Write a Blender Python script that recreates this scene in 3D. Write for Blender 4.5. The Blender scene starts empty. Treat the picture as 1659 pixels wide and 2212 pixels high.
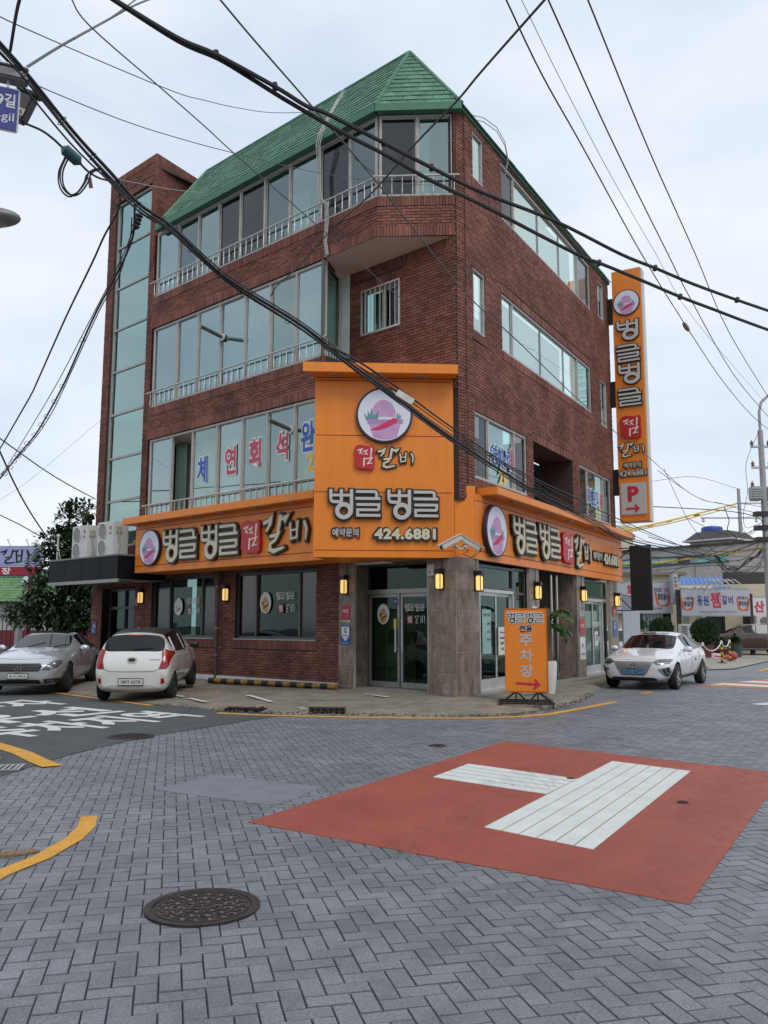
import bpy, bmesh, math, random
from mathutils import Vector, Matrix, noise
from mathutils.bvhtree import BVHTree
rnd = random.Random(7)
S = bpy.context.scene
COL = S.collection
R = math.radians
# ---------------------------------------------------------------- camera
FPX, CX, CY = 1830.0, 829.5, 1106.0            # focal length / centre in a 1659 x 2212 picture
PITCH, ROLL, EYE = R(7.567), R(0.092), 1.6
CP = Vector((0, 0, EYE))
cF = Vector((0, math.cos(PITCH), math.sin(PITCH)))
_U = Vector((0, -math.sin(PITCH), math.cos(PITCH)))
cX = Vector((1, 0, 0)) * math.cos(ROLL) + _U * math.sin(ROLL)
cU = _U * math.cos(ROLL) - Vector((1, 0, 0)) * math.sin(ROLL)
cam = bpy.data.cameras.new('camera')
cam.sensor_fit = 'VERTICAL'; cam.sensor_height = 24; cam.lens = 24 * FPX / 2212
cam.clip_start = .05; cam.clip_end = 2000
camo = bpy.data.objects.new('camera', cam); COL.objects.link(camo)
m = Matrix((cX, cU, -cF)).transposed().to_4x4(); m.translation = CP
camo.matrix_world = m
S.camera = camo
# ---------------------------------------------------------------- sky, sun, exposure
SUN_EL, SUN_AZ = R(52), R(150)
W = bpy.data.worlds.new('World'); S.world = W; W.use_nodes = True
nt = W.node_tree; nt.nodes.clear()
def N(nt, t, **k):
    n = nt.nodes.new(t)
    for a, b in k.items(): setattr(n, a, b)
    return n
out = N(nt, 'ShaderNodeOutputWorld'); bg = N(nt, 'ShaderNodeBackground'); bg.inputs[1].default_value = .1
sky = N(nt, 'ShaderNodeTexSky', sky_type='NISHITA', sun_disc=False, sun_elevation=SUN_EL, sun_rotation=SUN_AZ, air_density=1.2, dust_density=2.0)
tc = N(nt, 'ShaderNodeTexCoord'); mp = N(nt, 'ShaderNodeMapping'); mp.inputs['Scale'].default_value = (1.3, 1.3, 3.2)
nz = N(nt, 'ShaderNodeTexNoise'); nz.inputs['Scale'].default_value = 2.1; nz.inputs['Detail'].default_value = 5; nz.inputs['Roughness'].default_value = .5
rp = N(nt, 'ShaderNodeValToRGB')
rp.color_ramp.elements[0].position = .28; rp.color_ramp.elements[0].color = (5.7, 6.6, 8.05, 1)
rp.color_ramp.elements[1].position = .70; rp.color_ramp.elements[1].color = (8.6, 8.95, 9.4, 1)
mx = N(nt, 'ShaderNodeMix', data_type='RGBA'); mx.inputs[0].default_value = .9
L = nt.links.new
L(tc.outputs['Generated'], mp.inputs[0]); L(mp.outputs[0], nz.inputs['Vector']); L(nz.outputs[0], rp.inputs[0])
L(sky.outputs[0], mx.inputs[6]); L(rp.outputs[0], mx.inputs[7]); L(mx.outputs[2], bg.inputs[0]); L(bg.outputs[0], out.inputs[0])
sl = bpy.data.lights.new('sun', 'SUN'); sl.energy = 1.1; sl.angle = R(25); sl.color = (1, .97, .93)
so = bpy.data.objects.new('sun', sl); COL.objects.link(so)
so.rotation_euler = Vector((math.sin(SUN_AZ) * math.cos(SUN_EL), math.cos(SUN_AZ) * math.cos(SUN_EL), math.sin(SUN_EL))).to_track_quat('Z', 'Y').to_euler()
S.view_settings.view_transform = 'Standard'; S.view_settings.look = 'None'; S.view_settings.exposure = .25; S.view_settings.gamma = 1
S.view_settings.use_curve_mapping = False
S.cycles.max_bounces = 8; S.cycles.transparent_max_bounces = 12
# ---------------------------------------------------------------- helpers: rays of the photograph meeting real planes
def ray(u, v): return cF * FPX + cX * (u - CX) - cU * (v - CY)
def G(u, v, z=0.0):                       # a point of the ground seen at (u, v)
    d = ray(u, v); t = (z - EYE) / d.z
    return CP + d * t
def AT(u, v, Y):                          # a point at distance Y from the photographer
    d = ray(u, v); return CP + d * (Y / d.y)
def px(P):
    d = Vector(P) - CP; z = d.dot(cF)
    return (CX + FPX * d.dot(cX) / z, CY - FPX * d.dot(cU) / z) if z > .1 else (-9999, -9999)
# ---------------------------------------------------------------- materials
MATS = {}
def pm(name, col, rough=.6, metal=0., var=.12, sc=5., bump=0., bsc=60., isl=0., spec=.5, col2=None, emit=0., coat=0., speck=0., ssc=200., stretch=None):
    if name in MATS: return MATS[name]
    M = bpy.data.materials.new(name); M.use_nodes = True; nt = M.node_tree; L = nt.links.new
    b = nt.nodes['Principled BSDF']
    b.inputs['Roughness'].default_value = rough; b.inputs['Metallic'].default_value = metal
    b.inputs['Specular IOR Level'].default_value = spec; b.inputs['Coat Weight'].default_value = coat; b.inputs['Coat Roughness'].default_value = .04
    c = (*col, 1)
    geo = N(nt, 'ShaderNodeNewGeometry'); vec = geo.outputs['Position']
    if stretch:
        mp = N(nt, 'ShaderNodeMapping'); mp.inputs['Scale'].default_value = stretch; L(vec, mp.inputs[0]); vec = mp.outputs[0]
    o = None
    if var or col2:
        n = N(nt, 'ShaderNodeTexNoise'); n.inputs['Scale'].default_value = sc; n.inputs['Detail'].default_value = 6; n.inputs['Roughness'].default_value = .65
        L(vec, n.inputs['Vector'])
        r = N(nt, 'ShaderNodeValToRGB'); r.color_ramp.elements[0].position = .3; r.color_ramp.elements[1].position = .7
        c2 = col2 if col2 else [min(1, x * (1 + var)) for x in col]; c1 = col if col2 else [x * (1 - var) for x in col]
        r.color_ramp.elements[0].color = (*c1, 1); r.color_ramp.elements[1].color = (*c2, 1)
        L(n.outputs[0], r.inputs[0]); o = r.outputs[0]
    if isl:
        oi = N(nt, 'ShaderNodeObjectInfo'); ad = N(nt, 'ShaderNodeMath', operation='ADD'); fr = N(nt, 'ShaderNodeMath', operation='FRACT')
        L(geo.outputs['Random Per Island'], ad.inputs[0]); L(oi.outputs['Random'], ad.inputs[1]); L(ad.outputs[0], fr.inputs[0])
        mr = N(nt, 'ShaderNodeMapRange'); mr.inputs[3].default_value = 1 - isl; mr.inputs[4].default_value = 1 + isl * .8
        L(fr.outputs[0], mr.inputs[0])
        mu = N(nt, 'ShaderNodeMix', data_type='RGBA', blend_type='MULTIPLY'); mu.inputs[0].default_value = 1
        if o: L(o, mu.inputs[6])
        else: mu.inputs[6].default_value = c
        cb = N(nt, 'ShaderNodeCombineColor')
        for i in range(3): L(mr.outputs[0], cb.inputs[i])
        L(cb.outputs[0], mu.inputs[7]); o = mu.outputs[2]
    if speck:
        n3 = N(nt, 'ShaderNodeTexNoise'); n3.inputs['Scale'].default_value = ssc; n3.inputs['Detail'].default_value = 2
        L(geo.outputs['Position'], n3.inputs['Vector'])
        mr = N(nt, 'ShaderNodeMapRange'); mr.inputs[1].default_value = .3; mr.inputs[2].default_value = .7; mr.inputs[3].default_value = 1 - speck; mr.inputs[4].default_value = 1 + speck
        L(n3.outputs[0], mr.inputs[0])
        mu = N(nt, 'ShaderNodeMix', data_type='RGBA', blend_type='MULTIPLY'); mu.inputs[0].default_value = 1
        if o: L(o, mu.inputs[6])
        else: mu.inputs[6].default_value = c
        cb = N(nt, 'ShaderNodeCombineColor')
        for i in range(3): L(mr.outputs[0], cb.inputs[i])
        L(cb.outputs[0], mu.inputs[7]); o = mu.outputs[2]
    if o: L(o, b.inputs['Base Color'])
    else: b.inputs['Base Color'].default_value = c
    if emit:
        b.inputs['Emission Color'].default_value = c; b.inputs['Emission Strength'].default_value = emit
    if bump:
        n2 = N(nt, 'ShaderNodeTexNoise'); n2.inputs['Scale'].default_value = bsc; n2.inputs['Detail'].default_value = 5
        L(vec, n2.inputs['Vector']); bp = N(nt, 'ShaderNodeBump'); bp.inputs['Strength'].default_value = bump; bp.inputs['Distance'].default_value = .01
        L(n2.outputs[0], bp.inputs['Height']); L(bp.outputs[0], b.inputs['Normal'])
    MATS[name] = M; return M
def glass(name, tint, refl=.3, rough=.02, ior=1.7, gcol=(1, 1, 1)):   # window pane: lets light through and mirrors the street
    M = bpy.data.materials.new(name); M.use_nodes = True; nt = M.node_tree; nt.nodes.clear(); L = nt.links.new
    o = N(nt, 'ShaderNodeOutputMaterial'); t = N(nt, 'ShaderNodeBsdfTransparent'); t.inputs[0].default_value = (*tint, 1)
    g = N(nt, 'ShaderNodeBsdfGlossy'); g.inputs['Roughness'].default_value = rough; g.inputs[0].default_value = (*gcol, 1)
    geo = N(nt, 'ShaderNodeNewGeometry'); nz = N(nt, 'ShaderNodeTexNoise'); nz.inputs['Scale'].default_value = 1.1; nz.inputs['Detail'].default_value = 1
    bp = N(nt, 'ShaderNodeBump'); bp.inputs['Strength'].default_value = .04; bp.inputs['Distance'].default_value = .06
    L(geo.outputs['Position'], nz.inputs['Vector']); L(nz.outputs[0], bp.inputs['Height']); L(bp.outputs[0], g.inputs['Normal'])
    f = N(nt, 'ShaderNodeFresnel'); f.inputs[0].default_value = ior
    ad = N(nt, 'ShaderNodeMath', operation='ADD', use_clamp=True); ad.inputs[1].default_value = refl
    mx = N(nt, 'ShaderNodeMixShader'); L(f.outputs[0], ad.inputs[0]); L(ad.outputs[0], mx.inputs[0])
    L(t.outputs[0], mx.inputs[1]); L(g.outputs[0], mx.inputs[2]); L(mx.outputs[0], o.inputs[0])
    MATS[name] = M; return M
# ---------------------------------------------------------------- mesh builder
class MB:
    def __init__(s): s.v = []; s.f = []; s.m = []; s.sm = False
    def add(s, vs, fs, mi=0):
        o = len(s.v); s.v += [tuple(x) for x in vs]; s.f += [tuple(i + o for i in f) for f in fs]; s.m += [mi] * len(fs); return s
    def box(s, x0, x1, y0, y1, z0, z1, mi=0):
        vs = [(x, y, z) for z in (z0, z1) for y in (y0, y1) for x in (x0, x1)]
        return s.add(vs, [(0, 2, 3, 1), (4, 5, 7, 6), (0, 1, 5, 4), (2, 6, 7, 3), (0, 4, 6, 2), (1, 3, 7, 5)], mi)
    def bbox(s, x0, x1, y0, y1, z0, z1, b=.02, mi=0):    # box with chamfered edges
        bm = bmesh.new(); bmesh.ops.create_cube(bm, size=1)
        for v in bm.verts: v.co = ((x0 + x1) / 2 + v.co.x * (x1 - x0), (y0 + y1) / 2 + v.co.y * (y1 - y0), (z0 + z1) / 2 + v.co.z * (z1 - z0))
        bmesh.ops.bevel(bm, geom=bm.edges[:], offset=b, segments=2, affect='EDGES')
        bm.verts.index_update(); s.add([v.co for v in bm.verts], [[v.index for v in f.verts] for f in bm.faces], mi); bm.free(); return s
    def front(s, x0, x1, y0, y1, z0, z1, mi=0):           # box without its back (a brick in a wall)
        vs = [(x0, y0, z0), (x1, y0, z0), (x1, y1, z0), (x0, y1, z0), (x0, y0, z1), (x1, y0, z1), (x1, y1, z1), (x0, y1, z1)]
        return s.add(vs, [(4, 5, 6, 7), (0, 1, 5, 4), (1, 2, 6, 5), (2, 3, 7, 6), (3, 0, 4, 7)], mi)
    def quad(s, a, b, c, d, mi=0): return s.add([a, b, c, d], [(0, 1, 2, 3)], mi)
    def prism(s, poly, z0, z1, mi=0):
        n = len(poly); vs = [(p[0], p[1], z0) for p in poly] + [(p[0], p[1], z1) for p in poly]
        return s.add(vs, [tuple(range(n, 2 * n)), tuple(range(n - 1, -1, -1))] + [(i, (i + 1) % n, n + (i + 1) % n, n + i) for i in range(n)], mi)
    def tube(s, pts, r, n=6, mi=0, cap=True):
        pts = [Vector(p) for p in pts]; rr = r if isinstance(r, (list, tuple)) else [r] * len(pts)
        vs = []; fs = []; ref = None
        for i, p in enumerate(pts):
            t = (pts[min(i + 1, len(pts) - 1)] - pts[max(i - 1, 0)]).normalized()
            if ref is None:
                ref = t.orthogonal().normalized()
            ref = (ref - t * ref.dot(t)).normalized() if (ref - t * ref.dot(t)).length > 1e-5 else t.orthogonal().normalized()
            w = t.cross(ref)
            for k in range(n):
                a = 2 * math.pi * k / n; vs.append(p + (ref * math.cos(a) + w * math.sin(a)) * rr[i])
        for i in range(len(pts) - 1):
            for k in range(n): fs.append((i * n + k, i * n + (k + 1) % n, (i + 1) * n + (k + 1) % n, (i + 1) * n + k))
        if cap: fs += [tuple(range(n - 1, -1, -1)), tuple(range((len(pts) - 1) * n, len(pts) * n))]
        return s.add(vs, fs, mi)
    def cyl(s, a, b, r, r2=None, n=16, mi=0): return s.tube([a, b], [r, r if r2 is None else r2], n, mi)
    def lathe(s, prof, n=24, M=None, mi=0, closed=False):  # profile (r, z) about local z
        M = M or Matrix(); vs = []; fs = []; k = len(prof)
        for i in range(n):
            a = 2 * math.pi * i / n
            vs += [M @ Vector((r * math.cos(a), r * math.sin(a), z)) for r, z in prof]
        for i in range(n):
            j = (i + 1) % n
            for q in range(k - 1 if not closed else k): fs.append((i * k + q, j * k + q, j * k + (q + 1) % k, i * k + (q + 1) % k))
        return s.add(vs, fs, mi)
    def sphere(s, c, r, n=10, mi=0, sq=(1, 1, 1)):
        c = Vector(c); prof = [(max(1e-4, math.sin(math.pi * i / n)) * r, -math.cos(math.pi * i / n) * r) for i in range(n + 1)]
        return s.lathe(prof, n * 2, Matrix.Translation(c) @ Matrix.Diagonal((*sq, 1)), mi)
    def xf(s, M): s.v = [tuple(M @ Vector(v)) for v in s.v]; return s
    def join(s, o, M=None, mi=None):
        vs = o.v if M is None else [tuple(M @ Vector(v)) for v in o.v]; k = len(s.v)
        s.v += vs; s.f += [tuple(i + k for i in f) for f in o.f]; s.m += o.m if mi is None else [mi] * len(o.f); return s
    def mesh(s, name, mats, smooth=None):
        me = bpy.data.meshes.new(name); me.from_pydata(s.v, [], s.f)
        for q in (mats if isinstance(mats, (list, tuple)) else [mats]): me.materials.append(q)
        if any(s.m): me.polygons.foreach_set('material_index', s.m)
        sm = s.sm if smooth is None else smooth
        if sm:
            me.polygons.foreach_set('use_smooth', [True] * len(me.polygons))
            try: me.set_sharp_from_angle(angle=R(40))
            except Exception: pass
        me.update(); return me
def link(name, data, parent=None, M=None):
    o = bpy.data.objects.new(name, data); COL.objects.link(o)
    if parent is not None: o.parent = parent
    if M is not None: o.matrix_basis = M
    return o
def ob(name, mb, mat, parent=None, M=None, smooth=None, label=None, kind=None):
    o = link(name, mb.mesh(name, mat, smooth), parent, M)
    if label: o['label'] = label
    if kind: o['kind'] = kind
    return o
def tag(o, label, cat, group=None):
    o['label'] = label; o['category'] = cat
    if group: o['group'] = group
    return o
def thing(name, label, cat, M=None, group=None):
    o = bpy.data.objects.new(name, None); COL.objects.link(o); o.empty_display_size = .2
    if M is not None: o.matrix_world = M
    return tag(o, label, cat, group)
def one(name, mb, mat, label, cat, M=None, group=None, smooth=None):
    return tag(ob(name, mb, mat, None, M, smooth), label, cat, group)
def copy_thing(root, M, label, group=None):
    r = root.copy(); COL.objects.link(r); r.matrix_world = M; r['label'] = label
    if group: r['group'] = group
    for c in list(root.children):
        d = c.copy(); COL.objects.link(d); d.parent = r
        for g in list(c.children):
            h = g.copy(); COL.objects.link(h); h.parent = d
    return r
def frame(o, ex, ez):                     # x along, y up, z out of a wall
    ex = Vector(ex).normalized(); ez = Vector(ez).normalized(); ey = ez.cross(ex)
    M = Matrix((ex, ey, ez)).transposed().to_4x4(); M.translation = Vector(o); return M
def loc(x, y, z=0, rz=0): return Matrix.Translation((x, y, z)) @ Matrix.Rotation(rz, 4, 'Z')
# ---------------------------------------------------------------- lettering
_T = {}
def text_data(body, bold=0., ext=0.):
    k = (body, bold, ext)
    if k in _T: return _T[k]
    cu = bpy.data.curves.new('lettering', 'FONT'); cu.body = body; cu.offset = bold; cu.extrude = ext; cu.resolution_u = 3; cu.space_character = 1 + bold * 2
    o = bpy.data.objects.new('lettering', cu); COL.objects.link(o)
    dg = bpy.context.evaluated_depsgraph_get(); dg.update()
    me = bpy.data.meshes.new_from_object(o.evaluated_get(dg), depsgraph=dg)
    vs = [v.co.copy() for v in me.vertices]; fs = [tuple(p.vertices) for p in me.polygons]
    bpy.data.objects.remove(o); bpy.data.curves.remove(cu); bpy.data.meshes.remove(me)
    x0 = min(v.x for v in vs); x1 = max(v.x for v in vs); y0 = min(v.y for v in vs); y1 = max(v.y for v in vs)
    _T[k] = (vs, fs, x0, x1, y0, y1); return _T[k]
def tmb(body, x, y, z, w=None, h=None, bold=.0, ext=0., mi=0, mb=None):      # lettering centred at x, y
    vs, fs, x0, x1, y0, y1 = text_data(body, bold, .5 if ext else 0)
    sy = h / (y1 - y0) if h else w / (x1 - x0); sx = w / (x1 - x0) if w else sy
    mb = mb or MB()
    return mb.add([(x + (v.x - (x0 + x1) / 2) * sx, y + (v.y - (y0 + y1) / 2) * sy, z + v.z * 2 * ext / 2) for v in vs], fs, mi)
def ribbon(mb, pts, w, z0, z1, closed=False, mi=0, rnd_cap=False):           # a stroke of constant or varying width
    pts = [Vector((p[0], p[1])) for p in pts]; n = len(pts); ww = w if isinstance(w, (list, tuple)) else [w] * n
    L_, R_ = [], []
    for i in range(n):
        a = pts[(i - 1) % n] if (closed or i > 0) else None; b = pts[(i + 1) % n] if (closed or i < n - 1) else None
        d1 = (pts[i] - a).normalized() if a is not None else None; d2 = (b - pts[i]).normalized() if b is not None else None
        if d1 is None: d1 = d2
        if d2 is None: d2 = d1
        n1 = Vector((-d1.y, d1.x)); n2 = Vector((-d2.y, d2.x)); q = (n1 + n2)
        q = q / max(.35, q.dot(n1)) if q.length > 1e-4 else n1
        L_.append(pts[i] + q * ww[i] / 2); R_.append(pts[i] - q * ww[i] / 2)
    if not closed and rnd_cap:
        for (lst, i, sg) in ((0, 0, -1), (1, n - 1, 1)):
            d = (pts[1] - pts[0]).normalized() if i == 0 else (pts[-1] - pts[-2]).normalized()
            q = pts[i] + d * sg * ww[i] * .35
            nn = Vector((-d.y, d.x)) * ww[i] * .3
            if i == 0: L_.insert(0, q + nn); R_.insert(0, q - nn)
            else: L_.append(q + nn); R_.append(q - nn)
    k = len(L_); vs = [(p.x, p.y, z) for z in (z0, z1) for lst in (L_, R_) for p in lst]
    fs = []
    for i in range(k if closed else k - 1):
        j = (i + 1) % k
        fs += [(2 * k + i, 3 * k + i, 3 * k + j, 2 * k + j), (i, j, k + j, k + i), (i, 2 * k + i, 2 * k + j, j), (k + i, k + j, 3 * k + j, 3 * k + i)]
    if not closed: fs += [(0, k, 3 * k, 2 * k), (k - 1, 3 * k - 1, 4 * k - 1, 2 * k - 1)]
    return mb.add(vs, fs, mi)
def arc(cx, cy, r, a0, a1, n=8, ry=None): return [(cx + r * math.cos(R(a0 + (a1 - a0) * i / n)), cy + (ry or r) * math.sin(R(a0 + (a1 - a0) * i / n))) for i in range(n + 1)]
# display syllables as strokes in a unit box (x right 0..1, y up 0..1): (points, width, closed)
GL = {
 'beong': [([(.10, 1), (.10, .66)] + arc(.22, .70, .12, 180, 270, 4) + [(.56, .58)], .125, 0), ([(.10, .80), (.50, .80)], .11, 0), ([(.52, 1), (.52, .58)], .125, 0),
           ([(.52, .80), (.88, .80)], .11, 0), ([(.925, 1), (.925, .30)] + arc(.62, .29, .305, 0, -60, 5, .22), .135, 0), (arc(.62, .28, .265, 0, 337.5, 15, .215), .17, 1)],
 'geul': [([(.02, .93), (.72, .93)] + arc(.76, .84, .09, 90, 0, 4) + [(.85, .72)], .115, 0), ([(.0, .68), (1.0, .68)], .115, 0),
          ([(.04, .46), (.94, .46), (.94, .27)], .11, 0), ([(.94, .27), (.09, .27), (.09, .07), (1.0, .07)], .11, 0)],
 'jjim': [([(.02, .86), (.30, .93), (.12, .68)], [.09, .12, .05], 0), ([(.22, .74), (.34, .66)], [.10, .06], 0), ([(.38, .80), (.66, .88), (.46, .62)], [.08, .12, .05], 0),
          ([(.58, .70), (.70, .62)], [.10, .06], 0), ([(.95, .98), (.90, .50)], [.13, .08], 0), ([(.46, .42), (.43, .0)], [.12, .10], 0),
          ([(.55, .40), (.98, .45), (.70, .14), (1.0, .17)], [.08, .12, .10, .06], 0)],
 'gal': [([(.0, .84), (.20, .88), (.34, .99), (.28, .80), (.12, .60)], [.12, .13, .12, .12, .07], 0), ([(.72, .98), (.62, .52)], [.15, .10], 0),
         ([(.70, .90), (1.0, .94), (.92, .80)], [.09, .14, .06], 0), ([(.30, .44), (.62, .48), (.50, .32), (.30, .24), (.27, .08), (.45, .02), (.86, .10)], [.10, .13, .10, .10, .12, .13, .08], 0)],
 'bi': [([(.04, .92), (.10, .08)], [.15, .12], 0), ([(.46, 1.0), (.42, .14)], [.15, .12], 0), ([(.10, .55), (.42, .60)], .10, 0), ([(.12, .12), (.42, .17)], .12, 0), ([(.84, .95), (.97, .55), (.92, .02)], [.17, .17, .08], 0)],
}
def glyph(mb, g, x, y, w, h, z0, z1, fat=0., wk=1., mi=0):                    # fat: extra width in metres (for the backing)
    for i, (p, wd, cl) in enumerate(GL[g]):
        q = [(x + a * w, y + b * h) for a, b in p]; s = min(w, h) * wk
        ww = [k * s + fat for k in wd] if isinstance(wd, list) else wd * s + fat
        if fat and not cl:   # lengthen the ends of the backing strokes
            a = Vector(q[0]); b = Vector(q[1]); q[0] = tuple(a + (a - b).normalized() * fat * .5)
            a = Vector(q[-1]); b = Vector(q[-2]); q[-1] = tuple(a + (a - b).normalized() * fat * .5)
        ribbon(mb, q, ww, z0, z1 + i * .0006, bool(cl), mi, isinstance(wd, list))
    return mb
# ================================================================ ground
m_paver = pm('paver_stone', (.188, .195, .214), .50, var=.20, sc=.9, isl=.13, bump=.6, bsc=110, speck=.36, ssc=95, spec=.48)
m_pedge = pm('paver_edge', (.092, .095, .103), .85, var=.3, sc=3)
m_joint = pm('paver_joint', (.045, .047, .05), .9, var=.3, sc=3)
m_asph = pm('asphalt', (.082, .090, .087), .85, var=.18, sc=2, bump=.5, bsc=220, speck=.35, ssc=240, spec=.3)
m_base = pm('ground_soil', (.11, .11, .105), .9, var=.2, sc=.6)
m_conc = pm('old_concrete', (.14, .128, .105), .9, var=.3, sc=2.2, col2=(.28, .248, .19), bump=.9, bsc=25, speck=.35, ssc=70, spec=.25)
m_red = pm('red_coating', (.30, .055, .034), .52, col2=(.41, .090, .054), sc=1.1, bump=.8, bsc=260, speck=.25, ssc=230, spec=.45)
m_white = pm('road_white', (.60, .63, .59), .75, var=.1, sc=4, bump=.5, bsc=160, speck=.12, ssc=120)
m_yel = pm('road_yellow', (.62, .31, .035), .7, var=.16, sc=5, bump=.4, bsc=150, speck=.16, ssc=90)
m_iron = pm('cast_iron', (.040, .031, .029), .55, metal=.3, var=.35, sc=14, bump=.4, bsc=90)
m_dirt = pm('dry_dirt', (.14, .125, .10), .95, var=.35, sc=30, bump=.6, bsc=120)
def struct(o): o['kind'] = 'structure'; return o
def sheet(name, poly, z, mat, parent=None, cut=0):
    bm = bmesh.new(); f = bm.faces.new([bm.verts.new((p[0], p[1], z)) for p in poly])
    if f.normal.z < 0: f.normal_flip()
    f.normal_update()
    if f.normal.z < 0: f.normal_flip()
    bmesh.ops.triangulate(bm, faces=bm.faces[:])
    me = bpy.data.meshes.new(name); bm.to_mesh(me); bm.free(); me.materials.append(mat)
    return link(name, me, parent)
struct(sheet('ground', [(-400, -400), (400, -400), (400, 600), (-400, 600)], -.05, m_base))
DP = R(-14); ax = Vector((math.sin(DP), math.cos(DP))); ay = Vector((math.cos(DP), -math.sin(DP)))
red = [Vector((-1.11, 7.18)), Vector((1.67, 12.01)), Vector((4.36, 9.51)), Vector((1.76, 5.14))]
def inside(p, poly):
    c = False; n = len(poly)
    for i in range(n):
        a, b = poly[i], poly[(i + 1) % n]
        if (a[1] > p[1]) != (b[1] > p[1]) and p[0] < (b[0] - a[0]) * (p[1] - a[1]) / (b[1] - a[1]) + a[0]: c = not c
    return c
road = struct(sheet('road', [(-60, -8), (60, -8), (60, 70), (-60, 70)], -.035, m_joint))
# far part of the street, too distant to tell the pavers apart
m_pavfar = pm('paver_stone_far', (.172, .178, .194), .50, var=.1, sc=3, bump=.3, bsc=40, speck=.12, ssc=30)
far = sheet('street_paving', [(-3, 27), (4.9, 21.5), (10, 17.5), (26, 16), (60, 40), (60, 66), (24, 66), (12, 40), (8, 32)], -.004, m_pavfar, road)
far3 = sheet('street_paving', [(4.2, 3), (60, 3), (60, 40), (26, 16), (15, 17)], -.03, m_pavfar, road); far4 = sheet('street_paving', [(-4.2, 3), (-4.6, 8.8), (-30, 20), (-60, 3)], -.03, m_pavfar, road)
far2 = sheet('street_paving', [(-50, -8), (50, -8), (50, 3.0), (-50, 3.0)], -.03, m_pavfar, road)
PW, PL, JW = .102, .204, .0045
cells = []
i0, i1 = -70, 190
for i in range(-40, 280):
    for j in range(-185, 185):
        k = (i - j) % 4                     # herringbone: bricks 2 x 1 in cells
        if k == 0: bx = (i, j, i + 2, j + 1)
        elif k == 2: bx = (i, j - 1, i + 1, j + 1)
        else: continue
        cells.append(bx)
pav = []
for (a0, b0, a1, b1) in cells:
    c = ax * ((a0 + a1) / 2 * PW) + ay * ((b0 + b1) / 2 * PW)
    if c.y < 1.6 or c.y > 27 or c.x < -11 or c.x > 17: continue
    u, v = px((c.x, c.y, 0))
    if u < -420 or u > 2080 or v > 2700: continue
    if c.y > 15.2 and c.x < 2.6: continue
    if c.x < -4.3 and c.y > 9.2: continue
    if inside(c, [red[0] + Vector((.25, 0)), red[1] - Vector((0, .3)), red[2] - Vector((.25, 0)), red[3] + Vector((0, .3))]): continue
    if (c - Vector((-1.03, 5.08))).length < .20: continue
    pav.append((c, a1 - a0 > 1.5))
pav.sort(key=lambda q: q[0].length)
def paver_mb(c, lx, ly, h, mb, tilt=(0, 0)):
    e = .0032; vs = []
    for (zz, ins) in ((-.03, 0), (-e, 0), (0, e)):
        for sx, sy in ((-1, -1), (1, -1), (1, 1), (-1, 1)):
            p = ax * (sx * (lx / 2 - ins)) + ay * (sy * (ly / 2 - ins))
            vs.append((c[0] + p.x, c[1] + p.y, h + zz + tilt[0] * sx + tilt[1] * sy))
    fs = [(8, 9, 10, 11)] + [(q * 4 + i, q * 4 + (i + 1) % 4, q * 4 + 4 + (i + 1) % 4, q * 4 + 4 + i) for q in (0, 1) for i in range(4)]
    fs = [f[::-1] for f in fs]; mb.add(vs, fs[:5]); mb.m[-4:] = [0] * 4; k = len(mb.v) - len(vs); mb.f += [tuple(i + k for i in f) for f in fs[5:]]; mb.m += [1] * 4; return mb
pm1 = paver_mb((0, 0), PL - JW, PW - JW, 0, MB()).mesh('paver', [m_paver, m_pedge])
pm2 = paver_mb((0, 0), PW - JW, PL - JW, 0, MB()).mesh('paver', [m_paver, m_pedge])
rest = MB(); n_ind = 0
for c, lng in pav:
    h = rnd.uniform(-.0025, .0015); u, v = px((c.x, c.y, 0))
    if n_ind < 300 and 0 < u < 1659 and v < 2212:
        o = link('paver', pm1 if lng else pm2, road); o.location = (c.x, c.y, h); n_ind += 1
        o.rotation_euler = (rnd.uniform(-.012, .012), rnd.uniform(-.012, .012), rnd.uniform(-.006, .006))
    else:
        paver_mb((c.x, c.y), (PL if lng else PW) - JW, (PW if lng else PL) - JW, h, rest, (rnd.uniform(-.0012, .0012), rnd.uniform(-.0012, .0012)))
ob('paving', rest, [m_paver, m_pedge], road, kind='stuff')
# side alley of asphalt
alley = [(-1.72, 15.42), (-2.02, 14.94), (-2.6, 13.9), (-3.33, 12.54), (-3.68, 11.5), (-3.87, 10.74), (-3.97, 9.9), (-4.05, 9.2), (-9, 8.6), (-30, 20), (-30, 40), (-12, 26), (-3, 16.5)]
al = struct(sheet('alley', alley, .006, m_asph))
def polyprism(name, poly, z0, z1, mat, parent): return ob(name, MB().prism([(p[0], p[1]) for p in poly], z0, z1), mat, parent)
# painted lines
def line(pts, w, z, mat, parent, name='yellow_line'):
    mb = MB(); ribbon(mb, pts, w, z, z + .004); return ob(name, mb, mat, parent)
line([(-3.02, 15.72), (-2.3, 15.42), (-1.54, 15.24), (-.5, 15.05), (.57, 14.93), (1.3, 14.9), (1.84, 14.98), (2.45, 15.2), (2.98, 15.6), (3.6, 16.4), (4.2, 17.2), (4.85, 18.1)], .15, .004, m_yel, road)
line([(-8.6, 21.0), (-7.57, 20.07), (-5.81, 18.29), (-4.6, 17.1)], .13, .010, m_yel, al)
line([(-6.2, 12.55), (-5.6, 12.05), (-5.02, 11.42), (-4.5, 10.85), (-4.1, 10.3), (-3.74, 9.85)], .22, .010, m_yel, road)
line([(-2.50, 5.2), (-2.47, 5.72), (-2.36, 6.1), (-2.32, 6.6), (-2.36, 7.0), (-2.46, 7.36)], .135, .004, m_yel, road)
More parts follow.
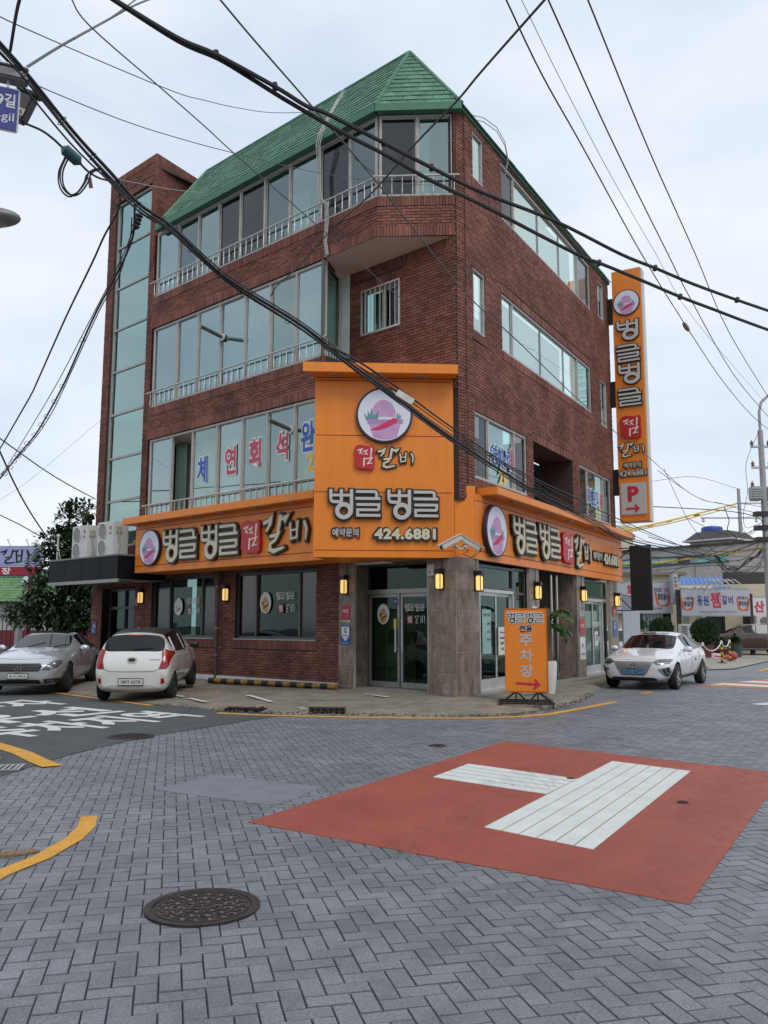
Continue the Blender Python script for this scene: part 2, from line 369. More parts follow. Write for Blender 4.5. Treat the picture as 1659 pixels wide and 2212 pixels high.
line([(8.6, 22.6), (9.3, 23.4)], .12, .004, m_yel, road); line([(13.0, 29.8), (15.5, 34)], .15, .004, m_yel, road); line([(17.5, 35.5), (18.5, 37.5)], .15, .004, m_yel, road)
line([(6.05, 20.25), (6.4, 20.7)], .16, .004, m_yel, road)
# red crossing patch with white mark
coat = polyprism('red_patch', red, -.006, .004, m_red, road)
def strips(name, P, n, gap, z0, z1):     # P: quad, split in long strips along P0->P1 / P3->P2
    P = [Vector(p) for p in P]
    for i in range(n):
        a = i / n + (gap if i else 0); b = (i + 1) / n
        q = [P[0].lerp(P[3], a), P[1].lerp(P[2], a), P[1].lerp(P[2], b), P[0].lerp(P[3], b)]
        polyprism(name, q, z0, z1, m_white, road)
strips('white_stripe', [(.80, 7.0), (2.7, 10.30), (3.38, 9.62), (1.5, 6.33)], 6, .012, .004, .008)
strips('white_stripe', [(.52, 9.23), (1.545, 8.33), (2.02, 9.14), (.98, 10.09)], 5, .02, .004, .0078)
patch = [(-2.23, 8.54), (-1.81, 9.38), (-.59, 8.67), (-.98, 7.8)]
m_bluep = pm('smooth_patch', (.185, .195, .225), .6, var=.06, sc=4, bump=.3, bsc=150, speck=.08)
polyprism('smooth_patch', patch, -.01, .003, m_bluep, road)
# wear: grey scuffs where tyres cross the red coating, dull stains on the blocks
def film(name, col, amount, sc, stretch=None):
    M = pm(name, col, .8, var=.2, sc=6, speck=.2); nt = M.node_tree; L = nt.links.new; b = nt.nodes['Principled BSDF']
    geo = N(nt, 'ShaderNodeNewGeometry'); mp = N(nt, 'ShaderNodeMapping'); mp.inputs['Rotation'].default_value = (0, 0, R(30)); mp.inputs['Scale'].default_value = stretch or (1, 1, 1); n = N(nt, 'ShaderNodeTexNoise'); n.inputs['Scale'].default_value = sc; n.inputs['Detail'].default_value = 8; n.inputs['Roughness'].default_value = .72
    r = N(nt, 'ShaderNodeMapRange'); r.inputs[1].default_value = .46; r.inputs[2].default_value = .72; r.inputs[3].default_value = 0; r.inputs[4].default_value = amount
    L(geo.outputs['Position'], mp.inputs[0]); L(mp.outputs[0], n.inputs['Vector']); L(n.outputs[0], r.inputs[0]); L(r.outputs[0], b.inputs['Alpha']); return M
m_scuff = film('tyre_scuff', (.075, .065, .062), .2, 5, (3, .5, 1)); m_stain = film('road_stain', (.060, .060, .062), .2, 2.6); m_fade = film('faded_paint', (.42, .17, .13), .4, 9)
ob('worn_area', MB().quad(*[(p.x, p.y, .0052) for p in red]), m_fade, road)
for q0, w in (((-.1, 6.0), .42), ((1.5, 5.2), .42), ((2.45, 7.2), .3), ((.9, 8.4), .36)):
    p = Vector(q0); d = Vector((.5, .866)); n = Vector((.866, -.5)) * w / 2; pts = [p - n, p + n, p + n + d * 5.2, p - n + d * 5.2]
    if True: ob('tyre_mark', MB().add([(a.x, a.y, .0095) for a in pts], [(0, 1, 2, 3)]), m_scuff, road)
ob('stained_area', MB().quad((-5, 3, .0032), (9, 3, .0032), (14, 20, .0032), (-3.6, 15.4, .0032)), m_stain, road)
# lettering painted on the alley, read from the crossing
def ground_text(body, o, ex, wid, hei, name='road_lettering', par=None, mat=None):
    ex = Vector(ex).normalized(); ey = Vector((-ex.y, ex.x))
    M = Matrix(((ex.x, ey.x, 0, o[0]), (ex.y, ey.y, 0, o[1]), (0, 0, 1, .0105), (0, 0, 0, 1)))
    return ob(name, tmb(body, wid / 2, hei / 2, 0, wid, hei, .035), mat or m_white, par or al, M)
tx = Vector((2.15, 3.05))
ground_text('주차지역', (-5.25, 12.05), tx, 3.75, 1.6)
ground_text('우선', (-6.4, 13.5), tx, 2.95, 1.6)
ground_text('거주자', (-8.2, 14.75), tx, 3.4, 1.6)
ground_text('10', (15.3, 26.0), (1, -.5), 1.8, 1.2, par=road); 
line([(7.55, 17.5), (9.2, 18.6)], .3, .004, m_white, road, 'white_line')
# zebra strip with red
zq = [Vector((8.3, 23.0)), Vector((13.6, 27.4)), Vector((15.2, 25.0)), Vector((10.0, 21.4))]
m_zred = pm('zebra_red', (.42, .16, .085), .8, var=.15, sc=4, speck=.15)
for i in range(9):
    a, b = i / 9, (i + 1) / 9
    polyprism('zebra_stripe', [zq[0].lerp(zq[1], a), zq[0].lerp(zq[1], b), zq[3].lerp(zq[2], b), zq[3].lerp(zq[2], a)], -.01, .0055, m_white if i % 2 else m_zred, road)
# raised concrete apron round the building
KX, KY = 1.6286, 17.4745
dL = Vector((-.7424, .66996, 0)); dR = Vector((.51296, .85841, 0)); oL = Vector((-.66996, -.7424, 0)); oR = Vector((.85841, -.51296, 0)); K = Vector((KX, KY, 0))
outer = [(-13.5, 25.5), (-9.2, 21.6), (-7.6, 20.15), (-5.8, 18.35), (-4.5, 17.1), (-3.1, 16.0), (-2.3, 15.58), (-1.4, 15.36), (0, 15.12), (1.2, 15.02), (1.85, 15.12), (2.4, 15.4), (2.85, 15.8), (3.4, 16.7), (4.05, 17.9), (4.9, 20.2), (5.97, 23.1), (7.4, 25.3), (9, 28.2)]
innr = [K + dL * 15.2, K + dL * 12.2, K + dL * 10, K + dL * 8, K + dL * 6.5, K + dL * 5, K + dL * 4, K + dL * 3.2, K + dL * 2, K + dL * 1.0, K + dL * .4, K + dL * .1, K + dR * .3, K + dR * .8, K + dR * 2, K + dR * 4, K + dR * 6.5, K + dR * 9, K + dR * 12]
def resample(ps, n):
    ps = [Vector((p[0], p[1])) for p in ps]; d = [0]
    for a, b in zip(ps, ps[1:]): d.append(d[-1] + 1)
    r = []
    for i in range(n + 1):
        t = i / n * d[-1]; k = min(int(t), len(ps) - 2); r.append(ps[k].lerp(ps[k + 1], t - k))
    return r
NA, NB = 180, 9; A_ = resample(outer, NA); B_ = resample(innr, NA); mb = MB(); vs = []
for i in range(NA + 1):
    for j in range(NB + 1):
        t = j / NB; p = A_[i].lerp(B_[i], t)
        q = noise.noise((p.x * 1.7, p.y * 1.7, 3)) ; q2 = noise.noise((p.x * 6, p.y * 6, 1))
        if j == 0: p = p + (B_[i] - A_[i]).normalized() * (q * .10 + q2 * .05)
        z = -.02 if j == 0 else (.012 + .035 * min(1, t * 6) + .10 * t + .012 * q + .008 * q2)
        if t > .42 and t < .6: z -= .012
        vs.append((p.x, p.y, z))
mb.add(vs, [(i * (NB + 1) + j, (i + 1) * (NB + 1) + j, (i + 1) * (NB + 1) + j + 1, i * (NB + 1) + j + 1) for i in range(NA) for j in range(NB)])
ap = struct(ob('concrete_apron', mb, m_conc, smooth=True))
def apz(p):                               # height of the apron under a point
    best = min(range(NA + 1), key=lambda i: min((A_[i] - Vector(p[:2])).length + (B_[i] - Vector(p[:2])).length for _ in (0,)))
    a, b = A_[best], B_[best]; t = max(0, min(1, (Vector(p[:2]) - a).dot(b - a) / (b - a).length_squared)); return .047 + .10 * t
# worn white bay marks on the apron
for p, q in (((-4.72, 19.0), (-3.5, 17.1)), ((-2.9, 18.4), (-2.2, 17.0)), ((-1.6, 16.3), (-1.45, 15.75)), ((-.4, 18.3), (.1, 17.6))):
    a, b = Vector((*p, 0)), Vector((*q, 0)); mb = MB(); n = 7; d = (b - a).normalized(); w = Vector((-d.y, d.x, 0)) * .06
    for k in range(n):
        if rnd.random() < .3: continue
        s0 = a.lerp(b, k / n); s1 = a.lerp(b, (k + .9) / n)
        mb.quad(*[(x.x + s.x, x.y + s.y, apz(x) + .018) for x, s in ((s0, -w), (s0, w), (s1, w * rnd.uniform(.5, 1)), (s1, -w))])
    if mb.v: ob('worn_bay_line', mb, m_white, ap, kind='stuff')
# rubble along the broken edge
mb = MB()
for i in range(420):
    k = rnd.randrange(40, 150); p = A_[k].lerp(B_[k], abs(rnd.gauss(0, .05)))
    mb.sphere((p.x + rnd.uniform(-.1, .1), p.y + rnd.uniform(-.06, .06), .03), rnd.uniform(.008, .03), 3, 0, (1, rnd.uniform(.6, 1.3), .6))
o = ob('gravel', mb, m_dirt); o['kind'] = 'stuff'
# ---------------------------------------------------------------- manholes, drains
def manhole(x, y, r, label, z=0., cat='manhole', grp=None, fine=True):
    t = thing('manhole_cover', label, cat, loc(x, y, z, .4), grp)
    ob('ring', MB().lathe([(r * .86, -.02), (r * .86, .004), (r * .9, .008), (r, .006), (r, -.02)], 48), m_iron, t)
    ob('plate', MB().lathe([(.001, -.002), (r * .84, -.002), (r * .85, -.03)], 48), pm('iron_dust', (.12, .105, .088), .85, var=.5, sc=30, bump=.5), t)
    rel = MB()
    if fine:
        for rr, n, w in ((.17, 1, .022), (.36, 1, .018), (.58, 1, .016), (.80, 1, .03)):
            ribbon(rel, arc(0, 0, r * rr, 0, 352.5, 47), r * w * 2.2, -.003, .004, True)
        for q in range(3):
            a = q * 2.094 + .4; rel.cyl((r * .08 * math.cos(a), r * .08 * math.sin(a), -.003), (r * .08 * math.cos(a), r * .08 * math.sin(a), .004), r * .06, n=12)
        for rr0, rr1, n in ((.17, .36, 6), (.36, .58, 11), (.58, .80, 18)):
            for q in range(n):
                a = q / n * 6.283 + rr0 * 7; d = .16
                ribbon(rel, [(r * rr0 * math.cos(a), r * rr0 * math.sin(a)), (r * (rr0 + rr1) / 2 * math.cos(a + d / rr1 * .3), r * (rr0 + rr1) / 2 * math.sin(a + d / rr1 * .3)), (r * rr1 * math.cos(a), r * rr1 * math.sin(a))], r * .045, -.003, .0038)
                a2 = a + 3.1416 / n; q2 = r * (rr0 + rr1) / 2
                rel.cyl((q2 * math.cos(a2), q2 * math.sin(a2), -.003), (q2 * math.cos(a2), q2 * math.sin(a2), .0036), r * .05, n=8)
    else:
        for rr in (.25, .5, .75): ribbon(rel, arc(0, 0, r * rr, 0, 345, 23), r * .08, -.003, .004, True)
    o = ob('raised_pattern', rel, m_iron, t); o['kind'] = 'stuff'
    return t
manhole(-1.03, 5.08, .325, 'big round iron manhole cover with raised flower-like pattern among the grey pavers', .007)
manhole(-3.62, 12.45, .33, 'rusty round manhole cover in the alley asphalt beside the painted letters', .008)
manhole(.72, 11.6, .12, 'small dark utility cover in the paving behind the red patch tip', .0, 'utility cover', fine=False)
manhole(1.96, 9.15, .045, 'tiny round survey stud where the two white bars meet', .006, 'stud', fine=False)
P = G(1475, 1735); manhole(P.x, P.y, .05, 'tiny round survey stud in the red patch right of the white bar', .006, 'stud', fine=False)
# brick shaped drain inlet
t = thing('drain_inlet', 'dark perforated block drain set in the concrete edge before the glass door', 'drain', loc(-1.02, 15.5, .03, R(-8)))
for q in (-.17, .17):
    b = MB().box(q - .16, q + .16, -.005, .09, -.04, .10); ob('block', b, pm('drain_block', (.05, .042, .036), .9, var=.4, sc=20, bump=.5), t)
    for i in range(3):
        for j in range(2):
            ob('hole', MB().bbox(q - .12 + i * .10, q - .05 + i * .10, -.009, .0, -.02 + j * .055, .022 + j * .055, .008), pm('hole_black', (.005, .005, .005), 1), t)
t = thing('broken_grate', 'broken rusty drain grate sunk in crumbling concrete', 'grate', loc(-2.55, 16.05, .05, R(-20)))
for i in range(7): ob('bar', MB().tube([(-.3 + i * .09, -.14 + rnd.uniform(-.04, .04), rnd.uniform(0, .03)), (-.25 + i * .09, .14, rnd.uniform(.0, .04))], .013, 6), pm('rust', (.07, .035, .025), .9, var=.4, sc=30), t)
ob('pit', MB().box(-.36, .36, -.16, .16, -.05, .012), pm('hole_black', (.005, .005, .005), 1), t)
t = thing('gully_grate', 'pale steel gully grate at the kerb by the wide yellow line', 'grate', loc(-4.28, 9.5, .01, R(12)))
ob('frame', MB().box(-.3, .3, -.03, 0, 0, .02).box(-.3, .3, .32, .35, 0, .02).box(.27, .3, 0, .32, 0, .02).box(-.3, -.27, 0, .32, 0, .02), pm('galvanised', (.45, .46, .46), .45, metal=.7, var=.1), t)
for i in range(9): ob('bar', MB().box(-.24 + i * .058, -.215 + i * .058, 0, .32, 0, .018), MATS['galvanised'], t)
one('kerb_stub', MB().bbox(-.5, .25, -.12, .12, -.1, .07, .03), m_conc, 'short worn concrete kerb end behind the pale steel gully grate', 'kerb', loc(-4.75, 10.2, 0, R(25)))
one('dirt_clump', MB().sphere((0, 0, 0), .09, 5, 0, (1.3, .6, .25)).sphere((.1, .03, 0), .06, 5, 0, (1.3, .6, .3)), pm('clump', (.2, .14, .08), .95, var=.4, sc=40, bump=.6), 'clump of dry dirt on the pavers inside the curved yellow line', 'dirt', (lambda p: loc(p.x, p.y, .01, .3))(G(28, 1848)))
# ================================================================ the brick corner building
m_brick = pm('brick', (.195, .076, .055), .75, var=.25, sc=1.2, isl=.30, bump=.5, bsc=90, spec=.3, speck=.24, ssc=1.1)
m_brickR = m_brick
m_mort = pm('mortar', (.050, .036, .030), .95, var=.3, sc=2)
m_stone = pm('brown_stone', (.12, .090, .070), .38, var=.4, sc=7, col2=(.34, .27, .215), speck=.22, ssc=26, isl=.16, bump=.25, bsc=30, spec=.4, stretch=(1, 1, .35))
m_grout = pm('grout', (.42, .39, .34), .9, var=.2)
m_alu = pm('aluminium', (.34, .34, .33), .4, metal=.6, var=.1, sc=8)
m_alud = pm('dark_aluminium', (.10, .10, .095), .45, metal=.5, var=.1)
m_silver = pm('window_frame_paint', (.40, .385, .36), .5, var=.15, sc=9, speck=.1, ssc=60)
m_rail = pm('steel_rail', (.52, .51, .48), .38, metal=.55, var=.25, sc=20)
m_plaster = pm('white_plaster', (.55, .55, .53), .9, var=.08, sc=2)
m_room = pm('room_wall', (.66, .72, .70), .9, var=.12, sc=1)
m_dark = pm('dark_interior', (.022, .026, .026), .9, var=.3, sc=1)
m_green = pm('green_shingle', (.108, .222, .152), .85, var=.22, sc=3, isl=.22, bump=.6, bsc=120, speck=.2, ssc=150, spec=.25)
m_greenf = pm('green_fascia', (.06, .18, .11), .6, var=.12, sc=4)
g_teal = glass('tinted_pane', (.52, .80, .74), .18, ior=1.75, gcol=(.80, .99, .95)); g_teal2 = glass('tinted_pane_b', (.44, .72, .67), .26, ior=1.8, gcol=(.76, .95, .95)); g_teal3 = glass('tinted_pane_c', (.58, .82, .78), .09, ior=1.65, gcol=(.85, 1, 1))
g_dark = glass('screen_pane', (.16, .19, .19), .04, .10, 1.5, gcol=(.8, .8, .8))
g_mint = glass('mint_pane', (.75, .90, .85), .42, ior=1.8, gcol=(.88, 1, .92))
g_shop = glass('shop_pane', (.22, .36, .32), .0, ior=1.5, gcol=(.72, .95, .86))
m_mint = pm('mint_curtain', (.66, .82, .75), .9, var=.1, sc=2, stretch=(6, 6, .4))
m_curt = pm('pale_curtain', (.46, .58, .52), .9, var=.28, sc=2.2, stretch=(9, 9, .3))
bd = thing('brick_building', 'four storey red brick corner restaurant with green shingle roof and bands of windows', 'building', Matrix.Translation(K))
def rel(M): q = M.copy(); q.translation = M.translation - K; return q
ML = rel(frame(K, -dL, oL)); MR = rel(frame(K, dR, oR))           # left and right facade frames, w measured out of the wall
kb = lambda M, p: M.inverted() @ (Vector(p) - K)
A4 = K + dL * 1.45 + oL * 1.06; B4 = K + dL * .12 - oL * .02       # chamfered end of the top floor bay
MC = rel(frame(A4, (B4 - A4), Vector((B4 - A4)).cross(Vector((0, 0, 1))))); WC = (B4 - A4).length
c0 = K + dL * .10 - oL * .02; c1 = K + dR * .32 - oR * .02         # narrow chamfer of the corner pillar
MP = rel(frame(c0, c1 - c0, (c1 - c0).cross(Vector((0, 0, 1))))); WP = (c1 - c0).length
r0 = K + dL * 3.07 + oL * 1.06; r1 = K + dL * 3.62
MT = rel(frame(r0, r1 - r0, (r1 - r0).cross(Vector((0, 0, 1))))); WT = (r1 - r0).length   # glazed return of the third floor bay
if MT.to_3x3().col[2].dot(-Vector((K.x, K.y, 0))) < 0: MT = rel(frame(r1, r0 - r1, (r0 - r1).cross(Vector((0, 0, 1)))))
tw = K + dL * 12.07; MS = rel(frame(tw, dR, oR))                   # right flank of the stair tower
BR = []                                                            # all bricks: (matrix key, x0,x1,y0,y1,w)
FR = {'L': ML, 'R': MR, 'C': MC, 'P': MP, 'S': MS, 'T': MT}
def cut(a, b, holes):
    seg = [(a, b)]
    for h0, h1 in holes:
        n = []
        for s, e in seg:
            if h1 <= s or h0 >= e: n.append((s, e)); continue
            if h0 > s: n.append((s, h0))
            if h1 < e: n.append((h1, e))
        seg = n
    return seg
def bricks(F, x0, x1, y0, y1, w=0., holes=(), rh=.069, bl=.215, j=.014):
    y = y0; r = 0
    while y < y1 - .02:
        ye = min(y + rh - j, y1); hs = sorted((h[0], h[1]) for h in holes if h[2] < ye - .004 and h[3] > y + .004)
        x = x0 - (bl / 2 if r % 2 else 0)
        while x < x1:
            for a, b in cut(max(x, x0), min(x + bl - j, x1), hs):
                if b - a > .02: BR.append((F, a, b, y, ye, w + rnd.uniform(-.002, .007)))
            x += bl
        y += rh; r += 1
def soldier(F, x0, x1, y0, y1, w=.008, p=.069, j=.011):
    n = max(1, round((x1 - x0) / p)); q = (x1 - x0) / n
    for i in range(n): BR.append((F, x0 + i * q, x0 + (i + 1) * q - j, y0, y1, w + rnd.uniform(-.002, .006)))
wall = {k: MB() for k in FR}
def core(F, x0, x1, y0, y1, w=-.012, holes=(), rev=.14):
    xs = sorted({x0, x1, *[c for h in holes for c in h[:2] if x0 < c < x1]}); ys = sorted({y0, y1, *[c for h in holes for c in h[2:4] if y0 < c < y1]})
    mb = wall[F]
    for a, b in zip(xs, xs[1:]):
        for c, d in zip(ys, ys[1:]):
            if any(h[0] <= (a + b) / 2 <= h[1] and h[2] <= (c + d) / 2 <= h[3] for h in holes): continue
            mb.quad((a, c, w), (b, c, w), (b, d, w), (a, d, w))
    for h in holes:
        a, b, c, d = h[:4]
        for p, q in (((a, c), (a, d)), ((a, d), (b, d)), ((b, d), (b, c)), ((b, c), (a, c))):
            mb.quad((*p, w), (*q, w), (*q, w - rev), (*p, w - rev))
# ---- right facade
WINR = [(2.40, 9.50, 11.42, 12.90), (.73, 1.31, 11.70, 12.84), (10.3, 10.95, 11.5, 12.75),
        (2.30, 9.30, 8.06, 9.50), (.68, 1.31, 8.08, 9.53), (10.3, 10.95, 7.9, 9.4),
        (.68, 3.74, 4.75, 6.24), (4.20, 7.28, 4.2, 6.22), (7.88, 11.05, 4.75, 6.24)]
XR1 = 11.52
core('R', .30, XR1, 4.2, 13.02, holes=WINR)
sol = []
for a, b, c, d in WINR:
    for y0, y1 in ((d + .005, min(d + .21, 13.0)), (c - .215, c - .005)):
        if y0 > 4.3 and y1 - y0 > .1: sol.append((a - .06, b + .06, y0, y1)); soldier('R', a - .06, b + .06, y0, y1)
bricks('R', .32, XR1, 4.25, 13.0, holes=[*WINR, *sol])
# ---- corner pillar and recessed wall
core('P', 0, WP, 4.2, 13.0); bricks('P', 0, WP, 4.25, 12.98)
bw = (-2.92, -1.69, 8.38, 9.50)
core('L', -3.75, -.08, 4.2, 13.0, holes=[bw]); soldier('L', bw[0] - .08, bw[1] + .08, 9.505, 9.72); soldier('L', -3.66, -.15, 9.83, 10.03)
bricks('L', -3.66, -.10, 6.6, 10.9, holes=[bw, (bw[0] - .08, bw[1] + .08, 9.5, 9.72), (-3.66, -.15, 9.83, 10.03)])
bricks('L', -.14, -.10, 10.9, 13.0)
core('L', -12.1, -10.2, 4.2, 13); bricks('L', -12.07, -10.5, 4.3, 12.9)
# ---- ground floor left wall
WG = [(-11.43, -8.36, 1.22, 2.94), (-7.48, -4.38, 1.22, 2.94)]
core('L', -12.35, -3.54, -.1, 4.2, holes=WG)
sg = []
for a, b, c, d in WG: soldier('L', a - .06, b + .06, .985, 1.205); sg.append((a - .06, b + .06, .98, 1.21))
soldier('L', -12.3, -3.56, 2.945, 3.15)
bricks('L', -12.3, -3.56, .27, 2.94, holes=[*WG, *sg])
# ---- bay bands of the left facade (w = 1.06)
WB = 1.06
for (x0, x1, y0, y1) in ((-10.32, -1.45, 10.05, 10.98), (-10.3, -3.07, 6.78, 7.70), (-10.25, -3.07, 3.9, 4.40)):
    core('L', x0, x1, y0, y1, WB - .012)
    wall['L'].box(x0, x1, y0, y1, .05, WB - .02)
    soldier('L', x0, x1, y1 - .225, y1, WB + .012); soldier('L', x0, x1, y0, y0 + .215, WB + .012)
    if y1 - y0 > .5: bricks('L', x0, x1, y0 + .225, y1 - .235, WB)
core('C', 0, WC, 10.05, 10.98); soldier('C', 0, WC, 10.755, 10.98, .012); soldier('C', 0, WC, 10.05, 10.265, .012); bricks('C', 0, WC, 10.275, 10.745)
core('T', 0, WT, 6.78, 7.70); soldier('T', 0, WT, 7.475, 7.70, .012); bricks('T', 0, WT, 6.8, 7.465)
# bay pier at its tower end
core('L', -10.34, -10.2, 4.4, 12.95, WB - .08); bricks('L', -10.33, -10.2, 4.4, 6.78, WB - .07); bricks('L', -10.33, -10.2, 7.7, 10.05, WB - .07); bricks('L', -10.33, -10.2, 10.98, 12.9, WB - .07)
wall['L'].box(-10.34, -10.22, 4.4, 12.95, .02, WB - .1)
# ---- stair tower
TWX0, TWX1 = -14.86, -12.07; TG = [(-14.46, -12.29, 4.0, 15.72)]
core('L', TWX0, TWX1, 2.7, 16.66, holes=TG); ts = [(TWX0, TWX1, 16.42, 16.66), (-14.5, -12.25, 15.73, 15.95)]
for q in ts: soldier('L', *q)
bricks('L', TWX0, TWX1, 2.75, 16.42, holes=[*TG, ts[1]])
core('L', TWX0, -14.25, -.1, 2.7); bricks('L', TWX0, -14.25, .05, 2.7); 
core('S', 0, 4.2, 12.4, 16.66); soldier('S', 0, 4.2, 16.42, 16.66); bricks('S', 0, 4.2, 12.5, 16.42)
w_ = wall['L']; w_.quad((TWX0, -.1, 0), (TWX0, 16.66, 0), (TWX0 - .8, 16.66, -4.2), (TWX0 - .8, -.1, -4.2)); w_.box(TWX0 + .02, TWX1 - .02, 16.2, 16.25, -4, -.05)
w_.box(TWX0 + .05, TWX1 - .05, -.1, 16.4, -4.3, -4.0)
for k, mb in wall.items():
    if mb.v: ob('wall', mb, m_mort, bd, FR[k])
# bricks: the 300 that show largest one by one, the rest joined
ub = MB().front(-.5, .5, -.5, .5, -.6, 0).mesh('brick', m_brick)
def bc(b): return K + FR[b[0]] @ Vector(((b[1] + b[2]) / 2, (b[3] + b[4]) / 2, b[5]))
def seen(b):
    P = bc(b); u, v = px(P)
    return P.z < 2.9 and 0 < u < 1659 and b[2] - b[1] > .06 and not (b[0] == 'L' and b[1] < -10.9)
order = sorted(range(len(BR)), key=lambda i: (not seen(BR[i]), (bc(BR[i]) - CP).length))
ind = set(order[:300]); rest = {k: MB() for k in FR}
for i, b in enumerate(BR):
    F, a, c, y0, y1, w = b
    if i in ind:
        o = link('brick', ub, bd, FR[F] @ Matrix.Translation(((a + c) / 2, (y0 + y1) / 2, w)) @ Matrix.Diagonal((c - a, y1 - y0, .05, 1)))
    else: rest[F].front(a, c, y0, y1, -.03 + (WB if w > .5 else 0), w)
for k, mb in rest.items():
    if mb.v: ob('brickwork', mb, m_brick, bd, FR[k], kind='stuff')
# ---------------------------------------------------------------- windows
def window(F, x0, x1, y0, y1, mull, w, panes, fw=.055, dep=.07, fm=None, sill=True, name='window', rows=()):
    fm = fm or m_silver; b = [x0] + list(mull) + [x1]; mb = MB()
    mb.box(x0, x1, y1 - fw, y1, w - dep, w + .012).box(x0, x1, y0, y0 + fw, w - dep, w + .018)
    for i, x in enumerate(b):
        h = fw / 2 if 0 < i < len(b) - 1 else fw / 2; xc = x + (fw / 2 if i == 0 else -fw / 2 if i == len(b) - 1 else 0)
        mb.box(xc - h, xc + h, y0 + fw, y1 - fw, w - dep, w + (.006 if i % 2 else .010))
    for yy in rows: mb.box(x0 + fw, x1 - fw, yy - fw / 2, yy + fw / 2, w - dep, w + .002)
    o = ob(name, mb, fm, bd, FR[F])
    for i, (a, c) in enumerate(zip(b, b[1:])):
        ys = [y0 + fw * .5, *rows, y1 - fw * .5]; p = panes[i % len(panes)]
        for q0, q1 in zip(ys, ys[1:]):
            if p is None: continue
            ww = w - .035 - (.018 if i % 2 else 0)
            ob('pane', MB().quad((a + .01, q0, ww + rnd.uniform(-.004, .004)), (c - .01, q0, ww + rnd.uniform(-.004, .004)), (c - .01, q1, ww), (a + .01, q1, ww + rnd.uniform(-.004, .004))), rnd.choice((g_teal, g_teal2, g_teal3)) if p is g_teal else p, o)
            if (a, c) != (x0, x1) and c - a > .5:    # slim sash stiles
                s = MB().box(a + .03, a + .055, q0 + .02, q1 - .02, ww - .012, ww + .012).box(c - .055, c - .03, q0 + .02, q1 - .02, ww - .012, ww + .012).box(a + .055, c - .055, q0 + .02, q0 + .05, ww - .012, ww + .012).box(a + .055, c - .055, q1 - .05, q1 - .02, ww - .012, ww + .012)
                ob('sash', s, fm, o)
    return o
def inner(F, x0, x1, y0, y1, w, mat, name='interior_wall'): return ob(name, MB().quad((x0, y0, w), (x1, y0, w), (x1, y1, w), (x0, y1, w)), mat, bd, FR[F])
T_, D_, M_, S_ = g_teal, g_dark, g_mint, g_shop
# top floor bay
window('L', -10.2, -1.5, 10.99, 12.93, [-9.16, -8.19, -7.28, -6.36, -5.38, -4.42, -3.35, -2.35], WB - .04, [T_, T_, T_, D_, D_, T_, T_, D_, T_])
window('C', .04, WC - .03, 10.99, 12.93, [WC * .52], -.05, [D_, T_])
window('L', -10.2, -3.12, 7.71, 10.03, [-9.06, -8.09, -7.11, -6.06, -5.08, -4.12], WB - .04, [T_])
window('T', .02, WT - .02, 7.71, 10.03, [], -.04, [T_], fm=m_alud)
window('L', -10.2, -3.12, 4.41, 6.76, [-9.13, -8.17, -7.1, -6.06, -5.1, -4.11], WB - .04, [T_, None, T_, T_, T_, T_, T_])
# rooms behind the glass of the bay
for y0, y1 in ((4.41, 6.78), (7.70, 10.05), (10.98, 12.95)):
    inner('L', -10.2, -1.5 if y0 > 10 else -3.3, y0, y1, -.4 if y0 > 10 else .02, m_room)
    inner('L', -10.2, -1.5 if y0 > 10 else -3.3, y0, y0 + .01, 0, m_room) 
for q in ((-10.2, -3.45, 9.98, 10.045, .02, 1.0), (-10.2, -3.45, 6.72, 6.775, .02, 1.0), (-10.2, -1.5, 12.95, 13.0, -3, 1.0)): ob('ceiling', MB().box(*q), m_plaster, bd, ML)
for x0, x1, y0, y1 in ((-9.0, -8.1, 7.75, 9.7), (-5.0, -4.3, 7.75, 9.6), (-6.9, -6.2, 7.75, 9.85), (-9.6, -9.2, 11, 12.6), (-5.3, -4.6, 11, 12.7), (-2.2, -1.7, 11, 12.9)):
    ob('curtain', MB().box(x0, x1, y0, y1, .12, .16), m_curt, bd, ML)
for i in range(6):
    x = -10.0 + i * 1.15
    ob('curtain', MB().box(x, x + .5 + .25 * (i % 2), 4.45, 6.7, .25, .28), m_curt, bd, ML)
ob('curtain', MB().box(.8, WC - .1, 11, 12.9, -.5, -.45), m_mint, bd, MC)
ob('inner_parapet', MB().box(-10.1, -6.3, 7.7, 8.25, .1, .2), pm('brown_board', (.20, .15, .13), .7), bd, ML)
# soffit under the top floor overhang
sp = [kb(ML, p) for p in (A4, B4 - oL * .05, K + dL * 3.66 - oL * .05, r0 + oL * 0)]
ob('soffit', MB().add([(p.x, 10.040, p.z) for p in sp], [(0, 1, 2, 3)]).add([(p.x, 10.047, p.z) for p in sp], [(3, 2, 1, 0)]), m_plaster, bd, ML)
# right facade windows
window('R', 2.40, 9.50, 11.42, 12.90, [3.25, 8.35], -.03, [D_, M_, D_])
for x in (5.05, 6.75): ob('glazing_joint', MB().box(x - .012, x + .012, 11.47, 12.85, -.09, -.055), m_alu, bd, MR)
for x in (5.05, 6.9): ob('glazing_joint', MB().box(x - .012, x + .012, 8.1, 9.45, -.09, -.055), m_alu, bd, MR)
window('R', 2.30, 9.30, 8.06, 9.50, [3.02, 8.05], -.03, [M_, M_, T_])
for q in ((.73, 1.31, 11.70, 12.84), (.68, 1.31, 8.08, 9.53), (10.3, 10.95, 11.5, 12.75), (10.3, 10.95, 7.9, 9.4)): window('R', *q, [], -.02, [M_], fw=.04)
window('R', .68, 3.74, 4.75, 6.24, [1.45, 2.98], -.03, [D_, T_, D_])
window('R', 7.88, 11.05, 4.75, 6.24, [8.7, 10.3], -.03, [D_, T_, D_])
window('R', 4.3, 7.2, 4.25, 6.15, [5.25, 6.2], -.95, [M_, T_, T_], fm=m_alud)
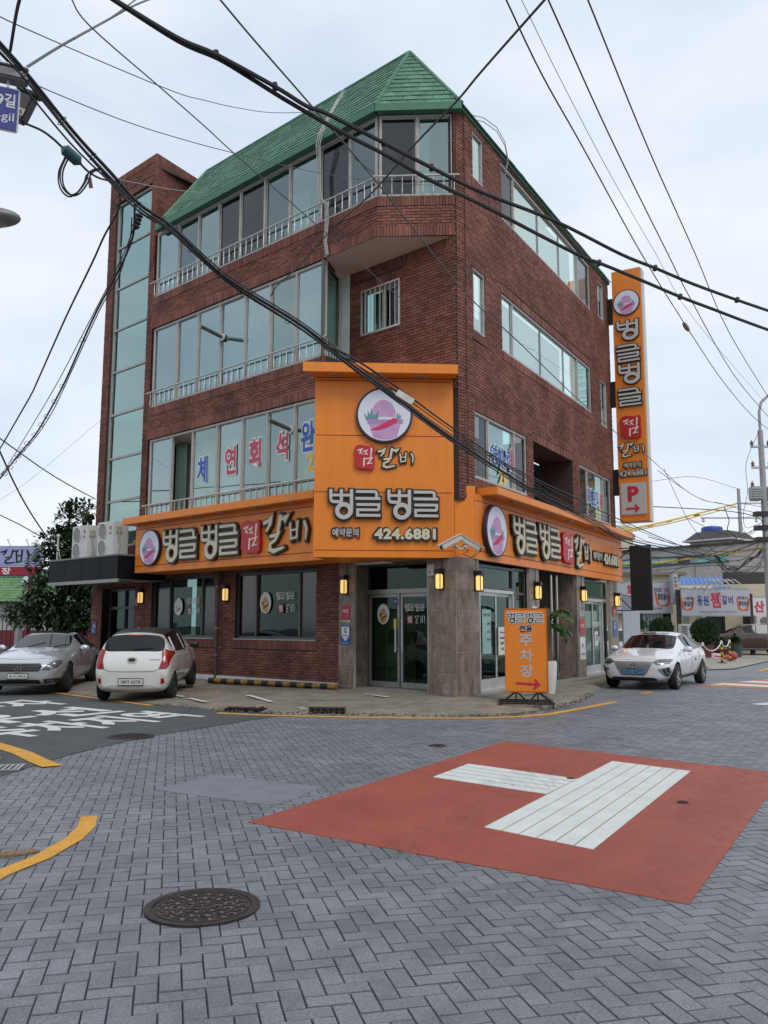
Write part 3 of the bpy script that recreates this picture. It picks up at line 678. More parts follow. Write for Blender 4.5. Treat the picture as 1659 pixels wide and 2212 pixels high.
mb = MB().quad((4.2, 4.2, -.15), (4.2, 6.22, -.15), (4.2, 6.22, -1), (4.2, 4.2, -1)).quad((7.28, 4.2, -.15), (7.28, 6.22, -.15), (7.28, 6.22, -1), (7.28, 4.2, -1)).quad((4.2, 6.22, -.15), (7.28, 6.22, -.15), (7.28, 6.22, -1), (4.2, 6.22, -1)).quad((4.2, 4.2, -.15), (7.28, 4.2, -.15), (7.28, 4.2, -1), (4.2, 4.2, -1))
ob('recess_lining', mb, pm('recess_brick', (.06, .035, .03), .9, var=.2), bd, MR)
for a, b, c, d, mt in ((2.4, 8.35, 11.42, 12.9, m_mint), (.7, 1.35, 11.6, 12.9, m_mint), (.66, 1.35, 8, 9.6, m_mint), (2.3, 7.2, 8.06, 9.5, m_mint), (10.2, 11, 11.4, 12.9, m_mint), (1.5, 2.9, 4.7, 6.3, m_curt), (8.7, 10.3, 4.7, 6.3, m_curt)):
    ob('curtain', MB().quad((a, c, -.28), (b, c, -.28), (b, d, -.28), (a, d, -.28)), mt, bd, MR)
for a, b in ((.5, 11.4),):
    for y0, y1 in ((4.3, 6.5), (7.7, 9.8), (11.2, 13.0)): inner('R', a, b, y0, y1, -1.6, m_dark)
# barred window of the recessed wall
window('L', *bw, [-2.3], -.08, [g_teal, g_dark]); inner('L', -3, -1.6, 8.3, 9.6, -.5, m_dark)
gr = MB().box(bw[0], bw[1], 9.46, 9.5, .01, .04).box(bw[0], bw[1], 8.38, 8.42, .01, .04).box(bw[0], bw[0] + .04, 8.42, 9.46, .01, .04).box(bw[1] - .04, bw[1], 8.42, 9.46, .01, .04)
g = ob('window_grille', gr, m_rail, bd, ML)
for i in range(7): ob('bar', MB().tube([(bw[0] + .15 + i * .155, 8.42, .025), (bw[0] + .15 + i * .155, 9.46, .025)], .012, 6), m_rail, g)
# tower glazing
zb = [4.02, 5.5, 6.91, 8.37, 9.82, 11.26, 12.69, 14.14, 15.70]
window('L', -14.46, -12.29, 4.0, 15.72, [], -.10, [glass('tower_pane', (.56, .88, .79), .30, ior=1.7, gcol=(.74, 1, .92))], rows=zb[1:-1], fw=.07)
inner('L', -14.5, -12.2, 3.9, 15.8, -1.6, m_room)
ob('stair_flight', MB().add([(x, y + dy, w) for (x, w) in ((-14.4, -.5), (-12.3, -.5), (-12.3, -1.5), (-14.4, -1.5)) for y, dy in ((0, 0),)], [(0, 1, 2, 3)]).v and MB().box(-14.4, -12.3, 5.2, 5.4, -1.5, -.4).box(-14.4, -12.3, 8.2, 8.4, -1.5, -.4).box(-14.4, -12.3, 11.3, 11.5, -1.5, -.4), m_plaster, bd, ML)
# railings along the bay windows
def railing(F, x0, x1, yb, yt, w, pitch=.235):
    t = ob('railing', MB().box(x0 - .05, x1, yb, yb + .001, w, w + .001).tube([(x0 - .1, yt, w), (x1, yt, w)], .022, 8), m_rail, bd, FR[F], smooth=True)
    n = int((x1 - x0) / pitch); pr = [(.009, 0), (.009, .12), (.017, .16), (.011, .2), (.018, .27), (.011, .34), (.016, .38), (.009, .42), (.009, 1)]
    h = yt - yb
    me = MB().lathe([(r, z * h) for r, z in pr], 6, Matrix.Rotation(R(-90), 4, 'X')).mesh('baluster', m_rail, True)
    for i in range(n + 1): link('baluster', me, t, Matrix.Translation((x0 + (i + .5) * (x1 - x0) / (n + 1), yb, w)))
railing('L', -10.3, -1.47, 10.98, 11.44, WB + .03); railing('C', -.02, WC + .1, 10.98, 11.44, .03); railing('L', -10.3, -3.08, 7.70, 8.14, WB + .03); railing('L', -10.3, -3.2, 4.40, 4.89, WB + .03)
railing('T', 0, WT, 7.7, 8.14, .03)
# exhaust pipes through the panes
for x, y in ((-7.0, 9.05), (-4.25, 6.15)):
    p = ob('exhaust_pipe', MB().tube([(x, y, WB - .1), (x + .05, y + .1, WB + .68)], .05, 12), pm('vent_pipe', (.20, .20, .20), .35, metal=.8, var=.3), bd, ML, smooth=True)
    ob('flange', MB().cyl((x, y, WB - .06), (x + .003, y + .005, WB - .02), .1), m_plaster, p)
# ---------------------------------------------------------------- roof
SL = 2.76
def rline(o, d): return o, d
eL = oL * (WB + .13); wL = oL * (WB - 1.9)                     # eave and ridge offsets of the left slope
eR = oR * .09; wR = oR * (-1.9)
def cross2(o1, d1, o2, d2):
    t = ((o2 - o1).x * d2.y - (o2 - o1).y * d2.x) / (d1.x * d2.y - d1.y * d2.x); return o1 + d1 * t
ec = (B4 - A4).normalized(); nC = Vector((ec.y, -ec.x, 0))      # out of the chamfer
oC = A4 + nC * .13
E1 = cross2(K + eL, dL, oC, ec); E2 = cross2(K + eR, dR, oC, ec)
oC2 = A4 - nC * 1.9; T1 = cross2(K + wL, dL, oC2, ec); T2 = cross2(K + wR, dR, oC2, ec)
gL = K + dL * 10.32; EL = cross2(K + eL, dL, gL, dR); TL = cross2(K + wL, dL, gL, dR)
gR = K + dR * 11.62; ER = cross2(K + eR, dR, gR, dL); TR = cross2(K + wR, dR, gR, dL)
zE, zT = 13.06, 15.78
def Z(p, z): return Vector((p.x, p.y, z)) - K
roof = ob('roof', MB().add([Z(EL, zE), Z(E1, zE), Z(T1, zT), Z(TL, zT), Z(E2, zE), Z(T2, zT), Z(ER, zE), Z(TR, zT), Z(TL + dR * 8, zT)], [(0, 1, 2, 3), (1, 4, 5, 2), (4, 6, 7, 5), (3, 2, 5, 7, 8)]), m_greenf, bd)
mb = MB()
for a, b in ((EL, E1), (E1, E2), (E2, ER)):
    d = (b - a).normalized(); n = Vector((d.y, -d.x, 0))
    q = [a + n * .03, b + n * .03, b - n * .12, a - n * .12] if b is not ER else [a - n * .04, b - n * .04, b - n * .12, a - n * .12]
    mb.add([Z(p, 13.0 if b is ER else 12.93) for p in q] + [Z(p, 13.10) for p in q], [(0, 1, 5, 4), (3, 2, 1, 0), (4, 5, 6, 7), (2, 3, 7, 6), (1, 2, 6, 5), (3, 0, 4, 7)])
ob('eave_fascia', mb, m_greenf, bd)
mb = MB()
for a, b in ((E1, T1), (E2, T2), (TL, T1), (T1, T2), (EL, TL)):
    za = zE if a in (E1, E2, EL) else zT; mb.tube([Z(a, za + .02), Z(b, zT + .03)], .05, 6)
ob('ridge_cap', mb, m_green, roof)
SH = []
def shingles(a, b, c, d, rows, wid):       # a,b eave ends, c,d ridge ends (above b, a)
    a, b, c, d = Z(a, zE), Z(b, zE), Z(c, zT), Z(d, zT); nrm = (b - a).cross(d - a).normalized()
    if nrm.z < 0: nrm = -nrm
    ul = (b - a).normalized(); up = nrm.cross(ul)
    if up.z < 0: up = -up
    for r in range(rows):
        p0, p1 = a.lerp(d, r / rows), b.lerp(c, r / rows); p2, p3 = b.lerp(c, (r + 1) / rows), a.lerp(d, (r + 1) / rows)
        s0 = min((p0 - a).dot(ul), (p3 - a).dot(ul)); s1 = max((p1 - a).dot(ul), (p2 - a).dot(ul)); x = s0 - (wid / 2 if r % 2 else 0) ; 
        while x < s1:
            w = wid * rnd.uniform(.85, 1.15); q = []
            for xx, t in ((x + .012, 0), (x + w - .012, 0), (x + w - .012, 1), (x + .012, 1)):
                lo = ((p0.lerp(p3, t)) - a).dot(ul); hi = ((p1.lerp(p2, t)) - a).dot(ul); q.append((min(max(xx, lo), hi), t))
            if q[1][0] - q[0][0] > .04 or q[2][0] - q[3][0] > .04:
                hgt = (p3 - a).dot(up) - (p0 - a).dot(up); base = (p0 - a).dot(up); lift = .022 + rnd.uniform(0, .010)
                P = lambda s, t, h: a + ul * s + up * (base + t * hgt) + nrm * h
                dj = rnd.uniform(-.012, .012)
                vs = [P(q[0][0], dj / hgt, .004), P(q[1][0], dj / hgt, .004), P(q[0][0], dj / hgt, lift), P(q[1][0], dj / hgt, lift), P(q[2][0], 1.04, .006), P(q[3][0], 1.04, .006)]
                SH.append((vs, [(0, 1, 3, 2), (2, 3, 4, 5), (0, 2, 5), (1, 4, 3)]))
            x += w
shingles(E1, E2, T2, T1, 13, .36); shingles(EL, E1, T1, TL, 13, .36); shingles(E2, ER, TR, T2, 13, .36)
mb = MB()
for i, (v, f) in enumerate(SH):
    if i < 299: ob('shingle', MB().add(v, f), m_green, roof)
    else: mb.add(v, f)
ob('shingle_cover', mb, m_green, roof, kind='stuff')
# a small parapet between roof end and tower
core_m = MB().box(-12.05, -10.4, 12.9, 13.9, -3.0, -.05); ob('parapet', core_m, m_mort, bd, ML)
# ---------------------------------------------------------------- ground floor: stone, doors, shop front
def tiles(F, x0, x1, ys, w, joints=()):
    xs = [x0, *joints, x1]; ob('grout_bed', MB().box(x0, x1, ys[0], ys[-1], w - .08, w - .006), m_grout, bd, FR[F])
    for a, b in zip(xs, xs[1:]):
        for c, d in zip(ys, ys[1:]): ob('stone_tile', MB().front(a + .007, b - .007, c + .006, d - .006, w - .03, w + rnd.uniform(0, .003)), m_stone, bd, FR[F])
ZS = [-.02, .17, .60, 1.04, 1.47, 1.90, 2.33, 2.66, 3.0]
tiles('L', -.88, -.13, ZS, .06, (-.64,))
q0 = K + dL * .13 + oL * .06; q1 = K + dR * .33 + oR * .06
FR['Q'] = rel(frame(q0, q1 - q0, (q1 - q0).cross(Vector((0, 0, 1))))); tiles('Q', 0, (q1 - q0).length, ZS, 0)
tiles('R', .33, .66, ZS, .06)
tiles('L', -3.55, -3.06, [.03, .22, .70, 1.12, 1.55, 2.0, 2.35, 2.7, 3.0], .06)
for a, b in ((3.62, 4.26), (7.2, 7.88), (10.35, 11.25)): tiles('R', a, b, ZS[1:], .05)
# recess of the glass door between the pillars
ob('door_recess', MB().quad((-.88, 0, .05), (-.88, 3, .05), (-1.0, 3, -.6), (-1.0, 0, -.6)).quad((-3.06, 0, .05), (-3.06, 3, .05), (-3.16, 3, -.6), (-3.16, 0, -.6)).quad((-3.2, 2.98, .1), (-.8, 2.98, .1), (-.8, 2.98, -.7), (-3.2, 2.98, -.7)), m_stone, bd, ML)
ob('threshold', MB().bbox(-3.06, -.86, -.1, .19, -.75, .02, .012), pm('step_concrete', (.24, .225, .20), .8, var=.2, sc=6, bump=.3, speck=.15), bd, ML)
ob('door_transom', MB().box(-3.18, -1.0, 2.30, 2.40, -.56, -.48), m_alu, bd, ML)
o = ob('transom_frame', MB().box(-3.18, -3.1, 2.4, 2.97, -.54, -.49).box(-1.05, -1.0, 2.4, 2.97, -.54, -.49).box(-3.18, -1, 2.93, 2.98, -.54, -.49), m_alud, bd, ML)
ob('pane', MB().quad((-3.12, 2.4, -.52), (-1.04, 2.4, -.52), (-1.04, 2.94, -.52), (-3.12, 2.94, -.52)), g_shop, o)
for a, b, hx in ((-3.10, -2.17, -2.25), (-2.13, -1.05, -2.05)):
    d = ob('glass_door', MB().box(a, a + .06, .2, 2.29, -.55, -.50).box(b - .06, b, .2, 2.29, -.55, -.50).box(a + .06, b - .06, .2, .32, -.55, -.50).box(a + .06, b - .06, 2.22, 2.29, -.55, -.50), m_alu, bd, ML)
    ob('pane', MB().quad((a + .05, .3, -.525), (b - .05, .3, -.525), (b - .05, 2.24, -.525), (a + .05, 2.24, -.525)), g_shop, d)
    ob('handle', MB().bbox(hx - .022, hx + .022, .98, 1.72, -.47, -.44, .008).box(hx - .01, hx + .01, 1.05, 1.08, -.5, -.44).box(hx - .01, hx + .01, 1.6, 1.63, -.5, -.44), pm('handle_steel', (.62, .62, .60), .35, metal=.5), d)
ob('steel_post', MB().box(-.93, -.86, 0, 3.0, -.02, .03), m_alu, bd, ML)
ob('ceiling_lamp', MB().bbox(-2.6, -1.7, 2.92, 2.965, .25, .5, .01), m_plaster, bd, ML)
# dim dining rooms
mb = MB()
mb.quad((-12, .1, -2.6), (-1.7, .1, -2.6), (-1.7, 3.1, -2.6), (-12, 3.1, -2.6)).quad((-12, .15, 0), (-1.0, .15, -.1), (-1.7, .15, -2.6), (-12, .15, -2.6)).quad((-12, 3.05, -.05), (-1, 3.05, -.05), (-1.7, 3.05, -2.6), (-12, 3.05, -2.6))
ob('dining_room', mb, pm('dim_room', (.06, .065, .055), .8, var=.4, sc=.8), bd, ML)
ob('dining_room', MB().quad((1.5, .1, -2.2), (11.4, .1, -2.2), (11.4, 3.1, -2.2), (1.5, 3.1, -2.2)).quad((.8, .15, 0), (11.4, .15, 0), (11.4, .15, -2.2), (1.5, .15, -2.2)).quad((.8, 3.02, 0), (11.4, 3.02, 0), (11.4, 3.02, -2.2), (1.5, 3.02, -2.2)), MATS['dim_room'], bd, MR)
# cartons stacked just inside the door
for r in range(5):
    for c in range(2):
        one('carton', MB().bbox(-.24, .24, -.17, .17, 0, .39, .01).box(-.05, .05, -.172, -.171, .16, .22, 0), pm('carton_board', (.42, .36, .20), .85, var=.15, sc=6), ['lowest', 'second', 'third', 'fourth', 'topmost'][r] + ' tan carton in the ' + ['left', 'right'][c] + ' pile behind the glass door', 'carton', Matrix.Translation(K) @ ML @ Matrix.Translation((-2.87 + c * .5, .2 + r * .4, -.85)) @ Matrix.Rotation(R(-90), 4, 'X'), 'cartons piled behind the glass door')
# ground floor windows of the left wall
for a, b, m1, m2 in ((-11.43, -8.36, -10.62, -9.05), (-7.48, -4.38, -6.72, -5.06)):
    window('L', a, b, 1.22, 2.94, [m1, m2], -.09, [D_, S_, D_], fm=m_alud, fw=.06)
    ob('window_sill', MB().box(a - .02, b + .02, 1.205, 1.235, -.1, .03), m_alu, bd, ML)
    for i in range(3): ob('curtain', MB().box(a + .3 + i * 1.0, a + .75 + i * 1.0, 1.3, 2.7, -.9, -.86), pm('inner_blind', (.045, .065, .055), .9, var=.3, stretch=(8, 8, .3)), bd, ML)
# shop front of the right side
def shopdoor(x0, x1, y0, y1, w):
    f = ob('sliding_door_frame', MB().box(x0, x1, y1, y1 + .07, w - .1, w + .02).box(x0, x0 + .05, y0, y1, w - .1, w + .02).box(x1 - .05, x1, y0, y1, w - .1, w + .02).box(x0, x1, y0 - .05, y0, w - .1, w + .03), pm('pale_alu', (.55, .55, .54), .4, metal=.4), bd, MR)
    xm = (x0 + x1) / 2
    for a, b, dw in ((x0 + .05, xm + .03, -.03), (xm - .03, x1 - .05, -.065)):
        l = ob('door_leaf', MB().box(a, a + .07, y0, y1, w + dw - .015, w + dw + .015).box(b - .07, b, y0, y1, w + dw - .015, w + dw + .015).box(a + .07, b - .07, y0, y0 + .22, w + dw - .015, w + dw + .015).box(a + .07, b - .07, y1 - .07, y1, w + dw - .015, w + dw + .015), MATS['pale_alu'], bd, MR)
        ob('pane', MB().quad((a + .06, y0 + .2, w + dw), (b - .06, y0 + .2, w + dw), (b - .06, y1 - .05, w + dw), (a + .06, y1 - .05, w + dw)), g_shop, l)
shopdoor(.80, 2.72, .22, 2.30, -.02); shopdoor(7.95, 9.75, .22, 2.28, -.02)
for a, b in ((.74, 2.8), (7.92, 10.3)): window('R', a, b, 2.38, 2.9, [], -.05, [S_], fm=m_alud)
window('R', 2.78, 3.58, .22, 2.92, [], -.06, [S_], fm=m_alud, rows=(2.33,)); window('R', 9.8, 10.33, .22, 2.3, [], -.06, [S_], fm=m_alud)
mb = MB().quad((4.26, 0, .04), (4.26, 3, .04), (4.26, 3, -1.5), (4.26, 0, -1.5)).quad((7.2, 0, .04), (7.2, 3, .04), (7.2, 3, -1.5), (7.2, 0, -1.5)).quad((4.26, 0, -1.5), (7.2, 0, -1.5), (7.2, 3, -1.5), (4.26, 3, -1.5))
ob('entrance_recess', mb, m_stone, bd, MR)
window('R', 4.6, 6.0, .2, 2.9, [5.3], -1.44, [S_], fm=m_alud, rows=(2.2,))
for i, x in enumerate((6.3, 6.75)): ob('steel_column', MB().cyl((x, .15, -.4), (x, 2.95, -.4), .06), pm('mirror_steel', (.45, .43, .40), .12, metal=.95, var=.05), bd, MR, smooth=True)
ob('plinth_step', MB().bbox(.30, 11.5, -.1, .17, -.1, .32, .015), MATS['step_concrete'], bd, MR)
ob('plinth_step', MB().bbox(.62, 11.5, -.1, .05, .33, .52, .012), MATS['step_concrete'], bd, MR)
# white painted kerb along the foot of the brick wall
ob('white_kerb', MB().bbox(-11.6, -3.56, -.05, .26, -.02, .16, .012), pm('kerb_white', (.62, .62, .60), .8, var=.12, sc=3, speck=.08), bd, ML)
# stair entrance under the canopy
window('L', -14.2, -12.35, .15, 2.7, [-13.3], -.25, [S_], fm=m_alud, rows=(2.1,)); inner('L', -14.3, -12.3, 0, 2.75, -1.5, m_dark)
core_m = MB().quad((-12.3, 0, 0), (-12.3, 2.7, 0), (-12.3, 2.7, -.4), (-12.3, 0, -.4)).box(-12.35, -11.6, 2.9, 4.2, -.05, -.02); ob('entrance_reveal', core_m, m_mort, bd, ML)
# conduits climbing over the roof edge
cb = []
def onL(u, v, w):
    d = ray(u, v); return CP + d * ((K + oL * w - CP).dot(oL) / d.dot(oL))
for i in range(3):
    off = i * .05; pts = [onL(742 + i * 3, 193 + i * 3, -.72)] + [onL(u + i * f, v, w) for u, f, v, w in ((728, 2.5, 216, -.30), (712, 2.5, 244, .22), (698, 3.5, 270, .75), (688, 4, 290, 1.24), (683, 4, 312, 1.28), (687, 3, 370, 1.16), (686, 3, 405, 1.18), (690, 3, 430, 1.16), (702, 3, 440, 1.15), (703, 3, 480, 1.13), (700, 2.5, 520, 1.13), (704, 2.5, 550, 1.12))]
    cb.append(ob('conduit', MB().tube([p - K for p in pts], .013, 6), pm('pvc_conduit', (.40, .40, .37), .6, var=.15), bd, smooth=True))
ob('conduit', MB().tube([p - K for p in (onL(704, 552, 1.1), onL(720, 572, .5), onL(733, 602, .06), onL(735, 680, .06), onL(731, 760, .06))], .03, 6), MATS['pvc_conduit'], bd, smooth=True)
pts = [K + Vector((0, 0, 0)) + dR * s + oR * w + Vector((0, 0, z)) for s, w, z in ((.75, .0, 13.12), (1.2, .08, 13.28), (1.75, .18, 13.30), (2.15, .22, 13.12), (2.38, .2, 12.8), (2.40, .1, 12.5))]
for d in (0, .10): ob('loose_cable', MB().tube([p - K + Vector((0, 0, d)) for p in pts], .011, 5), MATS['pvc_conduit'], bd, smooth=True)
# ================================================================ signs of the restaurant
m_or = pm('orange_panel', (.77, .225, .024), .42, var=.08, sc=1.6, speck=.04, ssc=30, spec=.4, stretch=(2.5, 2.5, .35))
m_groove = pm('groove_red', (.22, .02, .012), .7)
m_cream = pm('cream_letter', (.60, .55, .40), .5, var=.05)
m_greyl = pm('grey_letter', (.50, .49, .45), .5, var=.05)
m_blk = pm('black_letter_back', (.022, .018, .016), .5, var=.2)
m_sred = pm('seal_red', (.45, .012, .022), .4, var=.06)
m_pink = pm('pale_print', (.75, .60, .55), .6)
m_disc = pm('disc_white', (.66, .68, .74), .45, var=.03)
m_ring = pm('disc_ring', (.035, .02, .04), .5)
m_lil = pm('print_lilac', (.52, .30, .50), .6, var=.15, sc=4); m_lil2 = pm('print_violet', (.40, .22, .44), .6, var=.1); m_teal = pm('print_teal', (.12, .26, .30), .6); m_mag = pm('print_magenta', (.55, .02, .10), .5)
m_steel = pm('black_steel', (.012, .012, .013), .5, var=.2)
m_lamp = pm('downlight', (.42, .36, .30), .5)
def emblem(t, x, y, r, w, M, cols=None, flat=False, ry=None):  # round disc with a plain bowl-and-pepper print in place of the cartoon
    ry = ry or r; bowl, rim, leaf, pep, heap = cols or (m_lil, m_lil2, m_teal, m_mag, m_lil)
    d = ob('emblem_disc', MB().lathe([(r, w - (.09 if not flat else .0)), (r, w), (r * .93, w + .006), (r * .93, w + .002), (.001, w + .002)], 48, Matrix.Translation((x, y, 0)) @ Matrix.Diagonal((1, ry / r, 1, 1))), [m_ring if not flat else m_disc], t, M, smooth=True)
    e = lambda pts, z, mm, n: ob(n, MB().prism([(x + a * r, y + b * ry) for a, b in pts], w, w + z), mm, d)
    e(arc(0, 0, .925, 0, 352, 44), .003, m_disc, 'face')
    e(arc(-.02, .02, .42, -10, 190, 14, .52), .005, heap, 'heap')
    for i in range(5): e([(-.62 + i * .04, -.22), (-.72 + i * .13, .05 + .1 * (i % 3)), (-.42 + i * .05, -.24)], .006 + i * .0003, leaf, 'leaf')
    for i in range(3): e([(.40, -.2), (.46 + i * .08, .12 - .05 * i), (.54, -.22)], .0065 + i * .0003, leaf, 'leaf')
    e([(-.55, -.25), (.60, -.22), (.44, -.78), (.2, -.87), (-.1, -.88), (-.38, -.80)], .008, bowl, 'bowl')
    e([(-.60, -.18), (.66, -.15), (.65, -.30), (-.58, -.33)], .010, rim, 'bowl_rim')
    e([(-.50, -.55), (-.1, -.35), (.34, -.10), (.47, -.16), (.45, -.27), (.1, -.46), (-.2, -.56)], .0125, pep, 'pepper')
    return d
def word(t, M, x, y, w, h, w0, w1, kind='beonggeul', mat=None, bfat=.10, wk=1., vertical=False, back=None):
    seq = {'beonggeul': ['beong', 'geul', 'beong', 'geul'], 'galbi': ['gal', 'bi']}[kind]
    n = len(seq)
    for i, g in enumerate(seq):
        if kind == 'galbi': gx, gy, gw, gh = ((x, y, w * .54, h), (x + w * .60, y + h * .26, w * .40, h * .52))[i]
        elif vertical: gx, gy, gw, gh = x, y + h * (n - 1 - i) / n + h / n * .04, w, h / n * (.90 if g == 'beong' else .80)
        else:
            cw = (w - .05 * w) / n; gx = x + i * cw + (.05 * w if i > 1 else 0) + (cw * .03 if g == 'geul' else 0); gw = cw * .95; gy, gh = (y, h) if g == 'beong' else (y + h * .07, h * .92)
        o = ob('letter', glyph(MB(), g, gx, gy, gw, gh, w1 - .03, w1, 0, wk), mat or m_cream, t, M)
        ob('letter_back', glyph(MB(), g, gx, gy, gw, gh, w0, w1 - .028, bfat, wk), back or m_blk, o)
def seal(t, M, x, y, w, h, w0, w1, lm=None):
    pts = [(.08, .94), (.3, 1.0), (.52, .95), (.76, .93), (.9, .98), (.99, .88), (.97, .6), (1.0, .3), (.97, .08), (.84, .0), (.6, .04), (.35, .03), (.12, .07), (.02, .2), (.04, .5), (.0, .8)]
    o = ob('red_seal', MB().prism([(x + a * w, y + b * h) for a, b in pts], w0, w1), m_sred, t, M)
    ob('seal_letter', glyph(MB(), 'jjim', x + .16 * w, y + .14 * h, w * .70, h * .72, w1 - .002, w1 + .006, 0, .95), lm or m_pink, o)
def plate_text(t, M, body, x, y, w, h, w0, w1, mat, pad=.05, bold=.02, back=None):
    o = ob('lettering_back', tmb(body, x, y, (w0 + w1 - .012) / 2, w + pad * 1.9, h + pad * 1.9, max(.11, .95 * pad / h * .72), w1 - .012 - w0), back or m_blk, t, M)
    ob('lettering', tmb(body, x, y, w1 - .012, w, h, bold, .012), mat, o)
def downlights(t, M, xs, y, w):
    for x in xs:
        o = ob('downlight', MB().box(x - .12, x + .12, y - .012, y + .02, w - .06, w + .06), m_lamp, t, M); ob('lens', MB().box(x - .09, x + .09, y - .0165, y - .012, w - .035, w + .035), pm('lamp_lens', (.20, .17, .14), .2), o)
MLw, MRw = Matrix.Translation(K) @ ML, Matrix.Translation(K) @ MR
I4 = Matrix()
# ---- left fascia sign
t = thing('fascia_sign', 'long orange fascia sign above the brick ground floor windows with cream letters', 'sign', MLw)
ob('sign_panel', MB().box(-10.62, -2.95, 3.02, 4.36, .1, 1.10), m_or, t)
ob('sign_cap', MB().bbox(-10.85, -3.0, 4.36, 4.55, .1, 1.42, .012), m_or, t)
for y in (3.20, 4.24): ob('groove', MB().box(-10.62, -2.96, y - .010, y + .010, 1.09, 1.102), m_groove, t)
emblem(t, -9.78, 3.68, .50, 1.20, I4)
word(t, I4, -9.17, 3.22, 3.25, .86, 1.10, 1.20, wk=.86)
seal(t, I4, -5.80, 3.27, .72, .82, 1.10, 1.2); word(t, I4, -4.95, 3.27, 1.5, .84, 1.10, 1.19, 'galbi', bfat=.08, wk=.95)
downlights(t, I4, (-10.3, -9.05, -7.75, -6.5, -5.2, -3.9), 4.35, 1.27)
# ---- right fascia sign
t = thing('fascia_sign', 'long orange fascia sign over the shop front on the wider street with phone number', 'sign', MRw)
ob('sign_panel', MB().box(.42, 11.75, 2.97, 4.36, -.02, .10), m_or, t)
ob('sign_cap', MB().bbox(.75, 12.05, 4.36, 4.53, -.02, .48, .012), m_or, t)
for y in (3.15, 4.22): ob('groove', MB().box(.45, 11.74, y - .010, y + .010, .09, .102), m_groove, t)
emblem(t, 1.30, 3.64, .58, .22, I4)
word(t, I4, 2.30, 3.22, 3.22, .86, .10, .20, wk=.86)
seal(t, I4, 5.70, 3.22, .88, .84, .10, .20); word(t, I4, 6.74, 3.2, 1.45, .80, .10, .19, 'galbi', bfat=.08, wk=.95)
plate_text(t, I4, '예약문의', 8.95, 3.62, .84, .24, .10, .16, m_greyl, .04); plate_text(t, I4, '424.6881', 10.32, 3.60, 1.56, .34, .10, .17, m_cream, .05, .05)
downlights(t, I4, (2.0, 4.0, 6.0, 8.0, 10.0), 4.345, .3)
# ---- big corner sign box, turned to the crossing
b0 = Vector((-1.46, 17.46, 0)); b1 = Vector((1.47, 17.62, 0)); MBx = frame(b0, b1 - b0, (b1 - b0).cross(Vector((0, 0, 1)))); WB_ = (b1 - b0).length
t = thing('corner_sign', 'tall orange corner sign box over the glass door with round emblem and phone number', 'sign', MBx)
pl = kb(frame(b0, b1 - b0, (b1 - b0).cross(Vector((0, 0, 1)))), K + K + dL * 3.0 + oL * .2)
iv = MBx.inverted(); foot = [iv @ p for p in (b0, b1, K + oR * .05 + dR * .5, K + dL * 2.6)]
ob('sign_panel', MB().prism([(0, 0), (WB_, 0), (WB_ + .12, -.35), (1.6, -1.2), (.62, -1.9)], 0, 1).xf(Matrix(((1, 0, 0, 0), (0, 0, 3.82, 2.98), (0, 1, 0, 0), (0, 0, 0, 1)))), m_or, t)
ob('sign_cap', MB().prism([(-.25, .42), (WB_ + .05, .42), (WB_ + .05, -.3), (1.6, -1.2), (.5, -1.6)], 0, 1).xf(Matrix(((1, 0, 0, 0), (0, 0, .20, 6.81), (0, 1, 0, 0), (0, 0, 0, 1)))), m_or, t)
for y in (3.125, 4.345, 5.555, 6.74): ob('groove', MB().box(.02, WB_ - .03, y - .008, y + .008, -.01, .003), m_groove, t)
ob('edge_trim', MB().box(WB_ + .005, WB_ + .10, 2.98, 6.80, -.3, -.02), m_or, t)
emblem(t, 1.46, 5.985, .60, .09, I4)
seal(t, I4, .83, 4.81, .44, .54, 0, .07); word(t, I4, 1.34, 4.86, .74, .41, 0, .06, 'galbi', bfat=.05, wk=.95, mat=m_cream)
word(t, I4, .30, 3.76, 2.30, .63, 0, .10, mat=m_greyl, bfat=.07, wk=.98)
plate_text(t, I4, '예약문의', .66, 3.49, .54, .17, 0, .05, m_greyl, .035); plate_text(t, I4, '424.6881', 1.90, 3.47, 1.28, .235, 0, .07, m_cream, .045, .05)
downlights(t, I4, (.42, 1.30, 2.2), 6.798, .22)
# ---- filler panel between the box and the right fascia
f0 = b1 + (b1 - b0).normalized() * .02; f1 = K + dR * .44 + oR * .10; MFp = frame(f0, f1 - f0, (f1 - f0).cross(Vector((0, 0, 1))))
one('sign_filler', MB().box(0, (f1 - f0).length, 2.975, 4.52, -.3, -.003).box(0, (f1 - f0).length, 3.142, 3.158, -.003, .001), [m_or], 'plain orange corner panel joining the tall sign to the shop front fascia', 'panel', MFp)
# ---- projecting vertical sign
vo = K + dR * 11.3; MV = frame(vo, oR, -dR)     # x out from the wall, z towards the crossing
t = thing('projecting_sign', 'tall narrow orange sign projecting from the far wall end with parking board', 'sign', MV)
ob('sign_face', MB().bbox(.20, 1.14, 4.88, 13.30, -.06, 0, .008), m_or, t)
ob('sign_case', MB().bbox(.20, 1.17, 4.86, 13.28, -.42, -.062, .01), pm('case_cream', (.55, .52, .45), .5, var=.08, sc=3), t)
emblem(t, .67, 12.15, .44, .05, I4)
word(t, I4, .30, 8.62, .74, 2.95, 0, .07, mat=m_greyl, bfat=.07, wk=.92, vertical=True)
seal(t, I4, .32, 7.54, .68, .80, 0, .06); word(t, I4, .26, 6.98, .80, .44, 0, .05, 'galbi', bfat=.05, wk=.95)
plate_text(t, I4, '예약문의', .67, 6.70, .54, .17, 0, .04, m_greyl, .035); plate_text(t, I4, '424.6881', .67, 6.44, .86, .19, 0, .04, m_greyl, .035, .02)
p = ob('parking_board', MB().bbox(.25, 1.08, 5.08, 6.12, 0, .045, .03), pm('board_grey', (.50, .47, .45), .5, var=.04), t)
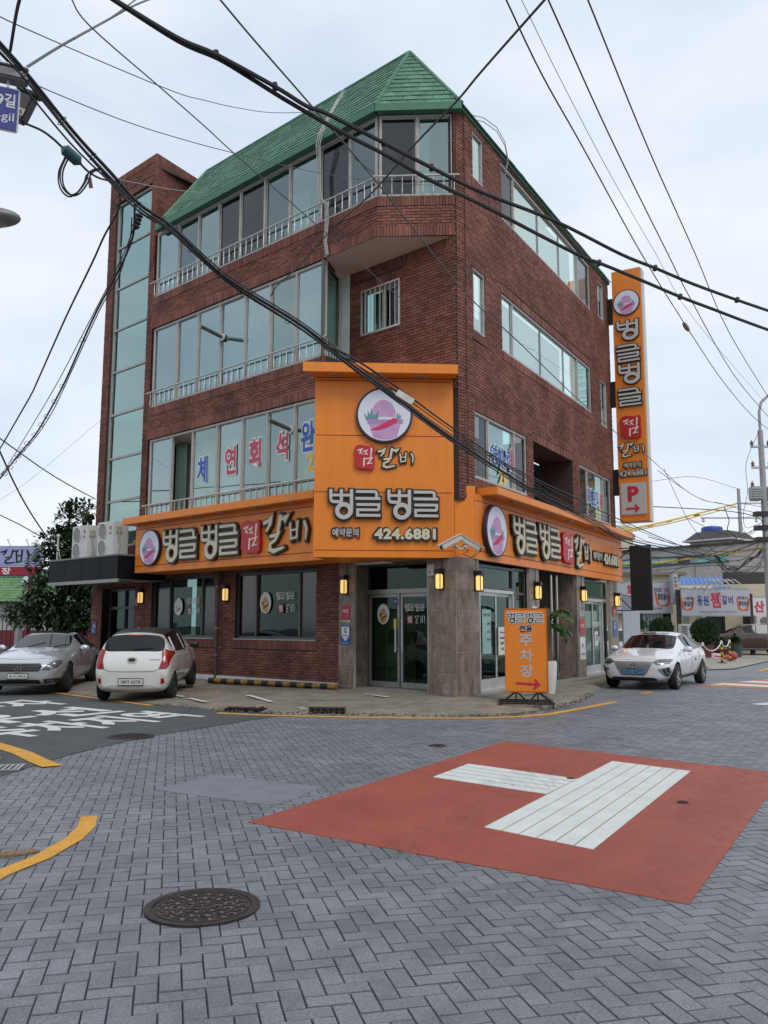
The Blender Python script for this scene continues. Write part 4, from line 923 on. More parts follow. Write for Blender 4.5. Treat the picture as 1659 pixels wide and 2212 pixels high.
m_pred = pm('parking_red', (.50, .02, .045), .5)
ob('lettering', tmb('P', .665, 5.76, .046, .36, .50, .05, .006), m_pred, p)
ob('arrow', MB().prism([(.42, 5.25), (.74, 5.25), (.68, 5.16), (.75, 5.16), (.86, 5.285), (.75, 5.41), (.68, 5.41), (.74, 5.32), (.42, 5.32)], .0455, .052), m_pred, p)
for y in (12.0, 9.15, 6.2): ob('bracket', MB().bbox(-.02, .20, y - .42, y + .42, -.30, -.08, .01), m_steel, t)
ob('eye_bolt', MB().lathe([(.05 + .012 * math.cos(a), .012 * math.sin(a)) for a in (0, 1.57, 3.14, 4.71)], 12, Matrix.Translation((.62, 13.34, -.2)), closed=True), m_rail, t)
# ---- blank black display panel on brackets
po = K + dR * 11.5; MD = frame(po, oR, -dR)
t = thing('display_panel', 'blank black hanging display panel on brackets past the shop front', 'display panel', MD)
ob('screen', MB().bbox(.42, 1.08, 2.05, 4.12, -.12, .04, .012), m_steel, t)
for y, d in ((4.05, .3), (2.06, .3)):
    ob('bracket', MB().tube([(-.05, y, -.04), (.5, y, -.04)], .018, 6), m_steel, t); ob('bracket', MB().tube([(-.05, y - .45 if y > 3 else y + .5, -.04), (.45, y, -.04)], .018, 6), m_steel, t)
# ---- freestanding parking sign
g0, g1 = G(1088, 1500), G(1166, 1500); q0 = G(1112, 1521)
ex = Vector((.92, -.12, 0)).normalized(); MSn = frame((2.36, 16.72, .02), ex, ex.cross(Vector((0, 0, 1))))
t = thing('standing_sign', 'orange freestanding parking sign box on a black wheeled steel frame', 'sign', MSn)
ob('sign_box', MB().bbox(0, .80, .30, 1.88, -.17, 0, .006), m_or, t); ob('edge_frame', MB().box(-.005, .80, 1.882, 1.90, -.18, .004).box(-.005, .80, .284, .298, -.18, .004).box(.803, .822, .284, 1.90, -.19, .006), pm('orange_frame', (.5, .14, .02), .4), t)
m_bk = pm('print_black', (.012, .012, .014), .5); m_pw = pm('print_white', (.70, .70, .68), .5); m_pgr = pm('print_grey', (.50, .44, .42), .5)
def print_word(t, M, x, y, w, h, z, mat, halo=None, hf=.02, wk=.9):
    seq = ['beong', 'geul', 'beong', 'geul']; cw = w / 4
    for i, g in enumerate(seq):
        gx = x + i * cw + (w * .01 if i > 1 else -w * .01); gh = h if g == 'beong' else h * .9; gy = y if g == 'beong' else y + h * .08
        o = ob('letter', glyph(MB(), g, gx, gy, cw * .93, gh, z, z + .003, 0, wk), mat, t, M)
        if halo: ob('letter_outline', glyph(MB(), g, gx, gy, cw * .93, gh, z - .002, z + .0003, hf, wk), halo, o)
print_word(t, I4, .06, 1.60, .68, .22, .004, m_bk, m_pw, .025)
for b, y, hh, mt in (('전용', 1.505, .14, m_bk),):
    o = ob('lettering', tmb(b, .41, y, .004, .26, hh, .035), mt, t); ob('lettering_outline', tmb(b, .41, y, .002, .275, hh * 1.1, .08), m_pw, o)
for i, b in enumerate('주차장'): ob('lettering', tmb(b, .41, 1.28 - i * .292, .004, .26, .235, .03), m_pgr, t)
ob('arrow', MB().prism([(.20, .44), (.56, .415), (.52, .345), (.54, .335), (.68, .43), (.57, .54), (.55, .525), (.575, .46), (.20, .48)], .003, .005), m_pred, t)
fr = MB()
for a, b in (((-.12, .1, .33), (.9, .1, .33)), ((-.12, .1, -.5), (.9, .1, -.5)), ((-.12, .1, .33), (-.12, .1, -.5)), ((.9, .1, .33), (.9, .1, -.5)), ((-.12, .1, -.1), (.9, .1, -.1)), ((.2, .1, -.09), (.2, .30, -.09)), ((.62, .1, -.09), (.62, .30, -.09)), ((-.1, .1, .3), (.2, .30, -.07)), ((.42, .1, -.1), (.2, .30, -.09)), ((.42, .1, .33), (.62, .3, -.07)), ((.88, .1, -.45), (.62, .3, -.1)), ((.88, .1, .3), (.62, .3, -.08))): fr.tube([a, b], .02, 4)
ob('stand', fr, m_steel, t)
for x, z in ((-.1, .3), (.88, .3), (-.1, -.47), (.88, -.47)):
    c = ob('castor', MB().cyl((x - .015, .045, z), (x + .015, .045, z), .045, n=14), m_steel, t, smooth=True)
ob('weight_block', MB().bbox(.50, .68, 0, .07, .28, .40, .01), pm('wood_block', (.14, .09, .05), .8), t)
cbl = [(0.1 + .1 * i, .29 - .05 * math.sin(i * .5) ** 2 - .02 * (i % 2), .01 + .02 * math.sin(i)) for i in range(8)]
ob('power_cable', MB().tube(cbl, .006, 5), m_steel, t)
# ---- stickers on the glass
m_pb = pm('print_blue', (.022, .11, .42), .5); m_pr = pm('print_pinkred', (.52, .045, .095), .5); m_py = pm('print_yellow', (.72, .52, .02), .5)
def sticker(body, x, y, w, h, F, mat, z, name, label, halo=.09):
    t = thing('window_letter' if len(body) < 5 else 'window_lettering', label, 'lettering', Matrix.Translation(K) @ F)
    ob('outline', tmb(body, x, y, z, w * 1.10, h * 1.10, halo), m_pw, t); ob('lettering', tmb(body, x, y, z + .003, w, h, .03), mat, t)
WS = WB - .07
for b, x, y, mt, nm in (('체', -7.72, 5.62, m_pb, 'blue syllable sticker, leftmost on the second floor bay glass'), ('연', -6.55, 5.72, m_pr, 'red syllable sticker with a ring, between blue and cross-shaped ones on the bay glass'), ('회', -5.58, 5.78, m_pr, 'second red syllable sticker from the left on the second floor bay glass'), ('석', -4.58, 5.82, m_pr, 'red syllable sticker next to the exhaust pipe on the second floor'), ('완', -3.68, 5.92, m_pb, 'blue syllable sticker partly behind the tall corner sign')):
    sticker(b, x, y, .46, .72, ML, mt, WS, 'w', nm)
sticker('2F', -3.45, 5.30, .5, .42, ML, m_py, WS, 'w', 'yellow floor number sticker on the glass beside the tall corner sign', .06)
sticker('연회석', 2.18, 5.45, 1.15, .50, MR, m_pb, -.056, 'w', 'blue banquet lettering on the second floor window near the corner pillar')
sticker('완비', 2.86, 5.52, .20, .55, MR, m_pr, -.052, 'w', 'small red lettering beside the blue banquet lettering')
sticker('2F', 2.35, 4.98, .5, .34, MR, m_py, -.056, 'w', 'yellow floor number under the blue banquet lettering', .06)
sticker('단체모임', 9.30, 5.42, 1.15, .55, MR, m_pb, -.056, 'w', 'blue group party lettering on the window beside the projecting sign')
sticker('환영', 10.12, 5.42, .22, .5, MR, m_pr, -.052, 'w', 'small red lettering beside the blue group party lettering')
sticker('2F', 9.75, 4.98, .45, .32, MR, m_py, -.056, 'w', 'yellow floor number under the blue group party lettering', .06)
def glass_logo(F, x, y, s, z, lab, cols=None, word_x=None):
    t = thing('glass_emblem', lab, 'window sticker', Matrix.Translation(K) @ F)
    emblem(t, x, y, .20 * s, z, I4, cols, True, .25 * s)
    wx = word_x or x + .38 * s
    print_word(t, I4, wx, y + .05 * s, .62 * s, .19 * s, z, m_pw, None, wk=.85)
    o = ob('red_seal', MB().box(wx + .06 * s, wx + .26 * s, y - .24 * s, y - .03 * s, z, z + .002), pm('seal_dark', (.20, .015, .02), .5), t); ob('seal_letter', tmb('찜', wx + .16 * s, y - .135 * s, z + .004, .13 * s, .15 * s, .02), m_pw, o)
    for i, b in enumerate(('gal', 'bi')): ob('letter', glyph(MB(), b, wx + (.32 + .18 * i) * s, y - .23 * s, .13 * s, .19 * s, z, z + .002, 0, .8), m_pw, t)
grey = (m_pw, m_greyl, m_greyl, m_sred, m_pw); ora = tuple(pm(n, c, .6) for n, c in (('e1', (.55, .33, .08)), ('e2', (.5, .24, .05)), ('e3', (.10, .14, .05)), ('e4', (.30, .03, .02)), ('e5', (.55, .28, .07))))
glass_logo(ML, -10.20, 2.1, 1.0, -.10, 'pale round emblem and white lettering on the window nearer the stair tower', grey)
glass_logo(ML, -6.37, 2.15, 1.1, -.10, 'orange round emblem and white lettering on the window beside the stone pillar', ora)
glass_logo(ML, -2.68, 1.84, .93, -.52, 'orange round emblem and white lettering on the double glass door', ora, -2.03)
def plaque(F, x, y, w, h, z, mat, label, lines, name='notice'):
    t = thing(name, label, 'notice', Matrix.Translation(K) @ F)
    ob('board', MB().bbox(x - w / 2, x + w / 2, y - h / 2, y + h / 2, z, z + .015, .004), mat, t)
    for b, dx, dy, ww, hh, mt in lines: ob('lettering', tmb(b, x + dx * w, y + dy * h, z + .017, ww * w, hh * h, .02), mt, t)
    return t
m_bpl = pm('plaque_blue', (.02, .09, .36), .4); m_grn = pm('poster_mint', (.28, .46, .42), .6, var=.15, sc=6)
t = plaque(ML, -3.31, 1.87, .26, .33, .062, pm('plaque_red', (.46, .02, .035), .4), 'red security notice over a blue shield on the narrow stone pillar', [('에스원', 0, .12, .62, .26, m_pw)])
ob('strip', MB().box(-3.44, -3.18, 1.655, 1.70, .062, .076), m_pw, t); ob('lettering', tmb('SECOM', -3.33, 1.68, .078, .19, .03, .03), m_bk, t)
t = plaque(ML, -3.31, 1.36, .29, .44, .062, m_bpl, 'blue and white shield notice under the red security notice', [])
ob('shield', MB().prism([(-3.43, 1.55), (-3.19, 1.55), (-3.19, 1.36), (-3.25, 1.27), (-3.31, 1.22), (-3.37, 1.27), (-3.43, 1.36)], .077, .080), m_pw, t)
ob('lettering', tmb('G', -3.31, 1.47, .082, .09, .13, .04), m_bpl, t); ob('lettering', tmb('키퍼닉스', -3.31, 1.35, .082, .17, .04, .02), m_bk, t); ob('lettering', tmb('24시간 출동', -3.31, 1.18, .080, .2, .03, .0), m_pw, t)
plaque(ML, -2.28, 2.10, .17, .15, -.515, m_bpl, 'small blue sticker high on the left glass door leaf', [('JCI', -.05, .12, .6, .34, m_pw)])
plaque(ML, -2.27, 1.62, .17, .22, -.515, pm('plaque_yellow', (.50, .45, .02), .5), 'small yellow sticker on the left glass door leaf', [('ψ', 0, 0, .3, .3, m_pw)])
plaque(MR, 1.22, 1.45, .46, .95, -.04, m_grn, 'pale mint menu poster inside the first sliding door', [('벙글벙글 찜갈비', .0, .38, .8, .07, m_bk), ('갈비찜', .2, .18, .4, .07, m_bk), ('소고기', .2, .0, .4, .07, m_bk), ('찌개류', .2, -.18, .4, .07, m_bk)], 'poster')
plaque(MR, 1.95, 1.24, .42, .62, .01, m_pw, 'white foreign language notice on the sliding door behind the parking sign', [('Bonjour', 0, .3, .6, .1, m_bk), ('Benvenuti', 0, .12, .6, .1, m_bk), ('営業中', 0, -.08, .5, .11, m_bk), ('欢迎', 0, -.28, .4, .12, m_bk)])
plaque(MR, 3.95, 1.75, .42, .60, .052, m_pw, 'white notice with a red mark on the pillar above the potted plant', [('◎', 0, .15, .35, .2, m_pr), ('안심식당', 0, -.2, .6, .1, m_bk)])
plaque(MR, 5.0, 1.85, .40, .40, -1.36, m_bpl, 'blue sticker on the door inside the shop recess', [('방역', 0, .1, .5, .3, m_pw)])
plaque(MR, 7.55, 1.56, .46, .42, .052, MATS['plaque_red'], 'red security notice on the pillar beside the second sliding door', [('에스원', 0, .05, .6, .26, m_pw)])
plaque(MR, 7.55, .95, .46, .62, .052, m_pw, 'white notice with an orange picture low on the pillar beside the second sliding door', [('♨', 0, .1, .4, .25, m_pr), ('모범음식점', 0, -.25, .7, .1, m_bk)])
plaque(MR, 7.55, 2.05, .44, .46, .052, pm('plaque_grey', (.36, .34, .30), .6), 'pale grey notice above the red security notice on the far pillar', [('안내', 0, .0, .5, .2, m_bk)])
plaque(MR, 9.25, 1.2, .32, .42, -.075, m_pw, 'white stairway pictogram on the second sliding door', [('↗', -.0, .0, .6, .5, m_bk)])
t = thing('window_lettering', 'white banquet lettering on the second sliding door above the stairway pictogram', 'lettering', MRw); ob('lettering', tmb('단체연회석', 9.25, 1.62, -.075, .95, .17, .02), m_pw, t); ob('lettering', tmb('2F', 9.52, 1.18, -.075, .2, .16, .02), m_pw, t)
plaque(MR, 10.8, 1.5, .4, .5, .052, m_bpl, 'blue shield notice on the last stone pillar of the shop front', [('G', 0, .15, .3, .4, m_pw)])
plaque(MR, 10.8, 2.02, .36, .3, .052, MATS['plaque_red'], 'small red plate on the last stone pillar of the shop front', [('에스원', 0, 0, .6, .3, m_pw)])
plaque(ML, -14.62, 1.48, .26, .36, .012, m_bpl, 'blue house number plate on the brick pier by the tree', [('19', .1, .15, .4, .3, m_pw), ('길', -.2, -.2, .3, .2, m_pw)])
plaque(ML, -12.2, 2.28, .16, .26, .012, MATS['plaque_red'], 'small red plate on the brick pier under the black canopy', [('에스원', 0, 0.1, .7, .2, m_pw)])
# ---- wall lanterns
m_glow = pm('lantern_glow', (1.0, .66, .20), .5, emit=.65, var=.0); m_lb = pm('lantern_black', (.012, .011, .010), .45)
def lantern():
    t = thing('wall_lantern', 'x', 'wall lamp', I4, 'lit wall lanterns around the ground floor')
    ob('backplate', MB().bbox(-.07, .07, -.20, .24, 0, .03, .008), m_lb, t)
    ob('cap', MB().bbox(-.085, .085, .12, .22, .03, .17, .012), m_lb, t)
    ob('lamp_glass', MB().bbox(-.065, .065, -.19, .118, .035, .15, .02), m_glow, t)
    for x in (-.072, .060): ob('cage_bar', MB().box(x, x + .012, -.20, .12, .14, .155), m_lb, t)
    ob('base', MB().bbox(-.08, .08, -.215, -.192, .03, .16, .008), m_lb, t)
    ob('feed_cable', MB().tube([(0, .22, .02), (.01, .4, .015), (0, .62, .02)], .008, 5), m_lb, t)
    return t
lr = lantern(); first = True
for F, x, y, w, lab in (('L', -3.30, 2.50, .065, 'lit lantern on the narrow stone pillar left of the glass door'), ('L', -.50, 2.53, .065, 'lit lantern on the corner pillar face beside the glass door'), ('R', .46, 2.50, .065, 'lit lantern on the corner pillar next to the first sliding door'), ('R', 3.95, 2.42, .055, 'lit lantern on the pillar above the potted plant'), ('R', 7.55, 2.45, .055, 'lit lantern on the pillar beside the second sliding door'), ('R', 10.9, 2.38, .055, 'lit lantern on the last pillar of the shop front near the parked white sedan'), ('L', -7.78, 2.42, .012, 'lit lantern on brick between the two ground floor windows'), ('L', -11.88, 2.42, .012, 'lit lantern on the brick pier beside the black canopy')):
    M = Matrix.Translation(K) @ FR[F] @ Matrix.Translation((x, y, w))
    if first: lr.matrix_world = M; lr['label'] = lab; first = False
    else: copy_thing(lr, M, lab)
# ---- small fittings
def camera_box(M, lab):
    t = thing('security_camera', lab, 'camera', M, 'security cameras on the corner sign')
    ob('housing', MB().bbox(-.06, .06, -.05, .06, -.25, .25, .015), pm('camera_white', (.56, .54, .49), .45, var=.08), t); ob('hood', MB().bbox(-.075, .075, .065, .08, -.27, .32, .005), MATS['camera_white'], t)
    ob('lens', MB().cyl((0, 0, .25), (0, 0, .262), .04, n=14), m_steel, t); ob('bracket', MB().tube([(0, -.05, -.05), (0, -.2, -.1), (0, -.22, -.24)], .02, 6).cyl((0, -.22, -.26), (0, -.22, -.22), .05), MATS['camera_white'], t)
def aim(p, d, up=(0, 0, 1)):
    z = Vector(d).normalized(); x = Vector(up).cross(z).normalized(); y = z.cross(x); M = Matrix((x, y, z)).transposed().to_4x4(); M.translation = p; return M
camera_box(aim(AT(975, 1172, 17.15), (-.9, -.35, -.50)), 'beige security camera pointing down to the glass door from the corner sign')
camera_box(aim(AT(1015, 1174, 17.25), (.85, -.25, -.55)), 'beige security camera pointing down the shop front from the corner sign')
one('camera_cable', MB().tube([AT(1005 + 8 * math.sin(i * 1.3), 1165 + i * 4, 17.3 + .02 * i) for i in range(9)] + [AT(1018, 1204, 17.4), AT(1040, 1190, 17.5)], .009, 5), m_steel, 'tangled black cable hanging between the two security cameras', 'cable', smooth=True)
t = thing('alarm_box', 'small white alarm box with red mark on the stone above the glass door side', 'alarm box', MLw); ob('case', MB().bbox(-.86, -.68, 2.62, 2.86, .06, .13, .01), m_plaster, t); ob('mark', MB().box(-.79, -.75, 2.66, 2.72, .131, .133), m_pred, t)
t = thing('intercom', 'pale intercom keypad on the brick pier beside the stair door', 'intercom', MLw); ob('case', MB().bbox(-12.06, -11.94, 1.28, 1.52, .01, .045, .006), pm('beige', (.40, .34, .25), .6), t); ob('keys', MB().box(-12.03, -11.97, 1.31, 1.42, .046, .05), m_greyl, t)
t = thing('drainpipe', 'dark brown drainpipe between the two ground floor windows', 'drainpipe', MLw)
ob('pipe', MB().tube([(-8.08, 3.05, .12), (-8.08, .75, .12)], .045, 10), pm('pipe_brown', (.07, .05, .045), .5, var=.2), t, smooth=True); ob('lower_pipe', MB().tube([(-8.08, .78, .12), (-8.08, .62, .12), (-8.05, .1, .14)], [.055, .05, .05], 10), MATS['pipe_brown'], t, smooth=True)
for y in (2.6, 1.5, .8): ob('clip', MB().lathe([(.048, -.015), (.054, -.015), (.054, .015), (.048, .015)], 14, Matrix.Translation((-8.08, y, .12)) @ Matrix.Rotation(R(90), 4, 'X'), closed=True), m_alu, t)
# wheel stop bars
def wheelstop(a, b, lab, z):
    a, b = Vector(a), Vector(b); t = thing('wheel_stop', lab, 'wheel stop', None, 'striped wheel stop pipes in front of the brick wall'); L_ = (b - a).length; d = (b - a) / L_; n = 18
    t.matrix_world = frame((a.x, a.y, z), d, Vector((d.y, -d.x, 0)))
    for i in range(n):
        ob('band', MB().cyl((i / n * L_, .085, 0), ((i + 1) / n * L_, .085, 0), .065, n=14), [pm('stop_black', (.02, .018, .018), .6, var=.4, sc=14), pm('stop_yellow', (.30, .17, .03), .7, var=.5, sc=14)][i % 2], t, smooth=True)
    for q in (.06, .5, .95): ob('foot', MB().box(q * L_ - .04, q * L_ + .04, -.03, .05, -.07, .07), m_iron, t)
wheelstop(G(452, 1470, .2).to_2d().to_3d(), G(727, 1490, .14).to_2d().to_3d(), 'black and yellow striped pipe wheel stop along the white kerb', .12)
p0 = K + dL * 9.4 + oL * .6; p1 = K + dL * 8.6 + oL * .55
one('loose_pipe', MB().tube([(p0.x, p0.y, .2), (p1.x, p1.y, .2)], .05, 8), m_steel, 'short dark pipe lying on the apron behind the white hatchback', 'pipe', smooth=True)
# entrance canopy and outdoor units
MCn = MLw
t = thing('entrance_canopy', 'black panelled flat canopy over the stair tower door', 'canopy', MCn)
x0, x1, y0, y1, w1 = -14.75, -10.75, 2.76, 3.50, 1.55
ob('roof_slab', MB().box(x0 + .02, x1 - .02, y1 - .3, y1 - .02, .01, w1 - .03), m_steel, t)
m_cp = pm('canopy_black', (.006, .007, .011), .5, var=.3, sc=2, spec=.15)
for i in range(4): a = x0 + (x1 - x0) * i / 4; ob('fascia_panel', MB().bbox(a + .006, a + 1.0 - .006, y0 + .1, y1, w1 - .03, w1, .004), m_cp, t)
ob('fascia_panel', MB().bbox(x1 - .03, x1, y0 + .1, y1, .02, w1 - .035, .004), m_cp, t); ob('fascia_panel', MB().bbox(x0, x0 + .03, y0 + .1, y1, .02, w1 - .035, .004), m_cp, t)
ob('edge_strip', MB().box(x0 - .01, x1 + .01, y0, y0 + .095, w1 - .05, w1 + .01), pm('strip_grey', (.30, .30, .29), .5, metal=.4, var=.3, sc=20), t); ob('top_trim', MB().box(x0 - .02, x1 + .02, y1 + .002, y1 + .05, -.0, w1 + .02), pm('trim_grey', (.20, .20, .19), .6, var=.2), t)
ob('canopy_soffit', MB().box(x0 + .03, x1 - .03, y0 + .06, y0 + .09, .02, w1 - .06), m_alu, t)
m_ac = pm('unit_white', (.56, .57, .55), .5, var=.07, sc=3); m_acd = pm('unit_grille', (.16, .15, .135), .6, var=.3, sc=14)
def outdoor(x, w, rot, lab):
    M = MCn @ Matrix.Translation((x, y1 + .055, w)) @ Matrix.Rotation(rot, 4, 'Y')
    t = thing('outdoor_unit', lab, 'air conditioner', M, 'outdoor units on the black canopy')
    ob('case', MB().bbox(-.46, .46, .0, 1.06, -.50, 0, .02), m_ac, t)
    for y in (.28, .78):
        f = ob('fan_guard', MB().lathe([(.245, -.005), (.26, .012), (.235, .02), (.225, .004)], 28, Matrix.Translation((-.16, y, 0)), closed=True), m_ac, t)
        ob('fan_opening', MB().lathe([(.001, .003), (.23, .003)], 28, Matrix.Translation((-.16, y, 0))), m_acd, f)
        for k in range(9): ob('guard_bar', MB().box(-.16 - .2 + k * .05 - .004, -.16 - .2 + k * .05 + .004, y - math.sqrt(max(.001, .225 ** 2 - (-.2 + k * .05) ** 2)), y + math.sqrt(max(.001, .225 ** 2 - (-.2 + k * .05) ** 2)), .010, .016), m_ac, f)
    ob('round_logo', MB().lathe([(.001, .004), (.065, .004), (.065, 0)], 24, Matrix.Translation((.29, .86, 0))), pm('logo_pink', (.50, .10, .17), .5), t); ob('lettering', tmb('LG', .29, .70, .004, .12, .07, .04), m_bk, t)
    ob('valve_cover', MB().bbox(.462, .50, .70, .9, -.26, -.08, .01), pm('valve_beige', (.38, .34, .24), .6), t); ob('hose', MB().tube([(.48, .8, -.17), (.53, .6, -.15), (.5, .35, -.2), (.54, .1, -.14), (.5, .02, -.1)], .022, 8), pm('hose_grey', (.35, .33, .28), .7), t, smooth=True)
    return t
outdoor(-13.95, 1.02, R(0), 'white twin fan outdoor unit on the canopy, farther from the orange fascia sign'); outdoor(-12.38, 1.05, R(0), 'white twin fan outdoor unit on the canopy, next to the orange fascia sign')
t = thing('outdoor_unit', 'small old outdoor unit half hidden behind the orange fascia sign', 'air conditioner', MCn, 'outdoor units on the black canopy'); ob('case', MB().bbox(-10.95, -10.55, 3.56, 4.25, .5, .8, .02), m_ac, t); ob('side_tray', MB().box(-11.35, -10.96, 3.9, 4.02, .45, .75), pm('tray_green', (.20, .22, .08), .8), t)
one('wall_duct', MB().bbox(-15.16, -15.0, 9.0, 14.6, -.5, -.2, .02), m_plaster, 'slim white duct on the far side of the stair tower', 'duct', MCn)
t = thing('cable_post', 'thin pale post at the canopy corner holding an overhead cable', 'post', MCn); ob('post', MB().tube([(-14.65, 3.5, 1.35), (-14.65, 4.3, 1.35)], .03, 8), m_greyl, t); ob('stay', MB().tube([(-14.4, 3.5, 1.35), (-14.65, 4.0, 1.35)], .01, 5), m_greyl, t); ob('insulator', MB().sphere((-14.65, 4.32, 1.35), .06, 6), m_plaster, t)
# potted plant by the parking sign
P = K + dR * 2.6 + oR * .85; mt = loc(P.x, P.y, .08)
t = thing('plant_pot', 'tall tapered white pot behind the orange parking sign', 'pot', mt); ob('pot', MB().lathe([(.001, 0), (.13, 0), (.17, .3), (.19, .65), (.175, .72), (.165, .72), (.16, .66), (.001, .66)], 28), pm('pot_white', (.62, .61, .58), .35, var=.05), t, smooth=True); ob('soil', MB().lathe([(.001, .672), (.158, .672)], 20), m_dirt, t)
m_leafp = pm('pot_leaf', (.05, .115, .02), .55, var=.4, sc=4, isl=.4, spec=.4)
t = thing('potted_plant', 'potted tree with a thick stem and drooping green leaflets', 'plant', Matrix.Translation((P.x, P.y, .74)))
ob('trunk', MB().tube([(0, 0, 0), (.02, .01, .5), (.0, .02, 1.0), (.03, 0, 1.22)], [.065, .055, .05, .03], 10), pm('pot_trunk', (.17, .12, .08), .9, var=.35, sc=30, stretch=(1, 1, 3), bump=.5), t, smooth=True)
mb = MB()
def leaf(mb, p, d, ln, wd, up=Vector((0, 0, 1)), bend=.25):
    d = Vector(d).normalized(); s = d.cross(up)
    if s.length < .05: s = d.cross(Vector((1, 0, .2)))
    s.normalize(); n = s.cross(d); p = Vector(p)
    mb.add([p, p + d * ln * .35 + s * wd * .5 - n * 0, p + d * ln * .75 + s * wd * .38 - n * ln * bend * .5, p + d * ln - n * ln * bend, p + d * ln * .75 - s * wd * .38 - n * ln * bend * .5, p + d * ln * .35 - s * wd * .5, p + d * ln * .45 - n * ln * .02], [(0, 1, 6), (1, 2, 6), (2, 3, 6), (3, 4, 6), (4, 5, 6), (5, 0, 6)])
st = MB()
for i in range(15):
    a = i * 2.4 + rnd.uniform(-.3, .3); L_ = rnd.uniform(.42, .78); el = rnd.uniform(-.1, .9)
    base = Vector((.02, 0, rnd.uniform(.75, 1.22))); q = [base]; d = Vector((math.cos(a) * math.cos(el), math.sin(a) * math.cos(el), math.sin(el)))
    for k in range(8): d = (d + Vector((0, 0, -.17))).normalized(); q.append(q[-1] + d * L_ / 8)
    st.tube(q, .007, 4)
    for k in range(2, 9):
        for sgn in (-1, 1):
            s = d.cross(Vector((0, 0, 1))).normalized() * sgn
            for _ in range(2): leaf(mb, q[k] + Vector((rnd.uniform(-.02, .02), rnd.uniform(-.02, .02), 0)), (q[k] - q[k - 1]).normalized() * .6 + s * rnd.uniform(.5, 1) + Vector((0, 0, rnd.uniform(-.6, .1))), rnd.uniform(.10, .17), .055)
ob('stems', st, m_leafp, t, kind='stuff'); ob('foliage', mb, m_leafp, t, kind='stuff')
# ================================================================ cars
m_tyre = pm('tyre_rubber', (.014, .014, .014), .85, var=.2, sc=20); m_rim = pm('rim_alloy', (.38, .39, .40), .3, metal=.85, var=.08); m_rimd = pm('rim_dark', (.05, .05, .052), .35, metal=.7, var=.1)
m_cg = pm('car_glass', (.006, .007, .009), .03, var=0, spec=.5); m_cb = pm('car_black', (.010, .010, .011), .45, var=.1); m_arch = pm('arch_black', (.004, .004, .004), .95, var=0)
m_chr = pm('chrome', (.60, .60, .60), .12, metal=1, var=0); m_tl = pm('tail_red', (.27, .006, .008), .12, var=.25, sc=20, spec=.7); m_tlc = pm('tail_clear', (.55, .50, .48), .15, var=.1); m_amb = pm('amber', (.55, .16, .02), .2, var=0)
m_hl = pm('headlamp', (.17, .175, .185), .08, metal=.55, var=.45, sc=16, spec=.8)
m_plw = pm('plate_white', (.62, .62, .60), .5, var=.03); m_plb = pm('plate_blue', (.10, .30, .50), .5, var=.03)
def paint(n, c, metal=0., rough=.28): return pm(n, c, rough, metal, var=.03, sc=3, coat=1.0, spec=.5)
def wheel(r, w, spokes, dark, parent, x, y, side):
    t = ob('wheel', MB().lathe([(r * .68, -w / 2), (r * .93, -w / 2), (r, -w * .36), (r, w * .36), (r * .93, w / 2), (r * .68, w / 2)], 32, closed=True), m_tyre, parent, Matrix.Translation((x, y, r)) @ Matrix.Rotation(R(-90 * side), 4, 'X'), smooth=True)
    z = w * .40; mm = m_rimd if dark else m_rim
    rim = MB().lathe([(r * .70, w * .3), (r * .70, w * .48), (r * .64, w * .46), (r * .63, w * .3)], 28); rim.cyl((0, 0, w * .08), (0, 0, z), r * .13, n=12)
    dish = MB().lathe([(r * .66, w * .30), (r * .64, w * .12), (.001, w * .06)], 28)
    for k in range(spokes):
        a = 2 * math.pi * k / spokes; d = Vector((math.cos(a), math.sin(a), 0)); s = Vector((-d.y, d.x, 0)) * r * (.30 / spokes + .03)
        p, q = d * r * .08, d * r * .66
        rim.add([p + s + Vector((0, 0, z)), p - s + Vector((0, 0, z)), q - s * 1.2 + Vector((0, 0, w * .44)), q + s * 1.2 + Vector((0, 0, w * .44)), p + s, p - s, q - s * 1.2 + Vector((0, 0, w * .2)), q + s * 1.2 + Vector((0, 0, w * .2))], [(0, 1, 2, 3), (0, 3, 7, 4), (1, 5, 6, 2)])
    ob('rim', rim, [mm], t, smooth=False); ob('brake_disc', dish, m_cb, t); return t
